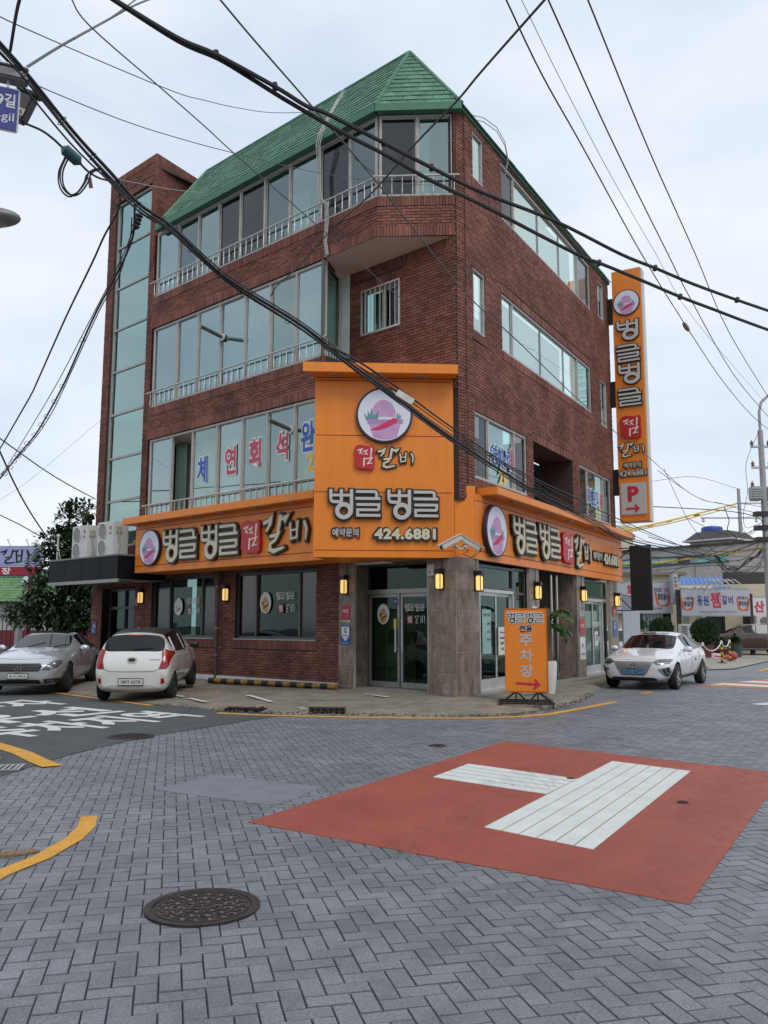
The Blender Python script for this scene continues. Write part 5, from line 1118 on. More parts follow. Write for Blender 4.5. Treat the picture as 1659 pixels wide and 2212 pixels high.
def build_body(st, wheels, wr, paintm):
    """st: stations (x, zbot, zsill, zmid, zbelt, zedge, ztop, wbot, wmid, wbelt, wedge, kind) from nose to tail; kind marks glazing"""
    ring = lambda q: [(0, q[1]), (q[7] * .9, q[1]), (q[7], q[2]), (q[8], q[3]), (q[9], q[4]), (q[10], q[5]), (q[10] * .62, q[6] - (q[6] - q[5]) * .18), (0, q[6])]
    vs = []; fs = []; mi = []; n = 14
    for q in st:
        r = ring(q); pts = [(q[0], y, z) for y, z in r] + [(q[0], -y, z) for y, z in r[1:-1][::-1]]; vs += pts
    for i in range(len(st) - 1):
        for k in range(n):
            j = (k + 1) % n; fs.append((i * n + k, i * n + j, (i + 1) * n + j, (i + 1) * n + k))
            kd = st[i][11]; g = 0
            if k in (4, 9) and 's' in kd: g = 1
            if k in (5, 6, 7, 8) and 'w' in kd: g = 1
            if k in (5, 6, 7, 8) and 'r' in kd: g = 2
            mi.append(g)
    fs.append(tuple(range(n))[::-1]); fs.append(tuple(range((len(st) - 1) * n, len(st) * n))); mi += [0, 0]
    me = bpy.data.meshes.new('body'); me.from_pydata(vs, [], fs)
    for q in (paintm, m_cg, m_cb): me.materials.append(q)
    me.polygons.foreach_set('material_index', mi); me.polygons.foreach_set('use_smooth', [True] * len(fs))
    bm = bmesh.new(); bm.from_mesh(me); bmesh.ops.recalc_face_normals(bm, faces=bm.faces[:])
    cl = bm.edges.layers.float.get('crease_edge') or bm.edges.layers.float.new('crease_edge')
    for e in bm.edges:
        if len(e.link_faces) == 2 and e.link_faces[0].material_index != e.link_faces[1].material_index: e[cl] = .55
    bm.to_mesh(me); bm.free()
    o = bpy.data.objects.new('body_tmp', me); COL.objects.link(o)
    o.modifiers.new('s', 'SUBSURF').levels = 2; o.modifiers['s'].render_levels = 2
    cm = MB()
    for x, y in wheels: cm.cyl((x, y * .42, wr * 1.02), (x, y * 1.6, wr * 1.02), wr * 1.13, n=28)
    cme = cm.mesh('cut', m_arch); cme.materials.clear(); [cme.materials.append(q) for q in (paintm, m_cg, m_cb, m_arch)]
    cme.polygons.foreach_set('material_index', [3] * len(cme.polygons)); me.materials.append(m_arch)
    c = bpy.data.objects.new('cut_tmp', cme); COL.objects.link(c)
    b = o.modifiers.new('b', 'BOOLEAN'); b.object = c; b.operation = 'DIFFERENCE'; b.solver = 'EXACT'
    dg = bpy.context.evaluated_depsgraph_get(); dg.update()
    res = bpy.data.meshes.new_from_object(o.evaluated_get(dg), depsgraph=dg)
    for q in (o, c): bpy.data.objects.remove(q)
    return res
def split_mat(me, idx, name, mats):
    bm = bmesh.new(); bm.from_mesh(me); bmesh.ops.delete(bm, geom=[f for f in bm.faces if f.material_index not in idx], context='FACES')
    if not bm.faces: bm.free(); return None
    m = {k: i for i, k in enumerate(idx)}
    for f in bm.faces: f.material_index = m[f.material_index]
    r = bpy.data.meshes.new(name); bm.to_mesh(r); bm.free()
    for q in mats: r.materials.append(q)
    return r
def islands(me):                                # separate panes of glass
    bm = bmesh.new(); bm.from_mesh(me); bm.faces.ensure_lookup_table(); seen_ = set(); outl = []
    for f in bm.faces:
        if f.index in seen_: continue
        stack = [f]; isl = set()
        while stack:
            g = stack.pop()
            if g.index in isl: continue
            isl.add(g.index)
            for e in g.edges: stack += [h for h in e.link_faces if h.index not in isl]
        seen_ |= isl; outl.append(isl)
    bm.free(); r = []
    for isl in outl:
        b = bmesh.new(); b.from_mesh(me); b.faces.ensure_lookup_table(); bmesh.ops.delete(b, geom=[f for f in b.faces if f.index not in isl], context='FACES')
        m2 = bpy.data.meshes.new('pane'); b.to_mesh(m2); b.free(); [m2.materials.append(q) for q in me.materials]; r.append(m2)
    return r
class Car:
    def __init__(s, name, label, cat, M, st, wheels, wr, pm_, group=None):
        s.t = thing(name, label, cat, M, group); s.me = build_body(st, wheels, wr, pm_); s.paint = pm_
        s.bvh = BVHTree.FromPolygons([v.co for v in s.me.vertices], [p.vertices for p in s.me.polygons])
        b = split_mat(s.me, [0, 3], 'body', [pm_, m_arch]); s.body = link('body', b, s.t)
        try: b.set_sharp_from_angle(angle=R(50))
        except Exception: pass
        g = split_mat(s.me, [1], 'glass', [m_cg])
        if g:
            for q in islands(g):
                c = sum((v.co for v in q.vertices), Vector()) / max(1, len(q.vertices)); link('side_window' if abs(c.y) > .35 else ('windscreen' if c.x > 0 else 'rear_window'), q, s.t)
        k = split_mat(s.me, [2], 'roof_panel', [m_cb])
        if k: link('roof_panel', k, s.t)
    def proj(s, d, a, b, off):
        """d: 'f' front, 'b' back, 'l' / 'r' sides, 't' top; a, b coordinates on that view"""
        o, v = {'f': ((6, a, b), (-1, 0, 0)), 'b': ((-6, a, b), (1, 0, 0)), 'l': ((a, 3, b), (0, -1, 0)), 'r': ((a, -3, b), (0, 1, 0)), 't': ((a, b, 5), (0, 0, -1))}[d]
        h = s.bvh.ray_cast(Vector(o), Vector(v)); 
        if h[0] is None: return None
        n = h[1] if h[1].dot(Vector(v)) < 0 else -h[1]
        return h[0] + n * off
    def patch(s, name, d, poly, mat, off=.006, parent=None, res=.035, th=.0):
        bm = bmesh.new(); f = bm.faces.new([bm.verts.new((p[0], p[1], 0)) for p in poly]); bmesh.ops.triangulate(bm, faces=[f])
        for _ in range(4):
            ed = [e for e in bm.edges if e.calc_length() > res]
            if not ed: break
            bmesh.ops.subdivide_edges(bm, edges=ed, cuts=1); bmesh.ops.triangulate(bm, faces=bm.faces[:])
        vs = [s.proj(d, v.co.x, v.co.y, off) for v in bm.verts]; bm.verts.index_update()
        fs = [tuple(v.index for v in f.verts) for f in bm.faces if all(vs[v.index] is not None for v in f.verts)]
        use = sorted({i for f in fs for i in f}); mp = {k: i for i, k in enumerate(use)}; bm.free()
        if not fs: return None
        return ob(name, MB().add([vs[i] for i in use], [tuple(mp[i] for i in f) for f in fs]), mat, parent or s.t, smooth=True)
    def strip(s, name, d, pts, w, mat, off=.004, step=.04):
        q = []
        for (a, b) in zip(pts, pts[1:]):
            n = max(1, int((Vector(b) - Vector(a)).length / step))
            q += [Vector(a).lerp(Vector(b), k / n) for k in range(n)]
        q.append(Vector(pts[-1])); P = [s.proj(d, p.x, p.y, off) for p in q]; P = [p for p in P if p is not None]
        if len(P) > 1: return ob(name, MB().tube(P, w, 4), mat, s.t)
    def plate(s, txt, x, z, w, h, mat, d, inkm=None, tilt=0):
        p = s.proj(d, 0, z, .015); sg = 1 if d == 'f' else -1
        M = frame((p.x + sg * .012, x, z), (0, sg, 0), (sg, 0, 0)) @ Matrix.Rotation(R(tilt), 4, 'X')
        o = ob('number_plate', MB().bbox(-w / 2, w / 2, -h / 2, h / 2, -.02, 0, .004), mat, s.t, M)
        ob('plate_rim', MB().box(-w / 2, w / 2, h / 2 - .008, h / 2 + .004, -.01, .003).box(-w / 2, w / 2, -h / 2 - .004, -h / 2 + .008, -.01, .003).box(-w / 2 - .004, -w / 2 + .006, -h / 2, h / 2, -.01, .003).box(w / 2 - .006, w / 2 + .004, -h / 2, h / 2, -.01, .003), m_cb, o)
        ob('lettering', tmb(txt, 0, 0, .002, w * .80, h * .60, .015), inkm or m_bk, o); return o
    def mirror(s, x, y, z, mat, sc=1.):
        for sg in (1, -1):
            o = ob('side_mirror', MB().sphere((0, 0, 0), .11, 8, 0, (.75, 1.05 * sc, .72)), mat, s.t, Matrix.Translation((x, sg * (y + .11), z)) @ Matrix.Rotation(sg * .15, 4, 'Z'), smooth=True)
            ob('mirror_foot', MB().box(-.03, .03, -.12, 0, -.06, -.02) if sg > 0 else MB().box(-.03, .03, 0, .12, -.06, -.02), m_cb, o)
    def doors(s, segs, handles, sides='lr'):
        for d in sides:
            for sg in segs: s.strip('door_gap', d, sg, .005, m_cb, .0)
            for x, z in handles:
                p = s.proj(d, x, z, .012)
                if p is not None: ob('door_handle', MB().bbox(-.085, .085, -.012, .012, -.016, .016, .007), m_chr if s.paint is not None and 0 else s.paint, s.t, Matrix.Translation(p))
    def sym(s, name, d, poly, mat, **k):
        for sg in (1, -1): s.patch(name, d, [(sg * a, b) for a, b in (poly if sg > 0 else poly[::-1])], mat, **k)
def wheels(car, xf, xr, y, r, w, spokes=5, dark=False):
    for x in (xf, xr):
        for sd in (1, -1): wheel(r, w, spokes, dark, car.t, x, sd * (y - w / 2), sd)
def pose(p, az, z=0., pitch=0.):     # heading az (from +Y towards +X), origin under the body centre
    return Matrix.Translation((p[0], p[1], z)) @ Matrix.Rotation(R(90 - az), 4, 'Z') @ Matrix.Rotation(R(-pitch), 4, 'Y')
#        x     zbot  zsil  zmid  zbelt zedge ztop  wbot  wmid  wbelt wedge kind
SED = [(2.22, .34, .42, .52, .60, .64, .66, .50, .56, .55, .42, ''), (2.16, .22, .36, .52, .66, .72, .74, .68, .78, .74, .60, ''), (1.95, .20, .34, .55, .74, .79, .83, .78, .87, .82, .70, ''), (1.40, .19, .33, .60, .84, .89, .93, .80, .90, .85, .72, ''),
       (.98, .19, .32, .62, .90, .955, 1.0, .81, .905, .86, .72, 'w'), (.25, .19, .32, .63, .93, 1.31, 1.36, .81, .905, .865, .60, 's'), (-.35, .19, .32, .64, .95, 1.39, 1.445, .81, .905, .865, .60, 's'), (-.95, .19, .33, .65, .97, 1.335, 1.40, .81, .905, .86, .575, 's'),
       (-1.42, .20, .34, .67, .99, 1.20, 1.28, .80, .90, .84, .545, 'w'), (-2.02, .22, .38, .69, .98, 1.06, 1.09, .76, .86, .78, .60, ''), (-2.18, .30, .42, .68, .88, .93, .95, .68, .78, .72, .58, ''), (-2.24, .40, .46, .62, .74, .78, .80, .52, .60, .58, .45, '')]
# white electric hatch sedan, nose towards the crossing
cpt = (Vector((5.93, 22.43)) + Vector((7.41, 21.82))) / 2; hd = R(33)
ctr = cpt + Vector((math.sin(hd), math.cos(hd))) * 1.35
c = Car('parked_sedan', 'white electric sedan with blue plate parked along the shop front', 'car', pose(ctr, 213), SED, [(1.35, .8), (1.35, -.8), (-1.35, .8), (-1.35, -.8)], .32, paint('paint_white', (.72, .73, .74)))
wheels(c, 1.35, -1.35, .89, .32, .21, 5)
m_gr = pm('grille_silver', (.30, .31, .32), .4, metal=.55, var=.12)
c.patch('front_panel', 'f', [(-.50, .70), (.50, .70), (.44, .60), (.33, .40), (.26, .36), (-.26, .36), (-.33, .40), (-.44, .60)], m_gr)
c.sym('headlamp', 'f', [(.47, .70), (.60, .745), (.80, .76), (.84, .74), (.82, .66), (.64, .625), (.54, .64)], m_hl, off=.008)
c.sym('lamp_stripe', 'f', [(.58, .672), (.60, .69), (.66, .655), (.80, .69), (.79, .67), (.655, .637)], m_chr, off=.012)
c.sym('air_curtain', 'f', [(.60, .52), (.83, .58), (.83, .36), (.74, .33)], m_gr, off=.006); c.sym('fog_lamp', 'f', [(.70, .52), (.815, .565), (.82, .37), (.755, .35)], m_cb, off=.010)
for i in range(5):
    for sg in (1, -1):
        p = c.proj('f', sg * (.755 + .008 * i), .52 - i * .034, .014)
        if p: ob('led_dot', MB().sphere(p, .011, 4), m_plw, c.t)
c.patch('lower_grille', 'f', [(-.58, .27), (-.5, .315), (.5, .315), (.58, .27), (.52, .23), (-.52, .23)], m_cb)
p = c.proj('f', 0, .60, .012); ob('badge', MB().lathe([(.001, .012), (.8, .01), (.95, .012), (1, 0)], 28, Matrix.Translation(p) @ Matrix.Rotation(R(78), 4, 'Y') @ Matrix.Diagonal((.065, .115, 1, 1))), m_gr, c.t, smooth=True)
o = ob('badge_mark', tmb('H', 0, 0, 0, .11, .07, .02), m_chr, c.t, Matrix.Translation(p + Vector((.022, 0, .004))) @ frame((0, 0, 0), (0, 1, 0), (1, 0, .2)))
c.plate('54오 6679', 0, .455, .52, .125, m_plb, 'f')
c.mirror(.62, .86, .98, c.paint)
c.doors([[(1.0, .95), (.98, .5), (.95, .33)], [(-.12, .96), (-.12, .6), (-.15, .33)], [(-1.0, 1.0), (-.98, .75), (-.85, .5), (-.82, .33)], [(.95, .34), (-.85, .34)]], [(.1, .84), (-.9, .87)])
for d in 'lr':
    c.patch('sill_trim', d, [(.82, .30), (-.72, .33), (-.76, .25), (.80, .24)], m_cb); c.strip('belt_trim', d, [(.72, .955), (.1, .975), (-.6, .985), (-1.15, 1.02)], .009, m_chr, .004); c.strip('b_pillar', d, [(-.18, .99), (-.24, 1.28)], .022, m_cb, .004); c.strip('bonnet_gap', 'f', [(-.74, .765), (-.45, .745), (0, .735), (.45, .745), (.74, .765)], .005, m_cb, .0)
    c.patch('sticker', d, [(-.55, .74), (-.45, .74), (-.45, .66), (-.55, .66)], m_bpl)
c.patch('sunroof', 't', [(.16, -.34), (.16, .34), (-.05, .36), (-.05, -.36)], m_cg, off=.005)
for sg in (.3, -.3): c.strip('wiper', 't', [(.93, sg), (.72, sg + .32)], .008, m_cb, .012)
# white hatchback, tail towards the alley
HAT = [(1.78, .34, .42, .52, .62, .67, .70, .48, .56, .54, .44, ''), (1.70, .22, .36, .54, .72, .79, .82, .66, .74, .70, .58, ''), (1.35, .19, .33, .58, .86, .93, .97, .72, .79, .76, .66, ''), (.92, .19, .32, .60, .93, 1.0, 1.04, .73, .80, .765, .66, 'w'),
       (.28, .19, .32, .62, .95, 1.36, 1.42, .73, .80, .77, .56, 'sr'), (-.35, .19, .32, .63, .97, 1.42, 1.485, .73, .80, .77, .56, 'sr'), (-.95, .19, .33, .64, 1.0, 1.39, 1.455, .73, .80, .765, .545, 'sr'), (-1.25, .19, .33, .64, 1.02, 1.355, 1.415, .73, .80, .755, .535, ''),
       (-1.40, .19, .33, .64, 1.03, 1.34, 1.39, .73, .80, .745, .60, 'w'), (-1.60, .20, .34, .65, .98, 1.03, 1.04, .73, .79, .73, .66, ''), (-1.72, .22, .36, .62, .86, .90, .91, .70, .77, .71, .58, ''), (-1.79, .28, .38, .54, .66, .69, .70, .62, .70, .66, .50, ''), (-1.80, .32, .40, .50, .58, .60, .61, .55, .62, .58, .42, '')]
mr = Vector((-5.22, 18.35)); hz = R(-3)
ctr = mr + Vector((math.sin(hz), math.cos(hz))) * 1.15
c = Car('parked_hatchback', 'small white hatchback parked tail out with a black roof and red tail lights', 'car', pose(ctr, -3, .085, 3.2), HAT, [(1.2, .7), (1.2, -.7), (-1.19, .7), (-1.19, -.7)], .285, paint('paint_pearl', (.64, .64, .61)))
wheels(c, 1.2, -1.19, .785, .285, .175, 8, True)
c.sym('tail_lamp', 'b', [(.58, 1.06), (.64, 1.09), (.74, 1.02), (.755, .98), (.735, .76), (.70, .70), (.55, .70), (.60, .86)], m_tl, off=.012)
c.sym('tail_lamp_amber', 'b', [(.60, 1.04), (.66, 1.065), (.735, 1.0), (.735, .96), (.62, .96)], pm('tail_orange', (.26, .035, .012), .2, var=.1), off=.016)
c.sym('reflector', 'b', [(.60, .50), (.66, .52), (.67, .42), (.60, .40)], m_tl, off=.01); c.sym('reverse_lamp', 'b', [(.60, .58), (.66, .58), (.665, .525), (.60, .505)], m_tlc, off=.01)
for sg in (1, -1): c.strip('tailgate_gap', 'b', [(sg * .0, .645), (sg * .45, .65), (sg * .56, .70), (sg * .60, .86)], .006, m_cb, .0)
c.strip('bumper_crease', 'b', [(-.55, .30), (-.42, .36), (.42, .36), (.55, .30)], .006, m_gr, .0); c.patch('bumper_valance', 'b', [(-.5, .335), (.5, .335), (.62, .27), (.62, .22), (-.62, .22), (-.62, .27)], pm('valance_grey', (.42, .42, .40), .5), off=.004)
p = c.proj('b', 0, .86, .012); hb = ob('badge_handle', MB().bbox(-.02, .02, -.10, .10, -.075, .075, .018), c.paint, c.t, Matrix.Translation(p)); o = ob('badge', MB().lathe([(.001, .01), (1, .008), (1, 0)], 24, Matrix.Translation((-.022, 0, .022)) @ Matrix.Rotation(R(-90), 4, 'Y') @ Matrix.Diagonal((.036, .072, 1, 1))), m_cb, hb)
ob('badge_mark', tmb('KIA', 0, 0, 0, .09, .03, .03), m_chr, hb, frame((-.034, 0, .022), (0, -1, 0), (-1, 0, 0)))
p = c.proj('b', -.46, .88, .006); ob('badge_word', tmb('morning', 0, 0, 0, .22, .04, .02), m_gr, c.t, frame(p + Vector((-.004, 0, 0)), (0, -1, 0), (-1, 0, .12)))
c.plate('38더 6578', 0, .445, .50, .14, m_plw, 'b'); c.mirror(.58, .77, 1.02, m_cb)
c.patch('high_brake_lamp', 'b', [(-.16, 1.375), (.16, 1.375), (.14, 1.352), (-.14, 1.352)], m_tl, off=.01); c.strip('rear_wiper', 'b', [(.02, 1.075), (-.40, 1.11)], .010, m_cb, .014)
c.doors([[(.92, .98), (.90, .5), (.84, .33)], [(-.06, 1.0), (-.07, .6), (-.07, .33)], [(-.92, 1.02), (-.86, .72), (-.76, .5), (-.72, .33)], [(.84, .335), (-.72, .335)]], [(.12, .88), (-.80, .92)])
for d in 'lr': c.strip('b_pillar', d, [(-.10, 1.0), (-.15, 1.32)], .016, c.paint, .002); c.strip('c_pillar', d, [(-1.12, 1.04), (-1.0, 1.3)], .02, c.paint, .002); c.patch('side_marker', d, [(-.98, .66), (-.93, .66), (-.93, .58), (-.98, .58)], m_cb)
ob('antenna', MB().tube([(-.9, 0, 1.44), (-1.05, 0, 1.62)], .006, 5), m_cb, c.t)
# silver coupe saloon, nose towards the alley
SLV = [(2.44, .34, .42, .52, .60, .63, .65, .55, .62, .58, .46, ''), (2.36, .20, .34, .54, .66, .72, .74, .72, .82, .76, .62, ''), (2.08, .18, .32, .56, .74, .80, .85, .80, .90, .84, .70, ''), (1.40, .17, .31, .60, .82, .89, .94, .83, .925, .87, .72, ''),
       (.72, .17, .31, .62, .88, .955, 1.0, .84, .93, .88, .72, 'w'), (-.06, .17, .31, .63, .92, 1.27, 1.32, .84, .93, .88, .57, 's'), (-.60, .17, .31, .64, .94, 1.34, 1.395, .84, .93, .88, .56, 's'), (-1.15, .17, .31, .65, .95, 1.29, 1.355, .84, .93, .875, .54, 's'), (-1.62, .18, .32, .66, .95, 1.15, 1.20, .83, .925, .86, .52, 'w'),
       (-2.15, .20, .36, .66, .90, .97, .99, .79, .89, .81, .60, ''), (-2.38, .28, .40, .64, .82, .86, .88, .70, .80, .73, .58, ''), (-2.45, .38, .46, .60, .72, .75, .77, .55, .64, .60, .45, '')]
bz = -7.0; wfr = Vector((-7.45, 20.35)); hb_ = R(bz); fw = Vector((math.sin(hb_), math.cos(hb_))); lf = Vector((-fw.y, fw.x))
ctr = wfr + lf * .86 + fw * 1.45
c = Car('parked_saloon', 'silver low saloon with a star badge parked nose out beside the white hatchback', 'car', pose(ctr, 180 + bz, .04, -.6), SLV, [(1.45, .8), (1.45, -.8), (-1.43, .8), (-1.43, -.8)], .335, paint('paint_silver', (.52, .54, .57), .5, .3))
wheels(c, 1.45, -1.43, .905, .335, .235, 10, True)
c.patch('grille', 'f', [(-.46, .70), (.46, .70), (.50, .64), (.44, .53), (-.44, .53), (-.50, .64)], m_cb, off=.008)
for z in (.565, .60, .635, .67): c.strip('grille_bar', 'f', [(-.45, z), (-.2, z), (.2, z), (.45, z)], .011, m_chr, .012)
p = c.proj('f', 0, .615, .02); sm = Matrix.Translation(p + Vector((.015, 0, 0))) @ frame((0, 0, 0), (0, 1, 0), (1, 0, 0)); st = MB(); ribbon(st, arc(0, 0, .085, 0, 345, 23), .016, 0, .01, True)
for a in (90, 210, 330): ribbon(st, [(0, 0), (.08 * math.cos(R(a)), .08 * math.sin(R(a)))], [.026, .006], .002, .012 + a * .00001)
ob('star_badge', st, m_chr, c.t, sm)
c.sym('headlamp', 'f', [(.50, .56), (.58, .66), (.74, .755), (.80, .76), (.84, .70), (.80, .60), (.66, .55)], m_hl, off=.009)
for sg in (1, -1):
    for y, z in ((.62, .62), (.73, .67)):
        p = c.proj('f', sg * y, z, .010)
        if p: ob('lamp_lens', MB().sphere(p, .045, 6, 0, (.4, 1, 1)), m_chr, c.t, smooth=True)
c.patch('lower_grille', 'f', [(-.45, .345), (.45, .345), (.50, .26), (-.50, .26)], m_cb, off=.008); c.sym('fog_surround', 'f', [(.54, .355), (.80, .37), (.80, .27), (.56, .26)], m_cb, off=.008); c.sym('fog_lamp', 'f', [(.60, .34), (.72, .345), (.72, .285), (.60, .28)], m_hl, off=.013)
c.strip('lower_chrome', 'f', [(-.82, .25), (-.5, .235), (.5, .235), (.82, .25)], .010, m_chr, .006)
c.plate('41시 0416', 0, .43, .44, .12, m_plw, 'f'); c.mirror(.42, .88, .98, c.paint)
c.doors([[(.85, .92), (.86, .5), (.84, .32)], [(-.42, .97), (-.42, .6), (-.44, .32)], [(.84, .32), (-1.0, .33)], [(-1.3, .97), (-1.15, .7), (-1.0, .5)]], [(-.2, .86), (-1.1, .88)])
for d in 'lr': c.patch('side_marker', d, [(2.02, .50), (1.86, .51), (1.86, .46), (2.02, .45)], m_amb); c.strip('b_pillar', d, [(-.46, .98), (-.52, 1.3)], .02, m_cb, .003)
c.patch('sunroof', 't', [(-.2, -.42), (-.2, .42), (-.9, .44), (-.9, -.44)], m_cg, off=.004); c.strip('bonnet_gap', 't', [(2.05, -.62), (2.2, -.3), (2.22, 0), (2.2, .3), (2.05, .62)], .005, m_cb, .0)
for sg in (.3, -.3): c.strip('wiper', 't', [(.68, sg), (.45, sg + .35)], .008, m_cb, .012)
# brown utility wagon far down the street
SUV = [(2.42, .42, .50, .62, .76, .82, .86, .60, .68, .64, .52, ''), (2.34, .28, .46, .66, .90, .98, 1.0, .80, .90, .84, .70, ''), (1.95, .26, .44, .72, 1.02, 1.09, 1.12, .88, .96, .90, .76, ''), (1.20, .26, .43, .75, 1.08, 1.15, 1.19, .90, .975, .92, .78, 'w'),
       (.42, .26, .43, .77, 1.12, 1.56, 1.64, .90, .975, .925, .68, 's'), (-.5, .26, .43, .78, 1.14, 1.64, 1.72, .90, .975, .925, .68, 's'), (-1.5, .26, .44, .79, 1.15, 1.60, 1.68, .90, .97, .92, .66, 's'), (-2.05, .27, .45, .80, 1.14, 1.50, 1.58, .88, .95, .89, .63, 'w'), (-2.38, .32, .48, .78, 1.08, 1.13, 1.15, .82, .90, .83, .66, ''), (-2.45, .42, .54, .74, .92, .96, .98, .68, .76, .72, .56, '')]
q = G(1640, 1411)
c = Car('parked_suv', 'dark brown utility wagon parked side on behind the black sign posts', 'car', pose((19.55, 46.0), -80), SUV, [(1.5, .8), (1.5, -.8), (-1.45, .8), (-1.45, -.8)], .37, paint('paint_brown', (.055, .028, .018), .3, .25))
wheels(c, 1.5, -1.45, .96, .37, .25, 6); c.mirror(.85, .92, 1.18, c.paint)
c.doors([[(1.15, 1.1), (1.1, .7), (1.0, .45)], [(-.1, 1.15), (-.1, .8), (-.1, .45)], [(-1.25, 1.15), (-1.1, .8), (-1.0, .5)]], [(.15, 1.02), (-.95, 1.04)])
for d in 'lr': c.strip('belt_trim', d, [(.9, 1.15), (0, 1.17), (-1.2, 1.18), (-1.85, 1.2)], .014, m_chr, .006); c.strip('roof_rail', d, [(.2, 1.60), (-.6, 1.66), (-1.6, 1.62)], .018, m_chr, .02); c.strip('sill_trim', d, [(1.0, .36), (-.95, .36)], .018, m_chr, .006); c.strip('b_pillar', d, [(-.2, 1.17), (-.26, 1.6)], .03, m_cb, .004)
c.sym('headlamp', 'f', [(.55, .86), (.80, .94), (.84, .84), (.60, .78)], m_hl)
# pale car half hidden behind the white sedan
c = Car('parked_van', 'white car mostly hidden behind the white electric sedan by the grey gate', 'car', pose((8.3, 30.6), 207), [(*q[:11], q[11].replace('r', '')) for q in HAT], [(1.2, .7), (1.2, -.7), (-1.19, .7), (-1.19, -.7)], .285, paint('paint_white', (.72, .73, .74)))
wheels(c, 1.2, -1.19, .785, .285, .175, 6)
# ================================================================ things along the two streets
m_crm = pm('cream_render', (.56, .50, .36), .85, var=.12, sc=1.2); m_wht = pm('white_render', (.62, .60, .56), .85, var=.10, sc=1.0); m_mar = pm('maroon_band', (.22, .035, .045), .8, var=.1)
m_gbrk = pm('grey_brick_far', (.42, .40, .375), .85, var=.18, sc=4); m_tealw = pm('teal_glass_far', (.16, .42, .38), .15, var=.2, sc=1, spec=.8)
m_blueroof = pm('blue_metal_roof', (.03, .16, .50), .45, var=.12, sc=3); m_sgn = pm('sign_pale', (.42, .43, .47), .5, var=.06, sc=2); m_navy = pm('print_navy', (.035, .05, .19), .5)
m_pole = pm('concrete_pole', (.34, .34, .33), .8, var=.12, sc=3); m_gal = MATS['galvanised']
def face(p0, p1):                        # frame of a wall seen from the street, x from p0 to p1
    d = Vector((p1[0] - p0[0], p1[1] - p0[1], 0)); return frame((p0[0], p0[1], 0), d, Vector((d.y, -d.x, 0))), d.length
def A2(u, Y): p = AT(u, 1350, Y); return (p.x, p.y)
def zz(v, Y, u=1500): return AT(u, v, Y).z
# ---- left of the tower: fence, tree, house, sign
M, L_ = face(A2(-60, 33.5), A2(215, 32))
t = thing('iron_fence', 'dark iron bar fence on a low stone base beneath the leafy tree', 'fence', M)
ob('stone_base', MB().bbox(0, L_, 0, .55, -.25, 0, .03), m_conc, t); ob('rail', MB().box(0, L_, .75, .79, -.14, -.11), m_iron, t); ob('rail', MB().box(0, L_, 1.86, 1.90, -.14, -.11), m_iron, t)
bm_ = MB().box(-.012, .012, .55, 1.98, -.137, -.113).mesh('bar', m_iron)
for i in range(int(L_ / .2)): link('bar', bm_, t, Matrix.Translation((.1 + i * .2, 0, 0)))
x = (M.inverted() @ AT(48, 1360, 33.3)).x; one('fence_post', MB().bbox(x - .09, x + .09, 0, 2.2, -.24, -.02, .01), m_pole, 'grey square fence post between the bars left of the red pole', 'post', M)
px_, py_ = A2(60, 31.6)
t = thing('mirror_pole', 'red pole with a round traffic mirror beside the leafy tree', 'mirror pole', loc(px_, py_)); ob('pole', MB().cyl((0, 0, 0), (0, 0, zz(1246, 31.6, 60)), .085, n=12), pm('pole_red', (.30, .018, .02), .45, var=.1), t, smooth=True)
ob('mirror', MB().lathe([(.001, .06), (.12, .045), (.2, 0), (.21, -.03), (.001, -.05)], 24, Matrix.Translation((-.15, -.1, zz(1257, 31.6, 60))) @ frame((0, 0, 0), (.8, -.6, 0), (-.6, -.8, 0))), pm('mirror_grey', (.55, .55, .55), .12, metal=.8, var=0), t, smooth=True); ob('mirror_arm', MB().tube([(0, 0, zz(1257, 31.6, 60)), (-.14, -.05, zz(1257, 31.6, 60))], .02, 6), MATS['pole_red'], t)
M, L_ = face(A2(-170, 43), A2(235, 41))
t = thing('tiled_house', 'white low house with a green tiled roof and maroon base band behind the fence', 'house', M)
hz_ = lambda v: zz(v, 42, 60)
ob('wall', MB().box(0, L_, 1.3, 2.75, -5, 0), m_wht, t); ob('base_band', MB().box(0, L_, 0, 1.3, -5, .02), m_mar, t)
ob('roof_slope', MB().add([(-.4, 2.62, .7), (L_ + .3, 2.62, .7), (L_ + .3, 4.0, -2.2), (-.4, 4.0, -2.2)], [(0, 1, 2, 3)]), pm('tile_under', (.05, .13, .05), .8), t)
m_tile = pm('green_tile', (.10, .20, .075), .6, var=.25, sc=8, isl=.25); 
tl = MB()
for k in range(6): a = 180 * k / 5; tl.v += [(.14 * -math.cos(R(a)), .045 * math.sin(R(a)), 0), (.14 * -math.cos(R(a)), .045 * math.sin(R(a)) - .02, 0)]
q = [(.145 * -math.cos(R(36 * k)), .055 * math.sin(R(36 * k))) for k in range(6)]
tl = MB().add([(x, y, .0) for x, y in q] + [(x * .9, y - .02, -.45) for x, y in q], [(k, k + 1, k + 7, k + 6) for k in range(5)] + [tuple(range(5, -1, -1))])
tme = tl.mesh('roof_tile', m_tile, True); sl = math.atan2(1.38, 2.9); nt_ = 0; rest_t = MB()
for r in range(9):
    for i in range(int((L_ + .5) / .29)):
        z = .72 - r * .335 * math.cos(sl); y = 2.66 + r * .335 * math.sin(sl); Mx = Matrix.Translation((-.3 + i * .29, y, z)) @ Matrix.Rotation(sl, 4, 'X')
        u = px(M @ Vector((-.3 + i * .29, y, z)))[0]
        if -20 < u < 130 and nt_ < 290: link('roof_tile', tme, t, Mx); nt_ += 1
        else: rest_t.join(tl, Mx)
ob('roof_tiles', rest_t, m_tile, t, kind='stuff'); ob('ridge', MB().tube([(-.4, 4.05, -2.2), (L_ + .3, 4.05, -2.2)], .16, 8), m_greenf, t)
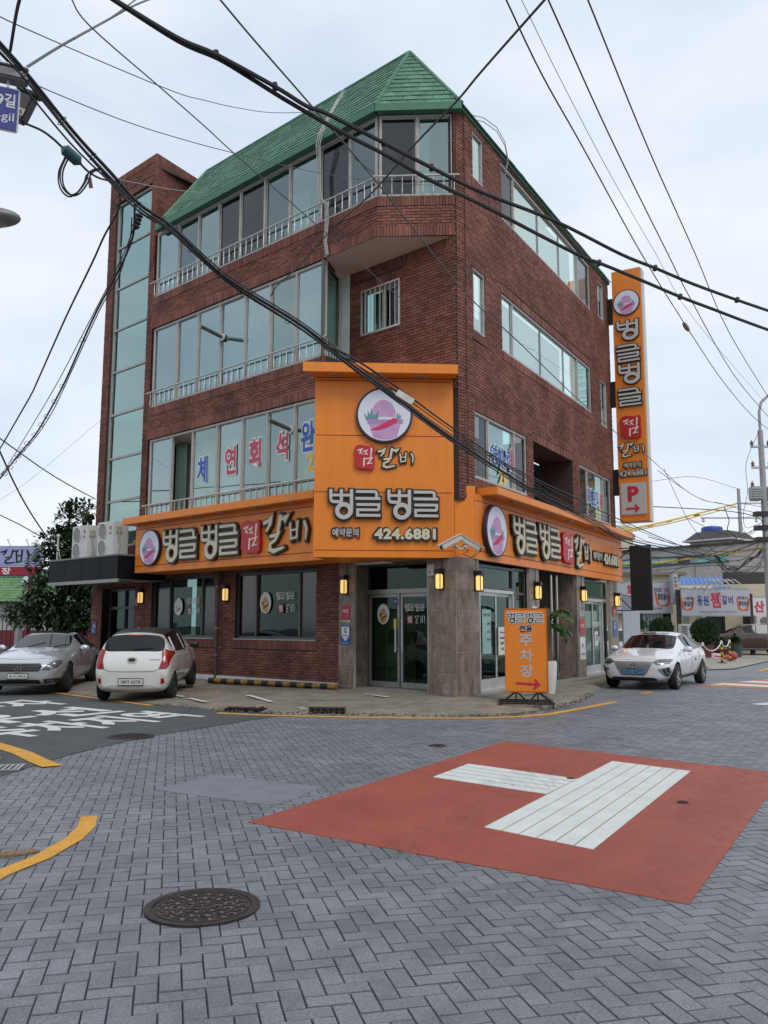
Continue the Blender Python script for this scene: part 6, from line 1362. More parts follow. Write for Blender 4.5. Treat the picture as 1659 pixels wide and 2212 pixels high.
ob('blue_upper_roof', MB().box(-.4, L_, 4.05, 4.45, -3.2, -2.5), pm('blue_grey_tile', (.16, .25, .36), .7, var=.35, sc=5), t)
M, L_ = face(A2(-60, 38.5), A2(80, 38.5)); z0, z1, z2 = zz(1244, 38.5, 40), zz(1223, 38.5, 40), zz(1179, 38.5, 40)
t = thing('roadside_sign', 'lavender signboard with black brush letters over a red strip, above the tiled house', 'sign', M)
ob('board', MB().bbox(0, L_, z1, z2, -.2, 0, .02), pm('board_lavender', (.33, .36, .58), .5, var=.05), t); ob('red_strip', MB().bbox(0, L_, z0, z1 - .02, -.2, 0, .02), pm('strip_red', (.30, .012, .03), .5), t)
lx = lambda u: (M.inverted() @ AT(u, 1200, 38.5)).x
for g, u, w in (('gal', 2, .75), ('bi', 34, .62)): ob('letter', glyph(MB(), g, lx(u), z1 + .12, w, .62, 0, .01, 0, 1.0), m_bk, t)
ob('lettering', tmb('장', lx(15), (z0 + z1) / 2, .002, .42, .32, .03), m_pw, t); ob('lettering', tmb('차', lx(-10), (z0 + z1) / 2, .002, .42, .32, .03), m_pw, t)
for u in (-20, 70): ob('post', MB().cyl((lx(u), 0, -.1), (lx(u), z0, -.1), .06, n=8), m_iron, t)
for u in (20, 60): ob('floodlight', MB().tube([(lx(u), z2, -.1), (lx(u), z2 + .25, .3), (lx(u) + .2, z2 + .22, .5)], .015, 5), m_pole, t)
# ---- the leafy tree
def tree(name, label, base, trunk, blobs, n, ln, mat, bark, seed, cat='tree'):
    g = random.Random(seed); t = thing(name, label, cat, Matrix.Translation(base))
    for k, pts in enumerate(trunk): ob('trunk' if k == 0 else 'limb', MB().tube(pts, [.11 * (1 - .7 * i / len(pts)) * (1 if k == 0 else .5) for i in range(len(pts))], 8), bark, t, smooth=True)
    tw = MB(); mb = MB()
    for _ in range(n):
        c, r = g.choices(blobs, [b[1][0] * b[1][1] * b[1][2] for b in blobs])[0]
        d = Vector((g.gauss(0, 1), g.gauss(0, 1), g.gauss(0, 1))).normalized(); q = g.random() ** .42
        p = Vector(c) + Vector((d.x * r[0], d.y * r[1], d.z * r[2])) * q
        o = (d * .7 + Vector((0, 0, .25)) + Vector((g.uniform(-.5, .5), g.uniform(-.5, .5), g.uniform(-.5, .3)))).normalized()
        if q > .8 and g.random() < .3: tw.tube([p - d * .5, p + d * .12], .008, 3)
        for k in range(3): leaf(mb, p + Vector((g.uniform(-.1, .1), g.uniform(-.1, .1), g.uniform(-.1, .1))), o + Vector((g.uniform(-.6, .6), g.uniform(-.6, .6), g.uniform(-.6, .4))), ln * g.uniform(.7, 1.2), ln * g.uniform(.42, .58), bend=g.uniform(.05, .5))
    ob('twigs', tw, bark, t, kind='stuff'); ob('crown', mb, mat, t, kind='stuff'); return t
m_leaf = pm('tree_leaf', (.040, .078, .027), .5, var=.5, sc=1.5, isl=.55, spec=.45); m_bark = pm('tree_bark', (.055, .042, .034), .9, var=.3, sc=12, bump=.5)
tb = Vector((*A2(125, 30.2), .2))
def rp_(u, v, Y=30.2): return AT(u, v, Y) - tb
bl = []
for u, v, ru, rv in ((150, 1125, 26, 42), (190, 1105, 18, 22), (128, 1175, 30, 40), (165, 1190, 40, 40), (105, 1225, 26, 32), (70, 1215, 22, 12), (150, 1245, 42, 45), (95, 1275, 34, 28), (60, 1303, 34, 22), (120, 1318, 44, 34), (175, 1320, 28, 44), (25, 1322, 24, 14), (60, 1338, 40, 16), (190, 1270, 20, 30), (150, 1345, 46, 18), (110, 1085 + 95, 16, 30)):
    k = 30.2 / 1846; bl.append((tuple(rp_(u, v) + Vector((0, rnd.uniform(-.6, .6), 0))), (ru * k, max(.45, ru * k * .9), rv * k)))
trk = [[(0, 0, 0), (.05, 0, 1.2), (.1, .1, 2.4), rp_(150, 1170)], [(-.5, .1, 0), rp_(105, 1330), rp_(95, 1260), rp_(75, 1230)], [(.7, .1, 0), rp_(165, 1320), rp_(172, 1240), rp_(188, 1120)], [(.05, 0, 1.2), rp_(120, 1290), rp_(60, 1310), rp_(30, 1322)], [(.1, 0, 1.6), rp_(150, 1250), rp_(150, 1110)]]
tree('leafy_tree', 'dark broadleaf tree with several stems between the fence and the stair tower', tb, trk, bl, 2200, .21, m_leaf, m_bark, 3)
# ---- right of the building
M, L_ = face((8.0, 28.6), (9.35, 31.2))
t = thing('grey_gate', 'tall pale grey corrugated steel gate at the end of the shop front', 'gate', M); hg = 2.62
for i in range(9): ob('gate_panel', MB().bbox(i * .32, i * .32 + .30, .06, hg - .5, -.03, .02, .012), pm('gate_grey', (.40, .43, .47), .5, var=.08), t)
for i in range(14): ob('gate_bar', MB().box(.1 + i * .2, .13 + i * .2, hg - .5, hg, -.02, .01), MATS['gate_grey'], t)
ob('top_rail', MB().box(0, L_, hg, hg + .05, -.03, .02), MATS['gate_grey'], t)
# cream restaurant with its signs
YR = 47.
M, L_ = face(A2(1300, YR), A2(1473, YR)); lx = lambda u, Y=YR: (M.inverted() @ AT(u, 1330, Y)).x
t = thing('cream_building', 'cream low restaurant building with a white lattice window under the pale signs', 'building', M)
ztop = zz(1243, YR); ob('wall', MB().box(0, L_, -.1, ztop, -9, 0), m_crm, t); ob('roof_edge', MB().box(-.2, L_ + .3, ztop, ztop + .18, -9, .25), pm('roof_edge_brown', (.22, .18, .14), .8), t)
x0, x1, y0, y1 = lx(1371), lx(1449), zz(1360, YR), zz(1325, YR)
w_ = ob('window', MB().box(x0 - .06, x1 + .06, y1, y1 + .07, -.05, .05).box(x0 - .06, x1 + .06, y0 - .07, y0, -.05, .07).box(x0 - .07, x0, y0, y1, -.05, .05).box(x1, x1 + .07, y0, y1, -.05, .05).box(x0 + .46, x0 + .54, y0, y1, -.05, .05).box(x1 - .54, x1 - .46, y0, y1, -.05, .05), m_plaster, t)
ob('pane', MB().quad((x0, y0, .01), (x0 + .46, y0, .01), (x0 + .46, y1, .01), (x0, y1, .01)), pm('dark_pane_far', (.012, .013, .014), .1, var=0), w_); ob('pane', MB().quad((x1 - .46, y0, .01), (x1, y0, .01), (x1, y1, .01), (x1 - .46, y1, .01)), MATS['dark_pane_far'], w_)
ob('pane', MB().quad((x0 + .54, y0, .01), (x1 - .54, y0, .01), (x1 - .54, y1, .01), (x0 + .54, y1, .01)), pm('pale_pane_far', (.24, .33, .31), .15, var=.1), w_)
lt = MB()
for i in range(1, 5): xx = x0 + .54 + (x1 - x0 - 1.08) * i / 5; lt.box(xx - .015, xx + .015, y0, y1, .012, .03)
for i in range(1, 3): yy = y0 + (y1 - y0) * i / 3; lt.box(x0 + .54, x1 - .54, yy - .015, yy + .015, .014, .028)
ob('lattice', lt, m_plaster, w_)
def brush_sign(name, label, u0, u1, v0, v1, Y, items, cat='sign', depth=.25, mat=None, posts=()):
    M, L_ = face(A2(u0, Y), A2(u1, Y)); z0, z1 = zz(v1, Y, (u0 + u1) / 2), zz(v0, Y, (u0 + u1) / 2)
    t = thing(name, label, cat, M); ob('sign_board', MB().bbox(0, L_, z0, z1, -depth, 0, .02), mat or m_sgn, t); ob('sign_rim', MB().box(0, L_, z0 - .03, z0, -depth, .02).box(0, L_, z1, z1 + .03, -depth, .02), m_gal, t)
    H = z1 - z0
    for it in items:
        b, x, y, w, h, mt = it[:6]; xx, yy, ww, hh = x * L_, z0 + y * H, w * L_, h * H
        if b in GL: ob('letter', glyph(MB(), b, xx - ww / 2, yy - hh / 2, ww, hh, .002, .006, 0, .95), mt, t)
        elif b == '#bowl': ob('bowl_mark', (lambda m: (ribbon(m, [(xx - ww / 2, yy + hh / 2), (xx - ww * .36, yy - hh * .35), (xx - ww * .1, yy - hh / 2), (xx + ww * .3, yy - hh * .42), (xx + ww / 2, yy + hh / 2)], [.10, .12, .06, .12, .10], .001, .004, rnd_cap=True), m)[1])(MB()), it[5], t)
        else: ob('lettering', tmb(b, xx, yy, .004 + .001 * len(b), ww, hh, it[6] if len(it) > 6 else .03), mt, t)
    for xx, zb in posts: ob('post', MB().box(xx * L_ - .09, xx * L_ + .09, 0, z1 + zb, -depth - .1, -depth + .12), m_iron, t)
    return t
m_or2 = pm('print_orange', (.50, .10, .03), .5)
brush_sign('shop_sign', 'pale sign with a big red brush syllable fixed to the cream building', 1318, 1457, 1257, 1324, YR - .4,
    [('찜', .36, .62, .17, .62, m_pr, .06), ('갈', .54, .56, .10, .38, m_navy), ('비', .64, .58, .08, .34, m_navy), ('우리고장', .76, .74, .12, .15, m_bk), ('동원', .90, .74, .07, .14, m_pr), ('향토음식', .84, .52, .17, .22, m_bk), ('#bowl', .84, .44, .24, .44, m_or2), ('T.427-1430, 423-4145 전국택배', .50, .14, .62, .09, m_bk, 0)])
brush_sign('shop_sign', 'wide pale sign on black posts with blue and red brush letters over the brown wagon', 1474, 1623, 1272, 1330, 45.4,
    [('동', .27, .56, .08, .36, m_navy), ('원', .36, .56, .08, .36, m_navy), ('찜', .50, .58, .15, .60, m_pr, .05), ('갈', .63, .58, .08, .34, m_navy), ('비', .72, .58, .07, .32, m_navy), ('동인동', .13, .64, .09, .14, m_bk), ('대구', .07, .64, .05, .10, m_pr), ('찜갈비', .10, .44, .14, .20, m_bk), ('#bowl', .09, .42, .18, .42, m_or2),
     ('우리고장', .87, .66, .10, .13, m_bk), ('동원', .95, .66, .05, .12, m_pr), ('향토음식', .91, .46, .14, .18, m_bk), ('#bowl', .90, .40, .17, .42, m_or2), ('DongWon JjimGalbi 예약 단체환영 T.427-1430, 423-4145 전국택배', .52, .14, .54, .09, m_bk, 0)], posts=((-.02, -.05), (1.03, -.25)))
brush_sign('blade_sign', 'narrow upright white sign with small letters between the two pale signs', 1457, 1469, 1239, 1304, 45.9, [('동', .5, .85, .5, .07, m_bk), ('원', .5, .74, .5, .07, m_bk), ('찜', .5, .60, .6, .10, m_pr), ('갈', .5, .44, .5, .07, m_pr), ('비', .5, .33, .5, .07, m_bk)], depth=.5)
brush_sign('shop_sign', 'white sign with a red first syllable past the black post at the street end', 1625, 1720, 1290, 1331, 47.5, [('산', .18, .5, .24, .62, m_pr, .05), ('꼼장어', .66, .5, .55, .62, m_pr, .05)], mat=m_plw)
M, L_ = face(A2(1452, 50), A2(1780, 47.6)); lx = lambda u: (M.inverted() @ AT(u, 1330, 49)).x
t = thing('side_building', 'cream building with a dark entrance behind the wide pale sign', 'building', M); zt = zz(1262, 49)
ob('wall', MB().box(0, L_, -.1, zt, -8, 0), m_crm, t)
for u0, u1 in ((1478, 1490), (1505, 1520)): ob('window', MB().box(lx(u0), lx(u1), .9, 2.3, -.02, .03), MATS['pale_pane_far'], t)
ob('entrance', MB().box(lx(1526), lx(1562), 0, 2.5, -.05, .02), m_dark, t); ob('doorway', MB().box(lx(1562), lx(1566), 0, 2.5, 0, .1), m_iron, t); ob('dark_opening', MB().box(lx(1604), lx(1645), 1.2, 2.4, -.02, .03), m_dark, t)
ob('blue_roof', MB().add([(lx(1410), zz(1274, 49), .6), (lx(1570), zz(1274, 49), .6), (lx(1570), zz(1241, 49), -3), (lx(1410), zz(1241, 49), -3)], [(0, 1, 2, 3)]), m_blueroof, t)
me_ = MB().box(-.025, .025, 0, .05, 0, 1).mesh('roof_rib', m_blueroof); sl_ = math.atan2(zz(1241, 49) - zz(1262, 49), 3.6)
for i in range(18): link('roof_rib', me_, t, frame((lx(1412) + i * .25, zz(1274, 49) + .01, .6), (1, 0, 0), (0, zz(1241, 49) - zz(1274, 49), -3.6)) @ Matrix.Diagonal((1, -1, 3.7, 1)))
brush_sign('gable_sign', 'second white sign partly hidden between blue roof and wide pale sign', 1468, 1545, 1263, 1278, 48.3, [('동인동', .2, .35, .16, .4, m_bk), ('대구', .08, .35, .06, .4, m_pr), ('동 원', .55, .3, .3, .6, m_bk)], mat=m_plw)
t = thing('sign_lights', 'arched white sign lamps bowing over the wide pale sign', 'sign lamp', None)
for u0, u1 in ((1515, 1600), (1540, 1618)):
    for k in range(3): ob('lamp_arm', MB().tube([AT(u0 - 20 + k * 14, 1275, 45.4), AT(u0 - 5 + k * 14, 1256, 44.9), AT(u0 + 18 + k * 14, 1250 + k, 44.2), AT(u0 + 32 + k * 14, 1258 + k * 2, 43.9)], .022, 5), m_plw, t)
one('dark_hoarding', MB().bbox(0, 6, 0, 1.45, -.3, 0, .02), pm('hoarding', (.028, .028, .030), .6), 'dark blank rooftop hoarding at the end of the street', 'hoarding', Matrix.Translation(AT(1568, 1289, 50)) @ Matrix.Rotation(R(90), 4, 'X'))
# grey brick block with teal windows and a roof hut
M, L_ = face(A2(1325, 66), A2(1650, 57)); H0 = zz(1176, 61); lx = lambda u: (lambda d, p: (p - M.translation).dot(M.col[0].to_3d()))(0, CP + (AT(u, 1300, 60) - CP) * (1)) 
def onM(u, v):
    d = ray(u, v); n = M.col[2].to_3d(); k = (M.translation - CP).dot(n) / d.dot(n); return M.inverted() @ (CP + d * k)
t = thing('grey_brick_block', 'pale grey brick block with a long band of teal windows and dark parapet', 'building', M)
ob('wall', MB().box(0, L_ + .5, -.1, onM(1580, 1176).y, -10, 0), m_gbrk, t); ob('parapet_cap', MB().box(-.1, L_ + .6, onM(1580, 1176).y, onM(1580, 1171).y, -10, .15), pm('cap_dark', (.04, .035, .035), .7), t)
a, b = onM(1390, 1222), onM(1575, 1197)
for i, (u0, u1) in enumerate(((1345, 1388), (1392, 1422), (1426, 1460), (1464, 1490), (1494, 1530), (1534, 1572))):
    x0, x1 = onM(u0, 1210).x, onM(u1, 1210).x; w_ = ob('window', MB().box(x0 - .1, x1 + .1, a.y - .1, a.y, -.02, .06).box(x0 - .1, x1 + .1, b.y, b.y + .1, -.02, .06), m_alud, t); ob('pane', MB().quad((x0, a.y, .02), (x1, a.y, .02), (x1, b.y, .02), (x0, b.y, .02)), m_tealw if i != 3 else MATS['dark_pane_far'], w_)
for u in (1420, 1500, 1560): xx = onM(u, 1210).x; ob('wall_joint', MB().box(xx - .02, xx + .02, 3, a.y - .2, 0, .012), m_alud, t)
h0, h1 = onM(1467, 1170), onM(1553, 1170); 
ob('roof_hut', MB().box(h0.x, h1.x, h0.y - .6, onM(1500, 1163).y, -5, -1.5), m_crm, t)
zr, zq_ = onM(1500, 1163).y, onM(1500, 1144).y
ob('hut_roof', MB().add([(h0.x - .3, zr, -1.2), (h1.x + .3, zr, -1.2), (h1.x + .3, zr, -5.3), (h0.x - .3, zr, -5.3), (h0.x + .3, zq_, -1.9), (h1.x - .4, zq_, -1.9), (h1.x - .4, zq_, -4.6), (h0.x + .3, zq_, -4.6)], [(0, 1, 5, 4), (1, 2, 6, 5), (2, 3, 7, 6), (3, 0, 4, 7), (4, 5, 6, 7)]), pm('hut_shingle', (.06, .06, .058), .85, var=.3, sc=8), t); ob('hut_eave', MB().box(h0.x - .4, h1.x + .4, zr - .12, zr, -5.4, -1.1), m_plaster, t)
ob('water_tank', MB().lathe([(.001, 0), (.75, 0), (.78, .3), (.7, .42), (.3, .5), (.001, .5)], 20, Matrix.Translation((onM(1492, 1150).x, zq_, -3)) @ Matrix.Rotation(R(-90), 4, 'X')), pm('tank_blue', (.02, .06, .28), .4), t, smooth=True)
M2, L2 = face(A2(1300, 72), A2(1374, 72)); one('far_cream_block', MB().box(0, L2, 0, zz(1138, 72), -8, 0).box(.2, L2 - .2, zz(1138, 72), zz(1134, 72), -7.8, -.2), m_crm, 'far cream block just seen beside the blank black panel', 'building', M2)
M2, L2 = face(A2(1560, 75), A2(1900, 70)); one('end_block', MB().box(0, L2, 0, 7.2, -8, 0), m_gbrk, 'plain grey block closing the far end of the street', 'building', M2)
# rounded clipped shrubs in pots
m_thuja = pm('thuja_green', (.022, .062, .016), .7, var=.45, sc=5, isl=.5)
def shrub(u, v0, v1, Y, ru, lab, potc, potv):
    p = AT(u, 1400, Y); k = Y / 1846; zt, zb = zz(v0, Y, u), zz(v1, Y, u); r = ru * k; g = random.Random(u)
    t = thing('clipped_shrub', lab, 'shrub', Matrix.Translation((p.x, p.y, 0)), 'clipped shrubs in front of the cream building'); mb = MB()
    for _ in range(1500):
        d = Vector((g.gauss(0, 1), g.gauss(0, 1), g.gauss(0, 1))).normalized(); q = g.uniform(.72, 1.04)
        c = Vector((d.x * r, d.y * r, (zt + zb) / 2 + d.z * (zt - zb) / 2)); c.x *= q; c.y *= q; w = .05
        s = Vector((g.uniform(-1, 1), g.uniform(-1, 1), .2)).normalized() * w
        mb.add([c - s, c + s, c + s * .2 + Vector((d.x * .07, d.y * .07, .13))], [(0, 1, 2)])
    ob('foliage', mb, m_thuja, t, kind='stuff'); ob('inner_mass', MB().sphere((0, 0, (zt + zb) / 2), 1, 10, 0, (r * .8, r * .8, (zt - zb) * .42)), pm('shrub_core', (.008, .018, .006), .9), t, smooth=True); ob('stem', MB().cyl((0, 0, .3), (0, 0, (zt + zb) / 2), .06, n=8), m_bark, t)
    return p
p = shrub(1430, 1339, 1378, 40.0, 24, 'rounded green shrub seen over the roof of the white electric sedan', None, None)
one('shrub_pot', MB().lathe([(.001, 0), (.34, 0), (.42, .5), (.38, .5), (.001, .45)], 20), pm('pot_red', (.14, .035, .028), .7, var=.15), 'dark red pot under the shrub behind the white electric sedan', 'pot', Matrix.Translation((p.x, p.y, 0)))
p = shrub(1524, 1339, 1392, 42.0, 29, 'larger rounded green shrub beside the brown wagon', None, None)
one('shrub_pot', MB().lathe([(.001, 0), (.33, 0), (.42, .62), (.38, .62), (.001, .55)], 20), MATS['pot_red'], 'dark red pot under the larger shrub beside the brown wagon', 'pot', Matrix.Translation((p.x, p.y, 0)))
def bush(u, v, Y, r, lab):
    p = AT(u, v, Y); g = random.Random(u); t = thing('potted_bush', lab, 'bush', Matrix.Translation((p.x, p.y, p.z))); mb = MB()
    for _ in range(260): d = Vector((g.gauss(0, 1), g.gauss(0, 1), abs(g.gauss(0, .8)))).normalized(); leaf(mb, d * r * g.uniform(.3, 1), d + Vector((g.uniform(-.5, .5), g.uniform(-.5, .5), g.uniform(-.3, .5))), .16, .08)
    ob('foliage', mb, m_thuja, t, kind='stuff'); return p
p = bush(1560, 1396, 42.5, .5, 'loose green bush in front of the brown wagon bonnet')
one('shrub_pot', MB().lathe([(.001, 0), (.24, 0), (.28, .42), (.001, .38)], 18), MATS['pot_red'], 'low dark pot under the loose green bush', 'pot', Matrix.Translation((p.x, p.y, 0)))
p = bush(1588, 1388, 42.5, .28, 'small dark bush in the blue grey pot by the black sign post')
one('shrub_pot', MB().lathe([(.001, 0), (.26, 0), (.33, .62), (.29, .62), (.001, .55)], 18), pm('pot_teal', (.04, .075, .085), .6), 'blue grey pot between the brown wagon and the striped bollards', 'pot', Matrix.Translation((p.x, p.y, 0)))
bush(1392, 1362, 45, .6, 'low flowering bush under the white lattice window')
t = thing('louvre_unit', 'stacked pale louvred air conditioner units at the cream building corner', 'air conditioner', (lambda q: loc(q[0], q[1], 0))(A2(1480, 44.5)))
for k in range(2):
    ob('case', MB().bbox(-.30, .30, -.25, .25, .1 + k * .8, .85 + k * .8, .02), m_ac, t)
    for j in range(7): ob('louvre', MB().box(-.27, .02, -.27, -.255, .17 + k * .8 + j * .09, .22 + k * .8 + j * .09), m_acd, t)
t = thing('outdoor_unit', 'wall air conditioner unit under the sign at the far end of the street', 'air conditioner', Matrix.Translation(AT(1648, 1343, 47.0)) @ Matrix.Rotation(R(90), 4, 'X')); ob('case', MB().bbox(-.45, .5, -.3, .35, -.1, .2, .02), m_ac, t); ob('fan', MB().lathe([(.001, .21), (.24, .21), (.26, .2)], 20), m_acd, t)
# striped bollards with a white rope
tops = []
for i, ((x, y), lab) in enumerate((((11.75, 31.6), 'striped black and yellow bollard nearest the white electric sedan'), ((14.1, 35.8), 'middle striped bollard in front of the fallen red float'), ((15.2, 37.7), 'farthest striped bollard beside the fallen red float'))):
    t = thing('rope_bollard', lab, 'bollard', loc(x, y), 'striped bollards along the kerb'); ob('base', MB().lathe([(.001, .09), (.06, .09), (.24, .03), (.25, 0)], 18), m_iron, t)
    for k in range(7):
        a, b = .08 + k * .11, .08 + (k + 1) * .11; n = 14; v0 = [(.048 * math.cos(6.283 * j / n), .048 * math.sin(6.283 * j / n), a + .05 * math.sin(6.283 * j / n)) for j in range(n)]; v1 = [(q[0], q[1], q[2] + .11) for q in v0]
        ob('stripe', MB().add(v0 + v1, [(j, (j + 1) % n, n + (j + 1) % n, n + j) for j in range(n)]), [MATS['stop_black'], m_yel][k % 2], t, smooth=True)
    ob('cap', MB().lathe([(.05, .82), (.06, .86), (.05, .93), (.02, .97), (.001, .97)], 14), m_plaster, t, smooth=True); tops.append(Vector((x, y, .88)))
def sag(a, b, s, n=12): return [a.lerp(b, i / n) - Vector((0, 0, s * 4 * (i / n) * (1 - i / n))) for i in range(n + 1)]
for a, b, lab in ((Vector((9.6, 31.2, .55)), tops[0], 'white rope running from behind the white sedan to the nearest bollard'), (tops[0], tops[1], 'long white rope sagging between the nearest and the middle bollard'), (tops[1], tops[2], 'short white rope between the middle and the farthest bollard')):
    one('rope', MB().tube(sag(a, b, .28 if a is not tops[1] else .2), .022, 6), m_plw, lab, 'rope', smooth=True)
P = AT(1575, 1423, 39.3); t = thing('fallen_float', 'fallen red round warning float with a white board lying by the bollards', 'road float', loc(P.x, P.y, 0, .2)); m_fl = pm('float_red', (.36, .07, .035), .5, var=.1)
ob('ball', MB().sphere((.2, 0, .21), .21, 10), m_fl, t, smooth=True); ob('neck', MB().cyl((.05, 0, .17), (-.45, 0, .12), .12, .06, n=12), m_fl, t, smooth=True); ob('board', MB().bbox(-.9, -.35, -.1, .02, .02, .26, .02).xf(Matrix.Rotation(.1, 4, 'Y')), m_plw, t); ob('board_print', MB().box(-.82, -.45, -.104, -.1, .08, .16).xf(Matrix.Rotation(.1, 4, 'Y')), m_pr, t)
struct(sheet('pavement', [(9.4, 29.5), (12.8, 31.4), (17.5, 38.8), (26, 44), (26, 52), (10, 52), (8.6, 34)], .03, pm('pale_pavement', (.30, .28, .23), .9, var=.15, sc=2)))
# ---- utility poles
def pole_thing(u, v, Y, label, r=.17, h=None):
    p = AT(u, v, Y); t = thing('utility_pole', label, 'utility pole', loc(p.x, p.y)); h = h or p.z
    ob('shaft', MB().cyl((0, 0, 0), (0, 0, h), r, r * .62, n=14), m_pole, t, smooth=True); return t, p
t, pA = pole_thing(1642, 930, 40, 'concrete utility pole with transformers and a curved lamp at the right edge', .20)
hA = pA.z
ob('lamp_arm', MB().tube([(0, 0, hA - .1), (0, 0, hA + .9), (.12, 0, hA + 1.4), (.5, 0, hA + 1.75), (.9, 0, hA + 1.8)], .07, 8), m_pole, t, smooth=True)
for v, w in ((965, 1.1), (1010, .9)): z = zz(v, 40, 1645); ob('cross_arm', MB().box(-.5, w, -.06, .06, z - .05, z + .05), m_gal, t); [ob('insulator', MB().lathe([(.05, 0), (.09, .05), (.05, .1), (.09, .15), (.05, .2), (.02, .28)], 12, Matrix.Translation((x, 0, z + .05))), pm('porcelain', (.20, .10, .09), .3), t, smooth=True) for x in (-.45, .35, w - .1)]
for dx, v0, v1 in ((-.42, 1052, 1082), (.45, 1050, 1084)):
    z0, z1 = zz(v1, 40, 1640), zz(v0, 40, 1640); b = ob('transformer', MB().bbox(dx - .25, dx + .25, -.3, .2, z0, z1, .05), pm('transformer_grey', (.36, .37, .36), .5, var=.1), t)
    for k in range(5): ob('cooling_fin', MB().box(dx - .27, dx + .27, -.34 + .0 * k, -.305, z0 + .08 + k * .11, z0 + .12 + k * .11), MATS['transformer_grey'], b)
    ob('bushing', MB().lathe([(.05, 0), (.10, .05), (.05, .1), (.10, .15), (.05, .2), (.02, .3)], 12, Matrix.Translation((dx - .1, 0, z1))), MATS['porcelain'], t, smooth=True)
for v in (1110, 1140, 1165): z = zz(v, 40, 1650); ob('cable_bracket', MB().box(-.5, .4, -.2, .2, z - .12, z + .1), m_iron, t)
t, pB = pole_thing(1595, 1056, 62, 'slim concrete pole with thin cross arms above the grey brick block', .19)
for v, x0, x1 in ((1087, -.2, 3.2), (1119, -2.9, 2.2)): z = zz(v, 62, 1600); ob('cross_arm', MB().box(x0, x1, -.05, .05, z - .05, z + .05), m_gal, t); [ob('insulator', MB().lathe([(.05, -.3), (.12, -.22), (.06, -.12), (.12, -.05), (.05, 0)], 10, Matrix.Translation((x, 0, z))), m_gal, t) for x in (x0 + .2, x1 - .2, x1 - 1)]
# ---- the near corner at the upper left: street name sign, splice box, lamp
pl_ = AT(-75, 600, 7.0)
t = thing('sign_pole', 'steel pole at the near left corner carrying the blue street name sign', 'pole', loc(pl_.x, pl_.y)); ob('shaft', MB().cyl((0, 0, 0), (0, 0, 7.6), .09, .07, n=16), m_gal, t, smooth=True)
Ms = frame(AT(-40, 222, 6.9), Vector((1, .42, 0)), Vector((.42, -1, 0)))
t = thing('street_name_sign', 'blue street name sign with white letters cut by the upper left picture edge', 'street sign', Ms)
k = 6.9 / 1846; ob('sign_plate', MB().bbox(-.35, .305, -.215, .205, -.02, 0, .012), pm('plate_silver', (.55, .56, .58), .4), t); ob('sign_face', MB().bbox(-.33, .290, -.20, .19, 0, .004, .003), pm('sign_navy', (.008, .018, .22), .4, var=.05), t)
ob('lettering', tmb('9길', .195, .075, .0055, .15, .13, .02), m_pw, t); ob('lettering', tmb('9-gil', .165, -.09, .0055, .20, .10, .0), m_pw, t)
ob('housing_bar', MB().bbox(-.5, .36, .27, .37, -.09, .06, .015), pm('bar_grey', (.20, .20, .20), .5, var=.2), t); ob('bar_top', MB().bbox(-.5, .36, .372, .39, -.11, .08, .006), m_gal, t)
for x in (-.1, .2): ob('hanger', MB().box(x - .012, x + .012, .2, .28, -.03, .0), m_gal, t)
Mb = frame(AT(53, 232, 7.6), Vector((1, -.1, -.0)), Vector((-.1, -1, 0)))
t = thing('cable_box', 'dark grey numbered cable box hanging from the wire bundle beside the blue street sign', 'cable box', Mb @ Matrix.Rotation(R(-24), 4, 'Z'))
ob('case', MB().bbox(-.13, .075, -.16, .13, -.06, .05, .02), pm('box_grey', (.06, .06, .058), .6, var=.2), t); ob('lid', MB().bbox(-.14, .085, .13, .165, -.07, .06, .01), MATS['box_grey'], t)
ob('label', MB().box(-.12, .06, -.105, -.035, .0505, .052), pm('label_cream', (.55, .52, .42), .6), t); ob('lettering', tmb('1016', -.03, -.07, .0535, .15, .05, .01), m_bk, t); ob('mark', MB().lathe([(.001, .052), (.03, .052)], 14, Matrix.Translation((-.08, .06, 0))), MATS['label_cream'], t)
Ml = frame(AT(-20, 470, 7.0), Vector((1, 0, 0)), Vector((0, -1, 0)))
t = thing('street_lamp', 'grey oval street lamp head reaching in from the left picture edge', 'street lamp', Ml)
ob('head', MB().sphere((0, 0, 0), .26, 12, 0, (1, .30, .5)), pm('lamp_grey', (.20, .195, .19), .45, metal=.3, var=.1), t, smooth=True); ob('lens', MB().sphere((-.02, -.035, 0), .20, 10, 0, (1, .26, .5)), pm('lamp_lens_dim', (.30, .27, .20), .2, var=.35, sc=25), t, smooth=True); ob('arm', MB().tube([(-.05, .01, 0), (-.35, .05, 0)], .035, 8), m_gal, t)
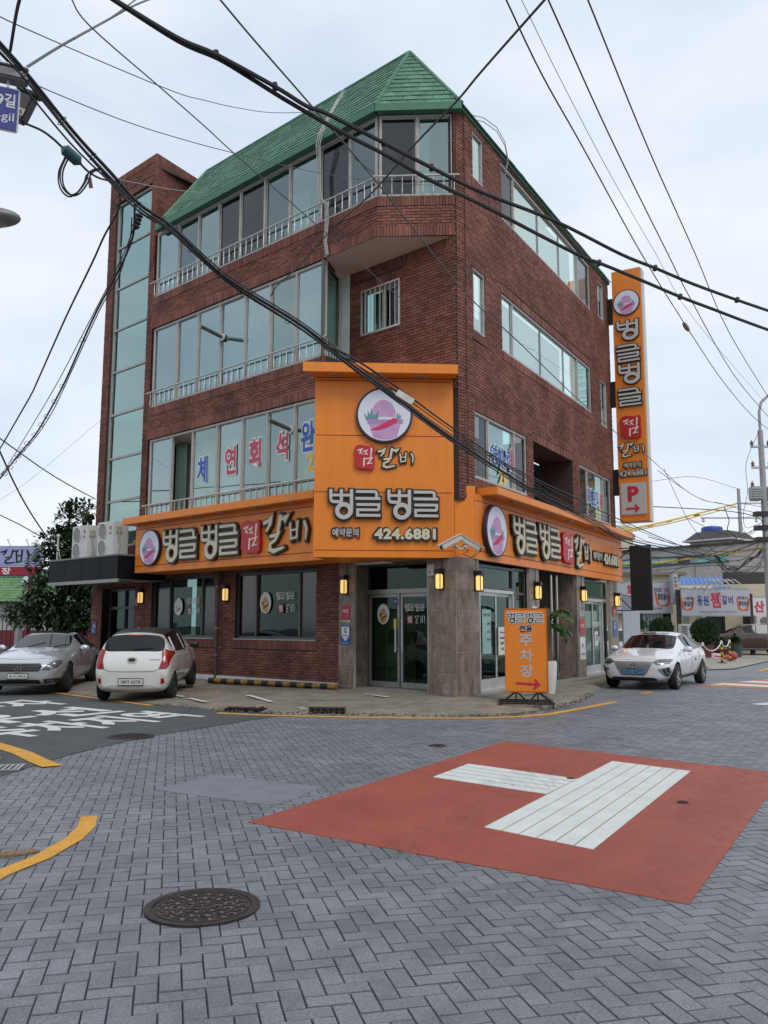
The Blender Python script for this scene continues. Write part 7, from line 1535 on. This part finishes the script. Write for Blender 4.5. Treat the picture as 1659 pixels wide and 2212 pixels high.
# ---- wall mirrored in the glass; unseen plain houses added to darken reflections
M, L_ = face((-24, 19), (-8.6, 6.2)); M = frame((-8.6, 6.2, 0), (-15.4, 12.8, 0), (12.8, 15.4, 0))
t = thing('garden_wall', 'cream wall across the alley, mirrored in the ground floor windows', 'wall', M); ob('wall', MB().box(0, 18, 0, 2.3, -.2, 0), m_crm, t); ob('coping', MB().box(-.05, 18, 2.3, 2.4, -.26, .06), m_conc, t)
for i, (x, y, rz, w, h) in enumerate(((-15, 2, 40, 12, 6.5), (-6, -13, 5, 12, 7), (9, -12, -12, 14, 6), (17, 2, -60, 12, 6.5))):
    t = thing('opposite_house', ['pale house beyond the cream wall, mirrored in the bay glass', 'grey house behind the photographer, mirrored in the door glass', 'tan house behind the photographer, mirrored in the shop front', 'low house on the far side of the wider street'][i], 'house', loc(x, y, 0, R(rz))); ob('wall', MB().box(-w / 2, w / 2, -4, 4, 0, h), [m_wht, m_gbrk, m_crm, m_wht][i], t); ob('roof', MB().box(-w / 2 - .3, w / 2 + .3, -4.3, 4.3, h, h + .3), pm('roof_edge_brown', (.22, .18, .14), .8), t)
    for k in range(4): ob('window', MB().box(-w / 2 + 1 + k * 2.8, -w / 2 + 2.6 + k * 2.8, 4.0, 4.04, 3.6, 5.0), m_dark, t)
# ================================================================ overhead wires
m_wire = pm('wire_black', (.012, .012, .013), .55, var=.1); m_wgrey = pm('wire_grey', (.09, .095, .10), .55, var=.1); m_wy = pm('guard_yellow', (.62, .42, .03), .6, var=.1)
def spline(P, n=6):
    P = [Vector(p) for p in P]; P = [P[0] * 2 - P[1]] + P + [P[-1] * 2 - P[-2]]; r = []
    for i in range(1, len(P) - 2):
        a, b, c, d = P[i - 1:i + 3]
        for k in range(n):
            t = k / n; r.append(.5 * ((2 * b) + (c - a) * t + (2 * a - 5 * b + 4 * c - d) * t * t + (3 * b - a - 3 * c + d) * t ** 3))
    r.append(P[-2]); return r
def path(pts, Y0, Y1):                   # image points with distance running evenly from Y0 to Y1 along the wire
    L_ = [0]
    for a, b in zip(pts, pts[1:]): L_.append(L_[-1] + math.hypot(b[0] - a[0], b[1] - a[1]))
    return [AT(u, v, 1 / (1 / Y0 + (1 / Y1 - 1 / Y0) * l / L_[-1])) for (u, v), l in zip(pts, L_)]
def wire(pts, Y0, Y1, r, label, mat=None, group=None, n=5):
    return one('overhead_wire', MB().tube(spline(path(pts, Y0, Y1), n), r, 6), mat or m_wire, label, 'overhead wire', group=group, smooth=True)
B = [(-30, 60), (53, 153), (159, 285), (238, 372), (300, 440), (370, 489), (456, 573), (523, 623), (655, 705), (755, 783), (816, 828), (940, 920), (1070, 1008), (1171, 1068), (1271, 1118), (1344, 1161), (1414, 1179), (1485, 1191), (1541, 1202), (1562, 1222), (1593, 1235), (1634, 1224), (1652, 1189)]
wire(B, 6.5, 38, .017, 'thickest black cable of the bundle sweeping from upper left down past the corner sign')
t = thing('cable_bundle', 'bundle of thin black cables tied along the thickest sweeping cable', 'cable bundle', None)
for k in range(5):
    o1, o2 = [(-6, 14), (8, 22), (-10, 30), (3, 9), (12, 36)][k], [(1, 5), (2, 8), (-2, 6), (3, -4), (0, 9)][k]
    pts = []
    for i, (u, v) in enumerate(B):
        f = max(0, 1 - i / 6); w = 1 - f
        pts.append((u + o1[0] * f + o2[0] * w + 1.5 * math.sin(i * 1.9 + k), v + o1[1] * f + o2[1] * w + 1.5 * math.cos(i * 1.3 + k * 2)))
    ob('cable', MB().tube(spline(path(pts, 6.6 + k * .1, 38), 4), .010, 5), m_wire, t, smooth=True)
# ties round the bundle
sp_ = spline(path(B, 6.5, 38), 4)
for i in range(4, len(sp_) - 6, 3):
    d = (sp_[i + 1] - sp_[i]).normalized(); r_ = rnd.uniform(.035, .06); F = aim(sp_[i] - Vector((0, 0, .03)), d)
    ob('tie_loop', MB().tube([F @ Vector((r_ * math.cos(a * .785), r_ * 1.2 * math.sin(a * .785), 0)) for a in range(9)], .005, 4), m_wire, t)
U = [(700, 745), (760, 772), (860, 838), (960, 912), (1081, 995), (1118, 1015), (1187, 1049), (1234, 1070), (1276, 1094), (1311, 1110), (1378, 1140), (1439, 1166), (1503, 1191), (1541, 1200)]
wire(U, 10, 33, .014, 'upper strand with coiled ties splitting from the bundle near the round emblem'); wire([(u, v + 7 + 3 * math.sin(i)) for i, (u, v) in enumerate(U)], 10, 33, .008, 'thin lower companion of the strand with coiled ties')
wire([(1010, 960), (1120, 1022), (1210, 1080), (1270, 1108), (1340, 1140), (1400, 1170), (1480, 1188)], 14, 31, .008, 'thin slack wire between the two cable strands over the shop front fascia')
for i, (u, v) in enumerate(((868, 853), (882, 862))): one('cable_tag', MB().bbox(-.075, .075, -.045, .045, -.006, 0, .003), pm('tag_white', (.62, .60, .52), .6), ['white punched tag on the lower cable before the round emblem', 'white punched tag on the upper cable beside the round emblem'][i], 'cable tag', frame(AT(u, v, 10.6 - .3 * i), (.84, 0, -.52), (0, -1, 0)), 'cable tags')
wire([(235, -8), (384, 82), (467, 118), (594, 187), (662, 229), (705, 245), (828, 308), (932, 362), (1042, 416), (1200, 478), (1341, 549), (1415, 579), (1496, 613), (1592, 648), (1680, 678)], 5.0, 9.5, .0175, 'upper of the two thick black cables crossing above the whole roof')
wire([(240, -4), (384, 88), (470, 126), (540, 168), (622, 219), (737, 285), (832, 334), (935, 392), (1042, 443), (1160, 505), (1262, 557), (1294, 568), (1382, 604), (1469, 641), (1543, 669), (1603, 692), (1680, 720)], 5.05, 9.5, .0175, 'lower of the two thick black cables crossing above the whole roof')
for (u, v, Y, w_) in ((467, 118, 5.9, 'highest clip on the thick upper cable'), (594, 187, 6.3, 'clip on the thick upper cable over the shingle roof'), (828, 308, 6.9, 'clip on the thick upper cable before the top floor chamfer window'), (932, 362, 7.3, 'clip on the thick upper cable near the brick pillar'), (1294, 568, 8.2, 'clip on the thick lower cable left of the projecting sign'), (1415, 579, 8.6, 'clip on the thick upper cable right of the projecting sign'), (1469, 641, 8.8, 'clip on the thick lower cable right of the projecting sign'), (1592, 648, 9.2, 'clip on the thick upper cable nearest the right edge')): one('cable_clip', MB().bbox(-.02, .02, -.028, .028, -.028, .028, .006), m_wire, w_, 'cable clip', Matrix.Translation(AT(u, v, Y)), 'clips on the thick cables')
wire([(468, -10), (545, 82), (668, 223), (816, 396), (1003, 630), (1111, 730), (1236, 851), (1310, 916), (1371, 970), (1404, 990), (1507, 1075), (1600, 1095)], 6, 40, .008, 'thin grey wire falling from top centre across the bay to the far pole', m_wgrey)
wire([(150, -10), (193, 55), (344, 187), (439, 270), (511, 336), (658, 463), (781, 570), (848, 630), (960, 715)], 7, 17, .007, 'thin grey wire falling from upper left to the recessed brick wall', m_wgrey)
wire([(-10, 30), (40, 55), (240, 142), (384, 201), (439, 216), (503, 231), (582, 243), (658, 243)], 9, 20, .008, 'grey wire sagging from the left edge to the roof slope', m_wgrey)
wire([(30, 155), (79, 184), (260, 258), (384, 298), (511, 332), (681, 372), (820, 392), (960, 402)], 8, 17.2, .006, 'very thin wire passing before the top floor windows to the pillar', m_wgrey)
wire([(257, 388), (384, 411), (503, 417), (622, 392), (741, 324), (820, 229), (876, 120)], 24, 19.5, .010, 'pale wire looping from the stair tower up to the roof peak', pm('wire_pale', (.36, .38, .38), .6))
wire([(1185, -10), (1042, 152), (985, 220), (892, 316), (800, 420), (717, 495), (640, 580), (598, 618), (585, 640)], 7, 17.5, .013, 'black wire rising from the third floor bay to the top right of the roof')
wire([(1088, -12), (1170, 160), (1260, 320), (1386, 549), (1480, 701), (1562, 824), (1630, 903), (1690, 950)], 9, 40, .011, 'leftmost of the three parallel wires in the right hand sky')
one('wire_splice', MB().sphere((0, 0, 0), .16, 6, 0, (.5, .4, 1)), pm('splice_brown', (.30, .16, .12), .6), 'brown splice on the leftmost of the three right hand wires', 'splice', aim(AT(1482, 706, 23), (.5, 0, -.8)))
wire([(1122, -10), (1210, 170), (1320, 380), (1417, 549), (1500, 690), (1653, 870)], 12, 40, .006, 'faint thin wire between the parallel wires in the right hand sky', m_wgrey)
wire([(1180, -10), (1320, 300), (1443, 549), (1494, 650), (1584, 808), (1655, 895), (1700, 945)], 9, 40, .011, 'middle of the three parallel wires in the right hand sky')
wire([(1266, -10), (1400, 320), (1502, 549), (1575, 718), (1659, 857), (1700, 925)], 9, 40, .011, 'rightmost of the three parallel wires in the right hand sky')
wire([(50, 150), (130, 100), (220, 50), (290, 12), (345, -10)], 7, 12, .013, 'grey wire from behind the street sign up to the top left edge', m_wgrey); wire([(160, 84), (240, 38), (300, -6)], 7.9, 11, .010, 'second grey wire joining near the top left edge', m_wgrey)
wire([(45, -12), (35, 30), (22, 110)], 5.2, 6.0, .012, 'short steep black wire above the street sign')
# drops on the left
wire([(257, 400), (257, 449), (225, 510), (205, 555), (182, 603), (140, 690), (81, 823), (67, 853), (40, 900), (0, 969), (-20, 1000)], 9, 16, .012, 'outer of the drop cables hanging left of the stair tower')
wire([(291, 440), (288, 505), (270, 555), (246, 603), (200, 690), (141, 823), (99, 902), (74, 942), (37, 986), (0, 1034), (-15, 1045)], 9, 16, .013, 'inner drop cable with coils hanging before the stair tower'); wire([(285, 470), (280, 520), (255, 600), (215, 670), (160, 790), (110, 895), (60, 965), (-15, 1040)], 9, 16, .007, 'thin drop wire beside the coiled cable'); wire([(296, 470), (262, 560), (190, 700), (126, 823), (60, 935), (-5, 1040)], 9, 16, .006, 'thinnest drop wire left of the coiled cable')
t = thing('cable_coils', 'small coils tied along the inner drop cable', 'cable coil', None)
for u, v in ((135, 835), (118, 868), (101, 900), (89, 918), (75, 940), (59, 958), (49, 972), (39, 986), (30, 997), (22, 1010), (10, 1024), (178, 735), (260, 575)):
    p = AT(u, v, 13.5); F = aim(p, (.3, -1, .3)); ob('coil', MB().tube([F @ Vector((.045 * math.cos(a * .6), .04 * math.sin(a * .6), .002 * a)) for a in range(11)], .005, 4), m_wire, t)
wire([(-10, 940), (94, 1014), (150, 1048), (206, 1078)], 20, 27, .016, 'black wire from the left edge to the stair tower side'); wire([(-5, 965), (37, 1056), (74, 1120), (119, 1185), (126, 1192)], 16, 26.2, .018, 'black wire running down to the thin post on the canopy'); wire([(-10, 1108), (40, 1132), (87, 1158), (130, 1178)], 28, 31, .018, 'sagging bundle of wires above the roadside sign'); wire([(-10, 1086), (60, 1040), (150, 965), (220, 905)], 20, 26, .004, 'faint wire rising behind the stair tower', m_wgrey)
# splice closure with looped cable
t = thing('cable_splice', 'teal cable splice with looped black cable hanging under the bundle', 'cable splice', None)
d = (AT(170, 352, 8.2) - AT(142, 322, 8.1)); ob('closure', MB().tube([AT(134, 318, 8.1), AT(140, 323, 8.1), AT(168, 348, 8.2), AT(174, 354, 8.2)], [.015, .06, .06, .015], 10), pm('closure_teal', (.03, .10, .105), .5), t, smooth=True)
for k, (du, dv) in enumerate(((0, 0), (5, 2), (-4, 4))):
    ob('loop', MB().tube(spline([AT(u + du, v + dv, 8.15) for u, v in ((145, 335), (131, 368), (133, 400), (150, 420), (168, 415), (185, 392), (193, 372), (215, 365), (238, 385))], 5), .009, 6), m_wire, t, smooth=True)
ob('feeder', MB().tube(spline([AT(u, v, Y) for u, v, Y in ((58, 268, 7.6), (90, 282, 7.8), (115, 300, 8.0), (134, 318, 8.1))], 5), .012, 6), m_wire, t, smooth=True); ob('feeder', MB().tube(spline([AT(u, v, Y) for u, v, Y in ((174, 354, 8.2), (190, 370, 8.4), (215, 385, 8.7), (245, 392, 9))], 5), .012, 6), m_wire, t, smooth=True)
ob('tag', MB().bbox(-.02, .02, -.06, .06, -.004, .004, .002), pm('tag_brown', (.16, .08, .07), .7), t, frame(AT(195, 395, 8.3), (1, 0, .2), (0, -1, 0)))
one('wire_coupler', MB().lathe([(.001, 0), (.03, 0)] + [(.03 + .018 * (i % 2), i * .022) for i in range(9)] + [(.001, .2)], 12), m_wire, 'ribbed black connector hanging from the bundle at the stair tower top', 'connector', aim(AT(302, 462, 9.3), (-.3, .1, -1)))
# far right tangle
t = thing('guard_cable', 'yellow and black guard cable from the projecting sign to the slim far pole', 'guard cable', None)
ob('cable', MB().tube(spline(path([(1328, 1150), (1400, 1135), (1465, 1120), (1590, 1088)], 40, 61), 4), .055, 6), m_wy, t, smooth=True); ob('cable', MB().tube(spline(path([(1330, 1155), (1400, 1140), (1465, 1126), (1590, 1094)], 40, 61), 4), .035, 6), m_wy, t, smooth=True)
for u, v, Y in ((1400, 1136, 46.5), (1440, 1127, 50), (1500, 1114, 54)): ob('black_band', MB().tube([AT(u, v, Y), AT(u + 10, v - 2.4, Y + .5)], .06, 6), m_wire, t)
wire([(1340, 1218), (1420, 1216), (1500, 1205), (1610, 1190), (1660, 1180)], 42, 40, .045, 'yellow guard wire before the teal window band', m_wy)
far_w = [([(1404, 1094), (1480, 1098), (1580, 1105), (1640, 1120), (1652, 1150)], .02), ([(1420, 1016), (1507, 1075), (1560, 1088), (1600, 1100), (1650, 1112)], .014), ([(1434, 1012), (1480, 1112), (1505, 1150), (1545, 1195)], .012), ([(1480, 1117), (1540, 1145), (1590, 1160)], .012), ([(1344, 1195), (1440, 1205), (1540, 1200), (1600, 1185), (1655, 1165)], .022), ([(1344, 1222), (1440, 1218), (1520, 1215), (1580, 1195), (1655, 1160)], .018), ([(1390, 1228), (1480, 1215), (1560, 1175), (1640, 1140)], .018), ([(1450, 1236), (1500, 1212), (1580, 1180), (1650, 1135)], .014), ([(1344, 1240), (1440, 1230), (1530, 1222), (1655, 1225)], .014), ([(1490, 1188), (1540, 1175), (1600, 1165), (1655, 1120)], .014), ([(1340, 1262), (1390, 1235), (1460, 1210), (1540, 1200), (1655, 1205)], .012), ([(1545, 1200), (1580, 1212), (1620, 1200), (1655, 1150)], .02), ([(1400, 1160), (1480, 1180), (1560, 1192), (1640, 1185)], .016), ([(1591, 1088), (1620, 1090), (1645, 1095)], .012), ([(1590, 1120), (1620, 1116), (1650, 1108)], .01), ([(1600, 1128), (1610, 1150), (1640, 1170)], .01), ([(1565, 1096), (1570, 1110), (1575, 1125), (1572, 1145), (1590, 1160), (1592, 1168)], .02), ([(1640, 930), (1612, 1000), (1615, 1060), (1606, 1110), (1612, 1140), (1640, 1130)], .012), ([(1407, 1040), (1500, 1030), (1595, 1056)], .01)]
t = thing('wire_tangle', 'tangle of slack wires converging on the utility pole at the right edge', 'wires', None)
for k, (p, r) in enumerate(far_w): ob('wire', MB().tube(spline(path(p, 36 + k % 3, 40), 5), r, 5), m_wire, t, smooth=True)
cl = [AT(1545 + i * 4.5, 1203 + 30 * math.sin(min(1, i / 12) * 2.2) - max(0, i - 12) * 3.2 + 0.7 * math.sin(i * 1.3), 38 + .1 * i) for i in range(25)]
for d in (0, .09, .17): ob('slack_coil', MB().tube(spline([p + Vector((0, d * .3, d * (.6 + .4 * math.sin(i * .9)))) for i, p in enumerate(cl)], 3), .028, 5), m_wire, t, smooth=True)
